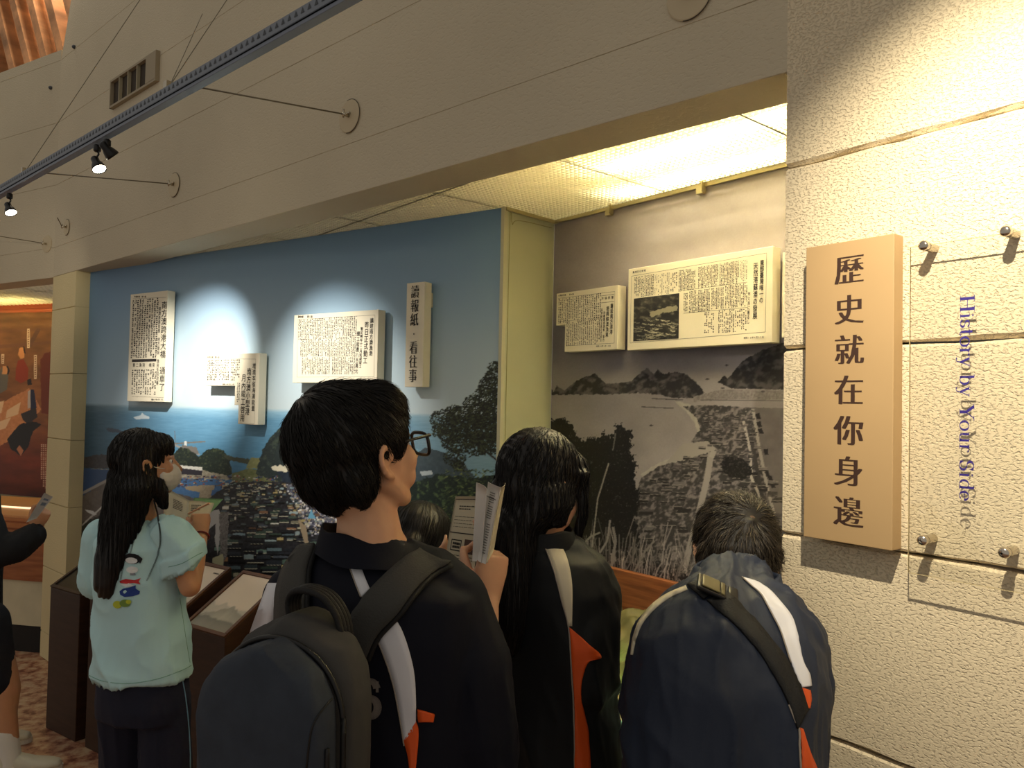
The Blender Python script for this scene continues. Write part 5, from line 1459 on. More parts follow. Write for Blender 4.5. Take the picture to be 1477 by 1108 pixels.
def legs_prims(B, hipL, hipR, footL, footR, fwd, rs=(.085, .058, .044, .036), knee_f=.03, foot=True):
    fwd = V(fwd).normalized()
    for h, ft in ((hipL, footL), (hipR, footR)):
        h, ft = V(h), V(ft); an = ft + V((0, 0, .075)); k = h.lerp(an, .49) + fwd * knee_f
        B.sweep([(h, rs[0]), (h.lerp(k, .5), rs[0] * .86), (k, rs[1]), (k.lerp(an, .35) - fwd * .012, rs[2] * 1.12), (an, rs[3])])
        if foot: B.sweep([(an - V((0, 0, .03)) - fwd * .02, .030), (ft + V((0, 0, .028)) + fwd * .06, .030), (ft + V((0, 0, .024)) + fwd * .14, .022)])


def shoes(parent, ft, fwd, material, sole_m, s=1.0):
    fwd = V(fwd).normalized(); sd = V((fwd.y, -fwd.x, 0)); ft = V(ft); B = Blob()
    for t, w, h in ((-.06, .032, .050), (-.02, .036, .062), (.04, .038, .050), (.10, .043, .036), (.16, .040, .028), (.19, .024, .020)):
        pass
    R = [(ft + fwd * t + V((0, 0, .018 + h * .5)), sd * w, V((0, 0, h * .55))) for t, w, h in ((-.075, .018, .05), (-.065, .032, .085), (-.02, .037, .095), (.03, .039, .075), (.09, .045, .050), (.15, .043, .038), (.185, .030, .028), (.195, .012, .014))]
    B.loft(R, 20)
    sh = world_put('shoe', B.skin(.005, 3), material, parent)
    mb = MB(); n = 28; out = []
    for k in range(n):
        a = 2 * PI * k / n; c, s_ = math.cos(a), math.sin(a); out.append(ft + fwd * (.06 + .140 * c) + sd * (.040 + .008 * c) * s_)
    v = [p + V((0, 0, .002)) for p in out] + [p + V((0, 0, .026)) for p in out]
    f = [tuple(range(n - 1, -1, -1)), tuple(range(n, 2 * n))] + [(i, (i + 1) % n, n + (i + 1) % n, n + i) for i in range(n)]
    mb.add(v, f); mb.put('sole', sole_m, sh, Matrix.Identity(4))
    return sh


def eyes(parent, M, s=1.0):
    wh = mat('eye white', (225, 220, 212), .2); dk = mat('iris dark', (30, 20, 16), .1)
    for k in (-1, 1):
        c = M @ V((k * .031 * s, .068 * s, .001)); mb = MB(); mb.add(*sphere_vf(c, .0125 * s, n=14, m=9)); e = mb.put('eye', wh, parent, Matrix.Identity(4), smooth=True)
        d = (M.to_3x3() @ V((0, 1, 0))).normalized(); mb = MB(); mb.add(*sphere_vf(c + d * .0085 * s, .0058 * s, n=10, m=6)); mb.put('iris', dk, e, Matrix.Identity(4), smooth=True)


SKIN = mat('skin', (212, 162, 128), .5, sss=.12, var=.06, vscale=20); SKIN2 = mat('skin darker', (196, 142, 104), .5, sss=.12, var=.06, vscale=20)
HAIR = mat('black hair', (16, 12, 10), .42, spec=.5, bump=.35, bscale=90, stretch=(5, 5, .5), bdist=.002); HAIR2 = mat('dark brown hair', (30, 22, 16), .42, spec=.5); LOCK = mat('hair locks', (15, 12, 10), .5, spec=.35)
NAVY = mat('navy tracksuit cloth', (17, 19, 30), .75, spec=.2, bump=.25, bscale=260, bdist=.0008, sheen=.0); NAVY2 = mat('dark blue nylon', (38, 45, 61), .58, spec=.3, bump=.35, bscale=14, bdist=.006)
BLKN = mat('blackish nylon', (24, 26, 28), .6, spec=.25, bump=.2, bscale=18, bdist=.004)
WSTR = mat('white jacket stripe', (222, 222, 228), .6); CSTR = mat('cream jacket stripe', (206, 196, 170), .6); ORNG = mat('orange lining', (226, 88, 26), .55); PIPE_ = mat('grey piping', (150, 140, 128), .6)
TEAL = mat('pale green jersey', (186, 222, 226), .85, spec=.15, bump=.2, bscale=300, bdist=.0006); PANTS = mat('navy trousers', (17, 21, 42), .8)
SHOE = mat('pale trainer', (206, 200, 180), .6); SOLE = mat('pale sole', (216, 210, 196), .6); SHOED = mat('dark trainer', (40, 40, 46), .6)
PAPER = mat('white paper', (224, 220, 212), .7); PAPER2 = mat('cream paper', (206, 196, 168), .7)


def sheet(name, quad, material, parent, curl=0.0, thick=.0008, n=8, m=8, axis=None):
    """a sheet of paper between four corners (top left, top right, bottom right, bottom left), bent by `curl`"""
    a, b, c, d = [V(q) for q in quad]; nn = (b - a).cross(d - a).normalized(); v = []; f = []
    for s in (0, 1):
        for i in range(m + 1):
            for j in range(n + 1):
                u, w = j / n, i / m; p = a.lerp(b, u).lerp(d.lerp(c, u), w); v.append(p + nn * (curl * math.sin(PI * u) + (thick if s else 0)))
    N = (n + 1) * (m + 1)
    for i in range(m):
        for j in range(n):
            q = i * (n + 1) + j; f.append((q, q + 1, q + n + 2, q + n + 1)); f.append((N + q, N + q + n + 1, N + q + n + 2, N + q + 1))
    ring = list(range(n + 1)) + [i * (n + 1) + n for i in range(1, m + 1)] + [m * (n + 1) + j for j in range(n - 1, -1, -1)] + [i * (n + 1) for i in range(m - 1, 0, -1)]
    for q in range(len(ring)):
        x, y = ring[q], ring[(q + 1) % len(ring)]; f.append((x, y, N + y, N + x))
    o = world_put(name, mesh(v, f), material, parent)
    fn = lambda u, w, off=.0006: a.lerp(b, u).lerp(d.lerp(c, u), w) + nn * (curl * math.sin(PI * u)) - nn * off * (1 if nn.dot(a - CAM) > 0 else -1) + (V((0, 0, 0)) if nn.dot(a - CAM) > 0 else nn * thick)
    return o, fn


def ink_on(name, fn, items, material, parent):
    """rectangles (u0, w0, u1, w1) printed on a sheet"""
    mb = MB()
    for u0, w0, u1, w1 in items:
        k = 3
        for q in range(k):
            ua = u0 + (u1 - u0) * q / k; ub = u0 + (u1 - u0) * (q + 1) / k
            mb.add([fn(ua, w0), fn(ub, w0), fn(ub, w1), fn(ua, w1)], [(0, 1, 2, 3)])
    return tag(mb.put(name, material, parent, Matrix.Identity(4)), kind='stuff')


def textlines(u0, w0, u1, w1, rows, seed=0, h=.5, words=True):
    r = random.Random(seed); out = []
    for i in range(rows):
        y = w0 + (w1 - w0) * i / rows; hh = (w1 - w0) / rows * h; x = u0
        end = u1 if r.random() < .8 else u0 + (u1 - u0) * r.uniform(.4, .9)
        while x < end:
            L = (u1 - u0) * r.uniform(.05, .16) if words else (end - x); out.append((x, y, min(x + L, end), y + hh)); x += L + (u1 - u0) * .025
    return out

# ================================================================== girl in the pale green shirt (left)
def person(x, y, label):
    e = empty('person', (x, y, 0), label, 'person'); e.matrix_basis = Matrix.Translation((x, y, 0)); return e


def W(v): return V((v[0], v[1], H + v[2]))


def ring(px, py, z, hw, hd, yaw, tilt=0.0):
    """torso ring whose centre is seen at px,py at depth z; hw/hd half width and depth, yaw = where the chest points"""
    a = math.radians(yaw); r = V((math.cos(a), -math.sin(a), 0)); f = V((math.sin(a), math.cos(a), 0))
    return (A(px, py, z), r * hw + V((0, 0, tilt * hw)), f * hd)


g = person(A(205, 800, 2.68).x, 2.68, 'girl with very long black hair and face mask, in a pale green T-shirt, reading')
HM = head_matrix(A(212, 668, 2.66), 60, 4)
B = Blob(); head_prims(B, HM, .97)
yaw = 25; fw = V((math.sin(math.radians(yaw)), math.cos(math.radians(yaw)), 0)); rt = V((fw.y, -fw.x, 0))
B.sweep([(HM @ V((0, -.02, -.06)), .047), (A(205, 742, 2.66), .048), (A(203, 765, 2.68), .06)])
B.loft([ring(203, 765, 2.68, .11, .06, yaw), ring(203, 800, 2.68, .155, .085, yaw), ring(203, 870, 2.68, .13, .08, yaw), ring(205, 940, 2.68, .13, .085, yaw), ring(208, 990, 2.68, .135, .09, yaw), ring(208, 1015, 2.68, .13, .08, yaw)])
shR, elR, wrR = A(256, 780, 2.62), A(274, 846, 2.60), A(291, 770, 2.77)
shL, elL, wrL = A(148, 778, 2.76), A(160, 862, 2.86), A(238, 764, 2.98)
B.sweep([(shR, .040), (elR, .036), (elR.lerp(wrR, .4), .034), (wrR, .022)]); B.sweep([(shL, .045), (elL, .036), (wrL, .022)])
hR = hand_matrix(wrR, A(291, 733, 2.80) - wrR, V((.55, -.75, .1))); hand_prims(B, hR, (72, 78, 80, 80), side=-1, thumb=(30, 45), s=.86)
hL = hand_matrix(wrL, V((.5, .3, .75)), V((.2, .3, -.9))); hand_prims(B, hL, (25, 25, 25, 25), side=1, thumb=(35, 30), s=.86)
fL, fR = V((A(180, 800, 2.70).x - .02, 2.74, 0)), V((A(240, 800, 2.62).x, 2.62, 0))
legs_prims(B, A(180, 1000, 2.70), A(232, 1000, 2.66), fL, fR, fw, rs=(.075, .055, .044, .036))
body = B.skin(.0052, 5); body_o = world_put('body', body, SKIN2, g); eyes(g, HM, .97)
# shirt
B = Blob()
B.loft([ring(203, 752, 2.68, .075, .06, yaw), ring(203, 764, 2.68, .135, .085, yaw), ring(203, 785, 2.68, .175, .11, yaw), ring(202, 830, 2.68, .172, .118, yaw), ring(204, 880, 2.68, .165, .118, yaw), ring(204, 930, 2.68, .180, .128, yaw),
        ring(203, 972, 2.68, .194, .140, yaw, .06)], e=2.1)
B.sweep([(A(150, 776, 2.76), .064), (A(147, 832, 2.79), .070)])
B.sweep([(A(238, 764, 2.65), .050), (A(252, 774, 2.63), .070), (A(264, 795, 2.62), .074)]); B.loft([(A(262, 795, 2.615), V((.075, -.02, .035)), V((.01, .072, .02))), (A(268, 817, 2.61), V((.074, -.02, .036)), V((.01, .070, .02)))], 24)
sh = B.skin(.006, 5)
wrinkle(sh, folds(.024, (5.5, 1.8), 1.0, 3)); world_put('t_shirt', sh, TEAL, g); SB = bvh_of(sh)
seam('hem_seam', SB, [(128, 974), (150, 983), (185, 986), (225, 980), (260, 968), (276, 960)], .0013, mat('shirt seam', (120, 168, 156), .9), g, 0)
seam('hem_seam', SB, [(243, 818), (262, 813), (282, 802), (292, 797)], .0012, mat('shirt seam', (120, 168, 156), .9), g, 0)
seam('side_seam', SB, [(256, 840), (262, 880), (268, 920), (274, 956)], .0012, mat('shirt seam', (120, 168, 156), .9), g, 0)
# printed sea animals on the back
PRT = {'k': mat('print black', (24, 24, 28), .8), 'w': mat('print white', (226, 230, 232), .8), 'r': mat('print red', (196, 52, 58), .8), 'b': mat('print blue', (34, 62, 140), .8), 'y': mat('print yellow', (190, 200, 60), .8), 'g': mat('print green', (120, 150, 70), .8), 'n': mat('print grey', (130, 140, 150), .8)}
def patch(poly, key, lift=.0022, parent=None, bv=None):
    cx = sum(p[0] for p in poly) / len(poly); cy = sum(p[1] for p in poly) / len(poly); h0, n0 = cast(bv or SB, cx, cy)
    if h0 is None: return
    v = [h0 + n0 * lift]; 
    for x, y in poly:
        h, n = cast(bv or SB, x, y); v.append((h + n * lift) if h is not None else at(x, y, h0.y))
    n = len(poly); put('back_print', mesh(v, [(0, 1 + (i + 1) % n, 1 + i) for i in range(n)]), PRT[key], parent or g)
def oval(cx, cy, rx, ry, rot=0, n=16):
    c, s = math.cos(rot), math.sin(rot); return [(cx + rx * math.cos(t) * c - ry * math.sin(t) * s, cy + rx * math.cos(t) * s + ry * math.sin(t) * c) for t in [2 * PI * k / n for k in range(n)]]
patch(oval(191, 806, 12, 7.5, .1), 'k'); patch(oval(190, 808.5, 8.5, 4.5, .1), 'w', .0028); patch([(181, 803), (186, 798), (196, 799), (192, 804), (188, 803)], 'k', .0034); patch([(199, 800), (206, 806), (202, 813), (199, 808)], 'k', .0031)
patch(oval(191, 822, 8.5, 5, 0), 'w'); patch([(188, 826), (195, 826), (196, 830), (188, 830)], 'n', .0018)
patch([(173, 838), (182, 835), (194, 837), (203, 834), (200, 839), (203, 843), (194, 841), (182, 842), (174, 841)], 'r'); patch([(174, 843), (186, 841), (194, 845), (182, 847)], 'w', .0018)
patch([(173, 853), (178, 849), (188, 847), (196, 844), (196, 849), (202, 853), (201, 857), (192, 860), (180, 861), (174, 858)], 'b')
patch(oval(170, 872, 6.5, 5.5), 'y'); patch(oval(181, 870, 8, 5.5), 'g', .0026); patch(oval(186, 868, 4, 3), 'y', .003)
# trousers
B = Blob()
B.loft([ring(204, 940, 2.68, .150, .10, yaw), ring(205, 975, 2.68, .172, .120, yaw), ring(206, 1010, 2.68, .176, .125, yaw), ring(206, 1030, 2.68, .165, .12, yaw)])
for hp, ft in (((181, 1010, 2.70), fL), ((237, 1010, 2.66), fR)):
    h = A(*hp); k = h.lerp(ft + V((0, 0, .08)), .5) + fw * .02; B.sweep([(h, .088), (k, .080), (ft + V((0, 0, .10)), .066)])
pt = B.skin(.007, 5); wrinkle(pt, folds(.010, (7, 3), .3, 9)); world_put('trousers', pt, PANTS, g); PB = bvh_of(pt)
seam('side_stripe', PB, [(262, 976), (268, 1010), (272, 1050), (274, 1090), (274, 1130)], .0020, mat('pale blue piping', (120, 160, 190), .6), g, .001)
for ft in (fL, fR): shoes(g, ft, fw, SHOE, SOLE)
# face mask with ear loops
B = Blob(); R = HM.to_3x3()
B.ell(HM @ V((0, .045, -.052)), (.066, .066, .058), R); ms = B.skin(.004, 3); bm = bmesh.new(); bm.from_mesh(ms)
iv = HM.inverted(); bmesh.ops.delete(bm, geom=[f for f in bm.faces if (iv @ f.calc_center_median()).y < .034 or (iv @ f.calc_center_median()).z > -.008], context='FACES'); bm.to_mesh(ms); bm.free()
MASK = mat('white mask', (214, 206, 196), .8); mk = world_put('face_mask', ms, MASK, g); so2 = mk.modifiers.new('t', 'SOLIDIFY'); so2.thickness = .0015
for k in (-1, 1):
    mb = MB(); mb.tube(catmull([HM @ V((k * .060, .050, -.020)), HM @ V((k * .068, .022, -.012)), HM @ V((k * .074, -.004, .002)), HM @ V((k * .079, -.022, -.012))], 5), .0013, 6)
    mb.tube(catmull([HM @ V((k * .056, .050, -.085)), HM @ V((k * .066, .020, -.065)), HM @ V((k * .076, -.012, -.038))], 5), .0013, 6); mb.put('ear_loop', MASK, mk, Matrix.Identity(4), smooth=True)
# long hair: one falling mass with locks
B = Blob(); q = lambda x, y, z: HM @ V((x, y, z))
B.ell(q(0, -.024, .030), (.084, .100, .096), R); B.ell(q(0, .034, .060), (.072, .056, .044), R); B.ell(q(0, .062, .044), (.056, .028, .030), R)
for k in (-1, 1): B.ell(q(k * .055, -.035, -.02), (.034, .055, .085), R)
cols_ = [((188, 700, 2.60), .085, .062), ((180, 735, 2.60), .084, .058), ((170, 775, 2.585), .074, .045), ((160, 815, 2.575), .062, .040), ((154, 845, 2.575), .050, .034), ((156, 862, 2.58), .032, .024)]
ax = V((math.cos(math.radians(25)), -math.sin(math.radians(25)), 0)); fx = V((ax.y * -1, ax.x, 0))
B.loft([(HM @ V((0, -.04, -.02)), ax * .085, fx * .07)] + [(A(*c), ax * a_, fx * b_) for c, a_, b_ in cols_], 24)
B.loft([(A(222, 690, 2.62), ax * .030, fx * .030), (A(230, 712, 2.63), ax * .028, fx * .028), (A(238, 733, 2.64), ax * .012, fx * .014)], 16)
hs_ = B.skin(.0055, 6); wrinkle(hs_, lambda co, no: .0022 * np.sin(co[:, 0] * 420 + co[:, 1] * 300 + co[:, 2] * 6)); hair = world_put('hair', hs_, HAIR, g); HB = bvh_of(hs_)
def dn(p): 
    d = V((0, 0, -1)); 
    if p.z > H - .20: d = d * .6 + (p - (HM @ V((0, .02, .125)))).normalized() * .9
    return d
v, f = strands(HB, roots_on(hs_, lambda c: c.z > H - .36, 900, 2), dn, .30, 14, .0016, .0008, .003, 3, .10)
tag(put('hair_locks', mesh(v, f), LOCK, hair, smooth=True), kind='stuff')
for pts in ([(222, 722), (228, 745), (232, 775), (228, 800), (217, 826), (212, 838)], [(212, 715), (198, 735), (190, 760), (181, 800), (174, 840)], [(216, 715), (206, 742), (196, 770), (188, 800)]):
    P = []
    for p in catmull([V((x, y, 0)) for x, y in pts], 5):
        h, n = cast(SB, p.x, p.y); P.append((h + n * .003) if h is not None else A(p.x, p.y, 2.60))
    mb = MB(); L_ = len(P)
    for o_ in (-.002, 0, .002): mb.tube([p + V((o_, 0, 0)) for p in P], [.0009 * (1 - .7 * i / L_) for i in range(L_)], 5)
    mb.put('loose_lock', LOCK, hair, Matrix.Identity(4), smooth=True)
# bracelet
d_ = (elR - wrR).normalized(); c_ = wrR + d_ * .012; M_ = axis_mat(c_, c_ + d_)
mb = MB(); mb.tube([M_ @ V((.0265 * math.cos(t), .0265 * math.sin(t), 0)) for t in [2 * PI * k / 24 for k in range(25)]], .0035, 6, False); br = mb.put('beaded_bracelet', mat('dark red beads', (110, 26, 22), .3), g, Matrix.Identity(4), smooth=True)
# open booklet and pencil
bk_ = empty('booklet', A(272, 745, 2.84), 'open cream booklet the girl in the pale green shirt is writing in', 'booklet')
zb = 2.86; c0_, c1_ = (273, 723), (268, 752)
o, fn = sheet('page', [A(238, 703, zb + .03), A(273, 722, zb), A(270, 755, zb - .05), A(236, 745, zb - .01)], PAPER2, bk_, .004)
ink_on('printed_text', fn, textlines(.35, .25, .75, .62, 6, 2, .5), PRINT_GREY, bk_)
o, fn = sheet('page', [A(273, 722, zb), A(309, 726, zb + .03), A(300, 750, zb - .02), A(270, 755, zb - .05)], PAPER2, bk_, -.004)
ink_on('printed_text', fn, textlines(.1, .2, .5, .5, 4, 5, .5), PRINT_GREY, bk_)
sheet('cover', [A(280, 718, zb + .02), A(322, 720, zb + .05), A(303, 741, zb), A(272, 745, zb - .02)], mat('green cover', (120, 160, 110), .6), bk_, 0)
pc = empty('pencil', A(285, 738, 2.80), 'pencil in the fist of the girl in the pale green shirt', 'pencil')
mb = MB(); mb.tube([A(272, 741, 2.83), A(302, 726, 2.74)], .0034, 6); mb.put('shaft', mat('pencil wood', (210, 150, 110), .4), pc)
mb = MB(); mb.tube([A(272, 741, 2.83), A(269.5, 742.3, 2.838)], [.0034, .0006], 6); mb.put('tip', mat('pencil tip', (60, 50, 46), .5), pc)

# ================================================================== boy with glasses and backpack
ZB = 1.38
g = person(A(548, 900, ZB).x, ZB, 'boy with short black hair and glasses in a navy tracksuit top, wearing a backpack')
HM = head_matrix(A(520, 652, 1.37), 45, 12, 0); R = HM.to_3x3(); B = Blob(); head_prims(B, HM, 1.04)
yaw = 22; fw = V((math.sin(math.radians(yaw)), math.cos(math.radians(yaw)), 0)); rt = V((fw.y, -fw.x, 0))
B.sweep([(HM @ V((0, -.030, -.055)), .053), (A(530, 735, 1.37), .053), (A(533, 775, 1.365), .060), (A(535, 800, 1.37), .07)])
B.loft([ring(540, 800, ZB, .07, .05, yaw), ring(545, 855, ZB, .145, .08, yaw), ring(548, 920, ZB, .16, .10, yaw), ring(548, 1010, ZB, .14, .09, yaw), ring(548, 1100, ZB, .145, .10, yaw), ring(548, 1180, ZB, .15, .10, yaw)])
shR, elR, wrR = A(648, 872, 1.37), A(690, 1065, 1.36), A(702, 868, 1.50)
shL, elL, wrL = A(438, 862, 1.44), A(470, 1020, 1.60), A(598, 822, 1.67)
B.sweep([(shR, .042), (elR, .040), (elR.lerp(wrR, .45), .036), (elR.lerp(wrR, .8), .027), (wrR, .0245)]); B.sweep([(shL, .05), (elL, .040), (elL.lerp(wrL, .5), .035), (wrL, .025)])
# right hand closes round the booklet, index finger up its edge
hR = hand_matrix(wrR, A(715, 780, 1.52) - wrR, V((.62, -.70, .05)))
hand_prims(B, hR, (12, 46, 62, 66), side=-1, thumb=(12, 50), s=1.06, spread=4)
hL = hand_matrix(wrL, A(646, 806, 1.64) - wrL, V((-.35, -.5, -.75))); hand_prims(B, hL, (22, 26, 30, 34), side=1, thumb=(14, 10), s=.92)
hipL, hipR = A(505, 1180, 1.42), A(600, 1180, 1.36)
fL, fR = V((hipL.x - .02, 1.45, 0)), V((hipR.x + .02, 1.36, 0)); legs_prims(B, hipL, hipR, fL, fR, fw)
body = B.skin(.0046, 5); world_put('body', body, SKIN, g); eyes(g, HM, 1.04)
# tracksuit top
B = Blob()
B.loft([ring(535, 780, ZB, .070, .062, yaw), ring(540, 797, ZB, .10, .075, yaw, -.1), ring(545, 815, ZB, .145, .095, yaw, -.12), ring(548, 845, ZB, .185, .12, yaw), ring(550, 900, ZB, .190, .130, yaw), ring(552, 1000, ZB, .180, .130, yaw), ring(552, 1100, ZB, .185, .135, yaw), ring(552, 1170, ZB, .19, .135, yaw)], 32)
B.sweep([(A(585, 822, 1.38), .055), (A(620, 842, 1.38), .066), (A(648, 872, 1.37), .074), (A(672, 960, 1.355), .085), (A(682, 1050, 1.35), .083), (A(690, 1095, 1.35), .076)])
B.sweep([(A(688, 1085, 1.36), .080), (A(696, 985, 1.44), .064), (A(699, 925, 1.475), .042)])
B.sweep([(A(470, 838, 1.42), .058), (A(432, 868, 1.44), .072), (A(430, 950, 1.50), .080), (A(468, 1030, 1.60), .066), (A(560, 900, 1.68), .045)])
jk = B.skin(.0062, 7); wrinkle(jk, folds(.010, (6, 2.4), .35, 21)); world_put('tracksuit_top', jk, NAVY, g); JB = bvh_of(jk)
# stand-up collar folded over
B = Blob(); n = 28
def collar(name, C0, C1, a0, b0, a1, b1, yaw_, material, parent, tilt=0.0, thick=.004, open_=.5):
    """ring of cloth round the neck from C0 (bottom) to C1 (top); open in front"""
    aa = math.radians(yaw_); r = V((math.cos(aa), -math.sin(aa), tilt)); f = V((math.sin(aa), math.cos(aa), 0)); v = []; F = []; n = 36; rows = []
    prof = [(0.0, 1.12), (.25, 1.06), (.6, 1.02), (.92, 1.0), (1.0, .98), (1.0, .93), (.9, .92), (0.3, .94)]
    for t, k in prof:
        c = C0.lerp(C1, t); a_ = (a0 + (a1 - a0) * t) * k; b_ = (b0 + (b1 - b0) * t) * k
        for i in range(n):
            w = PI / 2 + open_ / 2 + (2 * PI - open_) * i / (n - 1); v.append(c + r * a_ * math.cos(w) + f * b_ * math.sin(w) + V((0, 0, .003 * math.sin(w * 5 + t * 3))))
    m = len(prof)
    for i in range(m - 1):
        for j in range(n - 1): F.append((i * n + j, i * n + j + 1, (i + 1) * n + j + 1, (i + 1) * n + j))
    return world_put(name, mesh(v, F), material, parent)
collar('collar', A(538, 802, 1.375), A(522, 764, 1.375), .100, .085, .074, .068, yaw, NAVY, g, -.10)
# white stripes and orange lining
drape('shoulder_stripe', JB, [(494, 788), (503, 812), (514, 842), (522, 862)], [(510, 788), (519, 812), (527, 834), (534, 850)], WSTR, g, cols=3)
drape('shoulder_stripe', JB, [(446, 792), (448, 806)], [(453, 790), (455, 800)], WSTR, g, cols=2)
drape('side_stripe', JB, [(537, 905), (553, 940), (568, 985), (577, 1030), (583, 1068)], [(560, 880), (578, 905), (592, 945), (599, 985), (600, 1048)], WSTR, g, cols=4)
seam('piping', JB, [(536, 904), (552, 940), (567, 985), (576, 1030), (583, 1075)], .0016, PIPE_, g, .002); seam('piping', JB, [(493, 788), (502, 812), (513, 842), (521, 862)], .0014, PIPE_, g, .002)
drape('lining_gusset', JB, [(582, 1068), (588, 1090), (592, 1125)], [(600, 1040), (604, 1060), (598, 1125)], ORNG, g, cols=3)
drape('lining_flap', JB, [(602, 1022), (604, 1040)], [(626, 1029), (624, 1040)], ORNG, g, cols=3, lift=.006)
drape('sleeve_stripe', JB, [(388, 842), (370, 890), (358, 925)], [(405, 842), (398, 880), (390, 925)], WSTR, g, cols=3)
# grey letter on the back
v = []; F = []
for qd in arc(.31, .75, .20, .23, 10, 270, .16, .22, 60) + arc(.31, .27, .22, .25, 90, -170, .16, .24, 60) + bar(.52, .68, .52, .98, .08) + bar(.09, .02, .09, .32, .08):
    b0 = len(v)
    for x, y in qd:
        h, nn_ = cast(JB, 521 + x * 46, 1034 - y * 53); v.append((h + nn_ * .003) if h is not None else at(521 + x * 46, 1034 - y * 53, 1.2))
    F.append(tuple(range(b0, b0 + 4)))
tag(put('letter_s', mesh(v, F), mat('grey letter', (128, 120, 112), .7), g), kind='stuff')
# trousers, shoes
B = Blob()
B.loft([ring(548, 1120, ZB, .15, .11, yaw), ring(550, 1180, ZB, .165, .12, yaw), ring(550, 1230, ZB, .165, .12, yaw)])
for h, ft in ((hipL, fL), (hipR, fR)): B.sweep([(h, .092), (h.lerp(ft, .5) + fw * .02, .078), (ft + V((0, 0, .10)), .064)])
world_put('trousers', B.skin(.009, 4), PANTS, g)
for ft in (fL, fR): shoes(g, ft, fw, SHOED, SOLE)
# hair
B = Blob(); q = lambda x, y, z: HM @ V((x, y, z))
B.ell(q(0, -.032, .036), (.093, .108, .098), R); B.ell(q(0, .026, .072), (.080, .070, .052), R); B.ell(q(0, .060, .052), (.062, .034, .036), R); B.ell(q(0, -.078, -.012), (.072, .048, .068), R); B.ell(q(.0, -.066, -.052), (.056, .040, .040), R)
for k in (-1, 1): B.ell(q(k * .066, .002, .028), (.026, .058, .042), R); B.ell(q(k * .068, .030, .012), (.012, .014, .026), R); B.ell(q(k * .055, -.050, -.03), (.034, .040, .05), R)
hs_ = B.skin(.005, 6); wrinkle(hs_, lambda co, no: .0025 * (vn(co[:, 0] * 60, co[:, 2] * 60 + co[:, 1] * 60, 1, 4) - .5) * 2); hair = world_put('hair', hs_, HAIR, g); HB = bvh_of(hs_)
wh_ = HM @ V((-.02, -.085, .105))
def dboy(p): return (p - wh_).normalized() * 1.0 + V((0, 0, -.55)) + (HM.to_3x3() @ V((.1, .15, 0)))
v, f = strands(HB, roots_on(hs_, lambda c: True, 3600, 5), dboy, .060, 6, .0016, .0006, .007, 6, .28)
tag(put('hair_locks', mesh(v, f), LOCK, hair, smooth=True), kind='stuff')
# glasses
GF = mat('dark spectacle frame', (24, 20, 18), .3); GL2 = mat('lens', (150, 150, 130), .05, trans=.9)
gl_ = empty('glasses', HM @ V((0, .1, 0))); gl_.parent = g; gl_.matrix_basis = parent_world(g).inverted() @ HM
mb = MB()
for k in (-1, 1):
    pts = []
    for i in range(25):
        t = 2 * PI * i / 24; c, s_ = math.cos(t), math.sin(t); pts.append(V((k * .036 + .029 * math.copysign(abs(c) ** .6, c), .112 - abs(k * .036 + .029 * c) * .12, -.008 + .021 * math.copysign(abs(s_) ** .6, s_))))
    mb.tube(pts, .0032, 8, False)
    mb.tube([V((k * .066, .106, .011)), V((k * .080, .099, .012)), V((k * .082, .05, .014)), V((k * .083, .0, .014)), V((k * .082, -.016, -.006))], .0026, 8)
mb.tube([V((-.008, .112, .002)), V((0, .114, .005)), V((.008, .112, .002))], .0024, 8)
o = mb.put('frame', GF, gl_, HM, smooth=True)
for k in (-1, 1):
    mb = MB(); c = V((k * .036, .1075, -.004)); pts = [c + V((.027 * math.cos(2 * PI * i / 20), -abs(.0) , .017 * math.sin(2 * PI * i / 20))) for i in range(20)]
    mb.add([p for p in pts] + [p + V((0, .0015, 0)) for p in pts], [tuple(range(20)), tuple(range(39, 19, -1))] + [(i, 20 + i, 20 + (i + 1) % 20, (i + 1) % 20) for i in range(20)]); mb.put('lens', GLASS, gl_, HM)

# booklet and leaflet in his hands
bo = empty('booklet', A(700, 790, 1.50), 'open white booklet standing upright in the raised right hand of the boy', 'booklet')
z1 = 1.475
o, fn = sheet('page', [A(687, 696, z1 + .02), A(702, 706, z1 - .01), A(694, 813, z1 - .01), A(681, 809, z1 + .02)], PAPER, bo, .006, n=10)
o, fn = sheet('page', [A(704, 695, z1 + .03), A(722, 703, z1 - .02), A(700.5, 814, z1 - .02), A(688, 807, z1 + .02)], PAPER, bo, -.004, n=10)
ink_on('printed_text', fn, textlines(.45, .10, .80, .45, 12, 4, .35) + textlines(.6, .5, .85, .9, 12, 9, .3) + [(.1, .17, .9, .178), (.1, .52, .4, .53)], PRINT_GREY, bo)
o, fn = sheet('page', [A(705, 700, z1 + .045), A(723, 708, z1 - .005), A(703, 812, z1 - .005), A(691, 806, z1 + .03)], PAPER, bo, -.003)
o, fn = sheet('cover', [A(724, 703, z1 - .01), A(729, 697, z1 + .04), A(713, 790, z1 + .04), A(701.5, 812, z1 - .01)], PAPER2, bo, -.002)
bl_ = empty('leaflet', A(660, 790, 1.60), 'printed leaflet behind the upright booklet, held low by the left hand of the boy', 'leaflet')
o, fn = sheet('page', [A(657, 716, 1.64), A(700, 716, 1.60), A(684, 821, 1.58), A(641, 811, 1.62)], PAPER2, bl_, 0)
ink_on('printed_text', fn, textlines(.2, .14, .8, .22, 2, 3, .4) + textlines(.1, .30, .9, .5, 4, 5, .12) + [(.02, .535, .98, .55)] + textlines(.1, .86, .9, .98, 3, 7, .25) + [(.02, .04, .98, .05), (.02, .04, .03, .54)], PRINT_GREY, bl_)
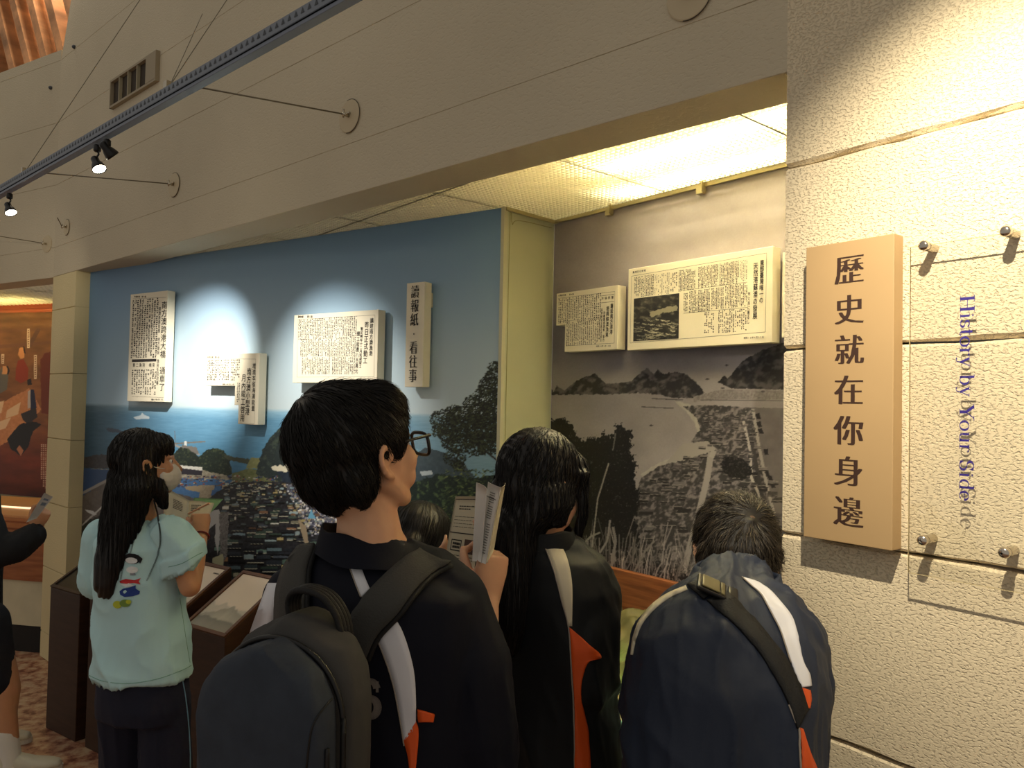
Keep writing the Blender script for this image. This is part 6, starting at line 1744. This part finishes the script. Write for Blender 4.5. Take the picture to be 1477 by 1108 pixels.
ink_on('printed_seal', fn, [(.12, .64, .46, .655), (.12, .79, .46, .805), (.12, .64, .14, .80), (.44, .64, .46, .80)] + textlines(.18, .68, .42, .78, 2, 8, .7), INK, bl_)
ink_on('printed_photo', fn, [(.56, .62, .92, .82)], mat('printed photo', (84, 58, 46), .6), bl_)

# ---- backpack
bp_yaw = yaw; PC = A(412, 1020, 1.13); bx = rt; bz = V((0, 0, 1)); by = -fw       # by points out of the back
bg = empty('backpack', PC - V((0, 0, .22)), 'charcoal grey backpack on the back of the boy with glasses', 'backpack')
DKG = mat('charcoal polyester', (52, 58, 68), .75, spec=.25, bump=.25, bscale=420, bdist=.0006, var=.12, vscale=30); DKG2 = mat('grey brown polyester', (64, 63, 62), .75, spec=.25, bump=.25, bscale=420, bdist=.0006); ZIP = mat('black zip tape', (12, 12, 13), .5)
def bpk(x, y, z): return PC + bx * x + bz * y + by * z
def bag_prims(B, hw, top, bot, z0, z1, lean=0.0, k=1.0):
    rings = []
    N = 13
    for i in range(N):
        t = i / (N - 1); y = bot + (top - bot) * t; u = max(0.0, (y - (top - hw * 1.05)) / (hw * 1.05)); w_ = hw * math.sqrt(max(.03, 1 - u ** 2.3)); u2 = max(0, (bot + .05 - y) / .05); w_ *= 1 - .12 * u2
        dz = (z1 - z0) / 2 * (1 - .25 * u ** 2 - .2 * u2); zc = (z0 + z1) / 2 - (z1 - z0) * .10 * u ** 2 + lean * (y)
        rings.append((bpk(0, y, zc), bx * w_, by * dz))
    B.loft(rings, 32, e=2.8)
B = Blob(); bag_prims(B, .117, .128, -.30, -.085, .030); m_ = B.skin(.006, 6); wrinkle(m_, folds(.004, (8, 3), .4, 31)); back_part = world_put('main_compartment', m_, DKG2, bg)
B = Blob(); bag_prims(B, .109, .104, -.30, .000, .088); m_ = B.skin(.006, 7); wrinkle(m_, folds(.006, (8, 3), .8, 37)); fp_ = world_put('front_compartment', m_, DKG, bg); FB = bvh_of(m_)
pts = []
for i in range(41):
    t = i / 40; a = PI * (1.0 - t); x = .1125 * math.cos(a); y = .117 * math.sin(a) ** .9 if 0 < t < 1 else 0
    pts.append(bpk(x, y * 1.0 - .012, .018))
pts = [bpk(-.1135, -.28, .014)] + pts + [bpk(.1135, -.28, .014)]
mb = MB(); mb.tube(catmull(pts, 3), .0042, 8); mb.put('zipper', ZIP, bg, Matrix.Identity(4), smooth=True)
seam('pocket_seam', FB, [(512, 1000), (490, 1000), (468, 1020), (450, 1050), (442, 1108)], .0015, ZIP, fp_, .0005)
mb = MB(); mb.tube(catmull([bpk(.109, -.02, .05), bpk(.112, -.10, .052), bpk(.112, -.20, .05)], 6), .0035, 8); mb.put('zipper', ZIP, bg, Matrix.Identity(4), smooth=True)
B = Blob(); B.loft([(bpk(.100, -.075, .02), bx * .020, by * .055), (bpk(.106, -.12, .022), bx * .027, by * .062), (bpk(.108, -.24, .022), bx * .028, by * .062), (bpk(.104, -.29, .02), bx * .022, by * .055)], 20); world_put('side_pocket', B.skin(.006, 4), mat('black mesh pocket', (16, 16, 17), .8), bg)
HANDLE = mat('black webbing', (13, 13, 14), .7, bump=.3, bscale=300)
mb = MB(); hp = catmull([bpk(-.03, .095, -.06), bpk(-.038, .138, -.06), bpk(-.014, .160, -.05), bpk(.030, .156, -.05), bpk(.056, .125, -.055), bpk(.062, .085, -.06)], 5)
for o_ in (-.012, -.004, .004, .012): mb.tube([p + by * o_ for p in hp], .0055, 8)
mb.put('carry_handle', HANDLE, bg, Matrix.Identity(4), smooth=True)
STRAP = mat('strap grey', (58, 57, 54), .8, bump=.3, bscale=300)
drape('shoulder_strap', JB, [(408, 905), (408, 862), (418, 824), (437, 796)], [(448, 905), (447, 862), (450, 820), (460, 792)], STRAP, bg, lift=.016, thick=.014, cols=5)
drape('shoulder_strap', JB, [(500, 918), (517, 880), (548, 845), (580, 812), (598, 800)], [(532, 948), (548, 915), (580, 880), (618, 836), (645, 818)], STRAP, bg, lift=.018, thick=.016, cols=5)
seam('strap_binding', JB, [(533, 950), (549, 917), (581, 882), (619, 838), (648, 820)], .0055, HANDLE, bg, .008)
seam('strap_binding', JB, [(449, 905), (448, 862), (451, 820), (461, 793)], .005, HANDLE, bg, .008)
seam('strap_binding', JB, [(407, 905), (407, 862), (417, 824), (436, 795)], .004, HANDLE, bg, .008)

# ================================================================== girl with long hair in the dark jacket (middle)
ZG = 1.72
g = person(A(790, 900, ZG).x, ZG, 'girl with long black hair over a blackish jacket with a cream stripe and orange gusset')
HM = head_matrix(A(781, 702, 1.72), 50, -22); R = HM.to_3x3(); B = Blob(); head_prims(B, HM, .98)
yaw = 38; fw = V((math.sin(math.radians(yaw)), math.cos(math.radians(yaw)), 0)); rt = V((fw.y, -fw.x, 0))
B.sweep([(HM @ V((0, -.02, -.06)), .047), (A(778, 765, 1.70), .052), (A(780, 790, 1.71), .06)])
B.loft([ring(782, 790, ZG, .08, .05, yaw), ring(785, 850, ZG, .125, .08, yaw), ring(786, 940, ZG, .12, .08, yaw), ring(788, 1040, ZG, .12, .085, yaw), ring(788, 1110, ZG, .14, .10, yaw)])
shR, elR, wrR = A(846, 838, 1.66), A(852, 985, 1.63), A(872, 985, 1.86)
shL, elL, wrL = A(722, 838, 1.82), A(716, 985, 1.86), A(775, 985, 2.02)
for a_, b_, c_ in ((shR, elR, wrR), (shL, elL, wrL)): B.sweep([(a_, .04), (b_, .036), (b_.lerp(c_, .4), .033), (c_, .022)])
hand_prims(B, hand_matrix(wrR, V((.2, .8, -.2)), V((.1, .1, 1))), (30, 30, 32, 34), side=-1, s=.88); hand_prims(B, hand_matrix(wrL, V((.3, .8, -.1)), V((.1, .1, 1))), (30, 30, 32, 34), side=1, s=.88)
hpL, hpR = A(762, 1115, 1.76), A(818, 1115, 1.70); fL, fR = V((hpL.x, 1.74, 0)), V((hpR.x, 1.68, 0)); legs_prims(B, hpL, hpR, fL, fR, fw)
world_put('body', B.skin(.0058, 5), SKIN, g); eyes(g, HM, .98)
B = Blob()
B.loft([ring(780, 768, ZG, .060, .055, yaw), ring(781, 780, ZG, .095, .075, yaw), ring(783, 800, ZG, .145, .10, yaw), ring(785, 840, ZG, .172, .118, yaw), ring(786, 900, ZG, .168, .122, yaw), ring(788, 1000, ZG, .160, .122, yaw), ring(790, 1090, ZG, .172, .130, yaw), ring(790, 1130, ZG, .172, .130, yaw)], 32)
B.sweep([(A(822, 808, 1.68), .052), (A(842, 838, 1.66), .062), (A(847, 905, 1.64), .064), (A(850, 985, 1.63), .058), (A(862, 988, 1.74), .050), (A(870, 985, 1.82), .040)])
B.sweep([(A(745, 815, 1.79), .052), (A(724, 845, 1.82), .062), (A(716, 985, 1.86), .056), (A(765, 985, 2.0), .042)])
jk = B.skin(.0062, 6); wrinkle(jk, folds(.016, (7, 2.6), .4, 51)); world_put('tracksuit_top', jk, BLKN, g); JG = bvh_of(jk)
collar('collar', A(782, 800, 1.705), A(783, 762, 1.69), .085, .078, .070, .064, yaw, BLKN, g)
drape('shoulder_stripe', JG, [(777, 770), (790.7, 800), (801.5, 830), (811, 865), (819, 903)], [(794, 768), (808, 786.7), (819, 811), (825, 845), (825, 903)], CSTR, g, cols=4)
seam('piping', JG, [(763, 745), (778, 773), (790, 800), (801, 830), (810, 865), (820, 905), (824, 967), (828, 1040), (829, 1110)], .0018, PIPE_, g, .002)
drape('lining_gusset', JG, [(821, 905), (823, 928), (824, 950), (825, 967), (828, 1010), (829, 1060), (829, 1112)], [(824, 907), (850, 930), (866, 948), (847, 957), (838, 1000), (848, 1058), (851, 1112)], ORNG, g, cols=5, lift=.004)
B = Blob(); B.loft([ring(789, 1110, ZG, .150, .11, yaw), ring(789, 1160, ZG, .16, .12, yaw)])
for h, ft in ((hpL, fL), (hpR, fR)): B.sweep([(h, .086), (h.lerp(ft, .5) + fw * .02, .074), (ft + V((0, 0, .10)), .062)])
world_put('trousers', B.skin(.009, 4), PANTS, g)
for ft in (fL, fR): shoes(g, ft, fw, SHOED, SOLE)
B = Blob(); q = lambda x, y, z: HM @ V((x, y, z))
B.ell(q(0, -.022, .030), (.088, .104, .098), R); B.ell(q(0, .040, .062), (.074, .054, .044), R); B.ell(q(0, .066, .030), (.058, .024, .042), R)
ax = V((math.cos(math.radians(38)), -math.sin(math.radians(38)), 0)); fx = V((-ax.y, ax.x, 0))
B.loft([(HM @ V((0, -.03, .0)), ax * .090, fx * .085), (A(770, 725, 1.69), ax * .094, fx * .076), (A(746, 765, 1.655), ax * .052, fx * .060), (A(739, 810, 1.63), ax * .046, fx * .045), (A(735, 860, 1.615), ax * .042, fx * .036), (A(732, 910, 1.61), ax * .036, fx * .028), (A(732, 945, 1.615), ax * .02, fx * .014)], 24)
B.loft([(q(.060, .030, .055), ax * .03, fx * .03), (A(840, 700, 1.71), ax * .010, fx * .018), (A(841, 735, 1.71), ax * .009, fx * .016), (A(836, 765, 1.71), ax * .008, fx * .014), (A(829, 790, 1.70), ax * .004, fx * .006)], 14)
B.loft([(q(.072, -.010, .010), ax * .022, fx * .040), (A(807, 728, 1.665), ax * .018, fx * .034), (A(803, 758, 1.65), ax * .016, fx * .026)], 14)
hs_ = B.skin(.0055, 6); wrinkle(hs_, lambda co, no: .0020 * np.sin(co[:, 0] * 430 + co[:, 1] * 280 + co[:, 2] * 5)); hair = world_put('hair', hs_, HAIR, g); HB = bvh_of(hs_)
pk = HM @ V((0, .0, .13))
def dmid(p):
    d = V((0, 0, -1))
    if p.z > H - .25: d = d * .5 + (p - pk).normalized() * .9
    return d
v, f = strands(HB, roots_on(hs_, lambda c: c.z > H - .45, 1200, 12), dmid, .26, 13, .0014, .0008, .003, 13, .08)
tag(put('hair_locks', mesh(v, f), LOCK, hair, smooth=True), kind='stuff')

# ================================================================== man bending forward at the stone pillar
g = person(A(1045, 1100, 1.30).x, 1.32, 'man bending forward beside the stone pillar, dark blue nylon jacket with a white stripe')
HM = head_matrix(A(1062, 800, 1.745), 10, -42); R = HM.to_3x3(); B = Blob(); head_prims(B, HM, 1.05)
yaw = 8; fw = V((math.sin(math.radians(yaw)), math.cos(math.radians(yaw)), 0)); rt = V((fw.y, -fw.x, 0))
def tr(px, py, z, hw, hd, yaw_=8, tip=55):
    """ring of the stooping trunk: its plane is tipped so that the spine runs forward and up"""
    a = math.radians(yaw_); t = math.radians(tip); r = V((math.cos(a), -math.sin(a), 0)); f = V((math.sin(a), math.cos(a), 0)); return (A(px, py, z), r * hw, (f * math.cos(t) - V((0, 0, 1)) * math.sin(t)) * hd)
B.sweep([(HM @ V((0, -.030, -.060)), .054), (A(1058, 852, 1.62), .058), (A(1055, 878, 1.56), .07)])
B.loft([tr(1054, 880, 1.56, .10, .06), tr(1050, 925, 1.50, .135, .085, 8, 45), tr(1046, 1010, 1.43, .135, .10, 8, 35), tr(1044, 1110, 1.36, .13, .10, 8, 25), tr(1044, 1200, 1.32, .13, .10, 8, 10), tr(1044, 1270, 1.31, .13, .09, 8, 0)])
shR, elR, wrR = A(1140, 930, 1.46), A(1145, 1090, 1.47), A(1120, 1130, 1.70)
shL, elL, wrL = A(955, 935, 1.50), A(948, 1080, 1.56), A(985, 1110, 1.76)
for a_, b_, c_ in ((shR, elR, wrR), (shL, elL, wrL)): B.sweep([(a_, .045), (b_, .038), (b_.lerp(c_, .4), .035), (c_, .025)])
hand_prims(B, hand_matrix(wrR, V((-.1, .9, -.1)), V((0, .1, 1))), (20, 22, 24, 26), side=-1); hand_prims(B, hand_matrix(wrL, V((.1, .9, -.1)), V((0, .1, 1))), (20, 22, 24, 26), side=1)
hpL, hpR = A(990, 1275, 1.32), A(1098, 1275, 1.29); fL, fR = V((hpL.x - .02, 1.36, 0)), V((hpR.x + .01, 1.30, 0)); legs_prims(B, hpL, hpR, fL, fR, fw)
world_put('body', B.skin(.0058, 5), SKIN, g); eyes(g, HM, 1.05)
B = Blob()
B.loft([tr(1061, 834, 1.63, .074, .066, 8, 60), tr(1058, 850, 1.605, .082, .074, 8, 60), tr(1056, 862, 1.575, .10, .08), tr(1053, 880, 1.545, .145, .10, 8, 50), tr(1050, 915, 1.50, .175, .125, 8, 45), tr(1046, 960, 1.455, .182, .140, 8, 40), tr(1044, 1030, 1.41, .178, .150, 8, 30), tr(1043, 1110, 1.37, .175, .150, 8, 22), tr(1043, 1210, 1.33, .17, .15, 8, 8), tr(1043, 1290, 1.31, .17, .14, 8, 0)], 36)
B.sweep([(A(1115, 885, 1.49), .058), (A(1144, 925, 1.455), .066), (A(1150, 1000, 1.45), .062), (A(1146, 1090, 1.465), .058), (A(1124, 1128, 1.66), .045)])
B.sweep([(A(985, 890, 1.53), .058), (A(957, 930, 1.50), .068), (A(945, 1010, 1.53), .064), (A(948, 1085, 1.56), .058), (A(980, 1110, 1.72), .045)])
jk = B.skin(.0062, 7); f1 = folds(.020, (6, 2.0), .9, 61); f2 = folds(.014, (11, 4.5), -.6, 67)
wrinkle(jk, lambda co, no: f1(co, no) + f2(co, no)); world_put('tracksuit_top', jk, NAVY2, g); JM = bvh_of(jk)
collar('collar', A(1057, 868, 1.56), A(1063, 822, 1.605), .100, .094, .088, .092, yaw, NAVY2, g, -.06, open_=.9)
drape('shoulder_stripe', JM, [(1071, 834), (1084, 846), (1097, 858), (1107, 874), (1116, 892), (1126, 912), (1133, 935), (1141.6, 957.6), (1149, 978), (1156, 992)], [(1078, 836), (1094, 841), (1110, 852), (1124, 867), (1138, 884), (1146, 900), (1152, 925), (1158, 953), (1167, 975), (1169, 990)], WSTR, g, cols=5)
drape('lining_gusset', JM, [(1153, 1050), (1156, 1080), (1156, 1112)], [(1157, 1052), (1166, 1080), (1178, 1112)], ORNG, g, cols=3)
drape('lining_flap', JM, [(1156, 993), (1160, 1010), (1163, 1022)], [(1167, 996), (1169, 1008), (1167, 1022)], ORNG, g, cols=3)
seam('piping', JM, [(1070, 834), (1083, 846), (1096, 858), (1106, 874), (1115, 892), (1125, 912), (1140, 957)], .0014, PIPE_, g, .003)
seam('piping', JM, [(1137, 1017), (1146, 1040), (1152, 1056), (1155, 1112)], .0018, PIPE_, g, .002)
drape('shoulder_stripe', JM, [(990, 846), (962, 858), (938, 876), (922, 898), (914, 920), (911, 945)], [(992, 851), (966, 863), (944, 880), (927, 900), (918, 922), (913, 945)], CSTR, g, cols=2, k=8)
B = Blob(); B.loft([ring(1044, 1255, 1.31, .155, .12, yaw), ring(1044, 1330, 1.30, .165, .125, yaw)])
for h, ft in ((hpL, fL), (hpR, fR)): B.sweep([(h, .092), (h.lerp(ft, .5) + fw * .03, .078), (ft + V((0, 0, .10)), .064)])
world_put('trousers', B.skin(.009, 4), PANTS, g)
for ft in (fL, fR): shoes(g, ft, fw, SHOED, SOLE)
B = Blob(); q = lambda x, y, z: HM @ V((x, y, z))
B.ell(q(0, -.026, .030), (.094, .106, .100), R); B.ell(q(0, .034, .070), (.078, .064, .046), R); B.ell(q(0, -.080, -.015), (.074, .046, .072), R); B.ell(q(0, -.070, -.055), (.062, .040, .040), R)
for k in (-1, 1): B.ell(q(k * .066, -.004, .026), (.026, .056, .042), R); B.ell(q(k * .062, -.040, -.025), (.028, .040, .045), R)
hs_ = B.skin(.005, 6); wrinkle(hs_, lambda co, no: .003 * (vn(co[:, 0] * 70, co[:, 2] * 70 + co[:, 1] * 70, 1, 4) - .5) * 2); hair = world_put('hair', hs_, mat('dark brown hair mass', (20, 15, 11), .6), g); HB = bvh_of(hs_)
wh_, wn = cast(HB, 1085, 746)
if wh_ is None: wh_ = HM @ V((.02, -.06, .11)); wn = V((0, -.6, .8))
def dman(p): return (p - wh_).normalized() + V((0, 0, -.35)) + V((wh_ - p).cross(wn)) * 3
LOCK2 = mat('brown hair locks', (46, 38, 28), .4, spec=.6); LOCK3 = mat('light hair glints', (92, 80, 62), .4, spec=.6)
v, f = strands(HB, roots_on(hs_, lambda c: (c - wh_).length > .012, 4200, 15), dman, .042, 5, .0013, .0006, .010, 16, .35)
tag(put('hair_locks', mesh(v, f), LOCK2, hair, smooth=True), kind='stuff')
v, f = strands(HB, roots_on(hs_, lambda c: (c - wh_).length > .012 and c.z > H - .33, 420, 25), dman, .04, 5, .0009, .002, .010, 26, .3)
tag(put('lighter_locks', mesh(v, f), LOCK3, hair, smooth=True), kind='stuff')
mb = MB(); a_ = wn.orthogonal().normalized(); b_ = wn.cross(a_)
mb.add(*sphere_vf(wh_ - wn * .004, (.008, .004, .0062), n=14, m=8)); mb.put('scalp_whorl', mat('scalp', (84, 62, 50), .8), g, Matrix.Identity(4), smooth=True)
# sling strap with its buckle
sg = empty('sling_strap', A(1090, 940, 1.3), 'black sling strap with a square buckle across the back of the bending man', 'strap')
drape('strap', JM, [(1020, 868), (1036, 882), (1062, 905), (1089, 935), (1109, 964), (1126, 994), (1140, 1025), (1149, 1052)], [(1048, 854), (1060, 866), (1082, 888), (1103, 912), (1121, 935), (1137, 958), (1153, 990), (1163, 1024)], HANDLE, sg, lift=.006, thick=.005, cols=3)
drape('strap', JM, [(992, 846), (1004, 856), (1014, 866)], [(1008, 838), (1022, 846), (1034, 854)], HANDLE, sg, lift=.006, thick=.005, cols=3)
h0, n0 = cast(JM, 1029, 857)
bxv = (A(1052, 857, h0.y) - A(1028, 836, h0.y)).normalized(); bxv = (bxv - n0 * bxv.dot(n0)).normalized(); byv = n0.cross(bxv)
BM = (Matrix((bxv, byv, n0)).transposed() @ Matrix.Diagonal((1.22, 1.22, 1.1))).to_4x4(); BM.translation = h0 + n0 * .008
BKL = mat('olive grey buckle', (104, 96, 62), .35); BKB = mat('black buckle', (20, 20, 19), .35)
mb = MB(); mb.box(-.030, .016, -.020, .020, 0, .008); bo_ = mb.put('buckle_body', BKB, sg, BM, bevel=.003)
mb = MB(); mb.box(-.024, .004, -.0165, .0165, .0085, .0115); mb.put('buckle_cover', BKL, sg, BM, bevel=.002)
mb = MB(); mb.box(.018, .034, -.019, .019, -.001, .009); mb.put('buckle_tongue', BKB, sg, BM, bevel=.003)
mb = MB(); mb.box(.006, .012, -.0165, .0165, .008, .0105); mb.put('buckle_bar', BKL, sg, BM, bevel=.001)

# ================================================================== visitor cut by the left edge
ZL = 3.40
g = person(A(-45, 900, ZL).x, ZL, 'person cut by the left picture edge, black sleeve and shorts, white sock, pale trainer')
HM = head_matrix(A(-62, 610, ZL), 55, -10); R = HM.to_3x3(); B = Blob(); head_prims(B, HM, 1.0)
yaw = 60; fw = V((math.sin(math.radians(yaw)), math.cos(math.radians(yaw)), 0)); rt = V((fw.y, -fw.x, 0))
B.sweep([(HM @ V((0, -.02, -.06)), .05), (A(-38, 680, ZL), .06)])
B.loft([ring(-42, 690, ZL, .10, .06, yaw), ring(-44, 730, ZL, .16, .09, yaw), ring(-45, 800, ZL, .13, .09, yaw), ring(-46, 870, ZL, .14, .10, yaw), ring(-46, 900, ZL, .14, .10, yaw)])
shR, elR, wrR = A(-30, 730, 3.28), A(2, 798, 3.26), A(50, 762, 3.36)
shL, elL, wrL = A(-60, 725, 3.50), A(-50, 800, 3.60), A(-10, 790, 3.74)
for a_, b_, c_ in ((shR, elR, wrR), (shL, elL, wrL)): B.sweep([(a_, .045), (b_, .038), (c_, .025)])
hand_prims(B, hand_matrix(wrR, V((.35, .1, .8)), V((.6, -.75, -.1))), (45, 60, 66, 70), side=-1, thumb=(25, 50), s=.92); hand_prims(B, hand_matrix(wrL, V((.5, .5, .1)), V((0, 0, 1))), (30, 30, 30, 30), side=1)
fR = A(16, 1100, 3.36); fR.z = 0; fL = V((fR.x - .30, 3.62, 0)); hpL, hpR = A(-60, 900, 3.46), A(-22, 900, 3.34)
fw2 = V((.93, .36, 0)); legs_prims(B, hpL, hpR, fL, fR, fw2)
world_put('body', B.skin(.006, 4), SKIN2, g); eyes(g, HM)
B = Blob(); B.loft([ring(-42, 690, ZL, .11, .07, yaw), ring(-43, 715, ZL, .18, .11, yaw), ring(-44, 790, ZL, .17, .12, yaw), ring(-46, 890, ZL, .18, .13, yaw)])
B.sweep([(A(-32, 722, 3.30), .065), (A(-4, 796, 3.26), .066), (A(22, 790, 3.30), .064), (A(48, 772, 3.35), .052)]); B.sweep([(A(-60, 722, 3.48), .065), (A(-50, 800, 3.60), .06), (A(-15, 790, 3.72), .045)])
m_ = B.skin(.008, 4); wrinkle(m_, folds(.012, (9, 3), .2, 71)); world_put('sweatshirt', m_, mat('black sweatshirt', (20, 20, 24), .8), g)
B = Blob(); B.loft([ring(-46, 870, ZL, .165, .12, yaw), ring(-44, 905, ZL, .17, .13, yaw)])
for h, ft in ((hpL, fL), (hpR, fR)): B.sweep([(h, .10), (h.lerp(ft + V((0, 0, .075)), .42), .082)])
world_put('shorts', B.skin(.009, 4), mat('black shorts', (18, 19, 26), .8), g)
for ft in (fL, fR):
    B = Blob(); an = ft + V((0, 0, .07)); kn = hpR if ft is fR else hpL; B.sweep([(an - V((0, 0, .03)), .044), (an + (kn - an) * .06, .043), (an + (kn - an) * .20, .047)]); world_put('sock', B.skin(.006, 3), mat('white sock', (220, 216, 206), .9), g)
    shoes(g, ft, fw2, SHOE, SOLE)
B = Blob(); q = lambda x, y, z: HM @ V((x, y, z)); B.ell(q(0, -.026, .034), (.090, .104, .098), R); B.ell(q(0, .034, .070), (.074, .060, .044), R); B.ell(q(0, -.08, -.03), (.07, .045, .07), R)
world_put('hair', B.skin(.006, 4), HAIR, g)
lf = empty('leaflet', A(58, 735, 3.30), 'pale leaflet held up by the hand at the left picture edge', 'leaflet')
o, fn = sheet('page', [A(64, 711, 3.30), A(76.5, 717, 3.34), A(53, 748, 3.34), A(38, 754, 3.28)], mat('pale blue paper', (206, 206, 206), .6), lf, .002)
ink_on('printed_text', fn, [(.3, .15, .8, .22), (.35, .3, .85, .42)], mat('blue grey print', (120, 136, 160), .6), lf)

# ================================================================== visitor bending down behind the boy
ZH = 2.20
g = person(A(610, 900, ZH).x, ZH, 'person bending down, only the dark top of the hair shows between boy and leaflet')
HM = head_matrix(A(604, 794, ZH), 30, -40); R = HM.to_3x3(); B = Blob(); head_prims(B, HM, 1.0); yaw = 25
fw = V((math.sin(math.radians(yaw)), math.cos(math.radians(yaw)), 0))
B.sweep([(HM @ V((0, -.03, -.06)), .05), (A(596, 850, 2.12), .06)])
B.loft([ring(596, 860, 2.10, .10, .07, yaw), ring(594, 900, 2.05, .15, .09, yaw), ring(592, 1000, 2.0, .14, .1, yaw), ring(592, 1080, 1.98, .14, .1, yaw)])
shR, elR, wrR = A(660, 905, 2.02), A(668, 1020, 2.05), A(650, 1010, 2.28); shL, elL, wrL = A(528, 905, 2.12), A(530, 1020, 2.18), A(570, 1010, 2.38)
for a_, b_, c_ in ((shR, elR, wrR), (shL, elL, wrL)): B.sweep([(a_, .045), (b_, .038), (c_, .025)])
hand_prims(B, hand_matrix(wrR, V((0, .9, 0)), V((0, 0, 1))), side=-1); hand_prims(B, hand_matrix(wrL, V((0, .9, 0)), V((0, 0, 1))), side=1)
hpL, hpR = A(565, 1075, 2.02), A(625, 1075, 1.96); fL, fR = V((hpL.x, 2.04, 0)), V((hpR.x, 1.97, 0)); legs_prims(B, hpL, hpR, fL, fR, fw)
world_put('body', B.skin(.0065, 4), SKIN, g); eyes(g, HM)
B = Blob(); B.loft([ring(596, 850, 2.11, .08, .07, yaw), ring(595, 870, 2.09, .15, .10, yaw), ring(594, 920, 2.05, .18, .12, yaw), ring(592, 1000, 2.0, .17, .125, yaw), ring(592, 1080, 1.98, .17, .13, yaw)])
for a_, b_, c_ in ((shR, elR, wrR), (shL, elL, wrL)): B.sweep([(a_, .064), (b_, .058), (b_.lerp(c_, .8), .045)])
world_put('tracksuit_top', B.skin(.008, 4), NAVY, g)
B = Blob(); B.loft([ring(592, 1065, 1.98, .16, .12, yaw), ring(592, 1110, 1.98, .165, .125, yaw)])
for h, ft in ((hpL, fL), (hpR, fR)): B.sweep([(h, .088), (h.lerp(ft, .5), .075), (ft + V((0, 0, .10)), .062)])
world_put('trousers', B.skin(.009, 4), PANTS, g)
for ft in (fL, fR): shoes(g, ft, fw, SHOED, SOLE)
B = Blob(); q = lambda x, y, z: HM @ V((x, y, z)); B.ell(q(0, -.026, .034), (.092, .106, .100), R); B.ell(q(0, .034, .070), (.078, .062, .046), R); B.ell(q(0, -.08, -.03), (.074, .045, .07), R); B.ell(A(580, 738, 2.24), (.030, .030, .055))
hs_ = B.skin(.006, 5); hair = world_put('hair', hs_, HAIR, g); HB = bvh_of(hs_); wh2 = HM @ V((0, -.05, .13))
v, f = strands(HB, roots_on(hs_, lambda c: True, 900, 35), lambda p: (p - wh2).normalized() + V((0, 0, -.4)), .09, 7, .0013, .0006, .003, 36, .12)
tag(put('hair_locks', mesh(v, f), LOCK, hair, smooth=True), kind='stuff')
for i, (px, tg, en, an, bl, col_) in enumerate(SPOTS):
    s = rail_s(px); p = BACK.pt(s, RAIL_H - .13, RAIL_OFF)
    d = (V(tg) - p).normalized()
    lamp('spot_beam', 'SPOT', p + d * 0.06, tg, en, col_, spot_size=math.radians(an), spot_blend=bl, shadow_soft_size=0.015)
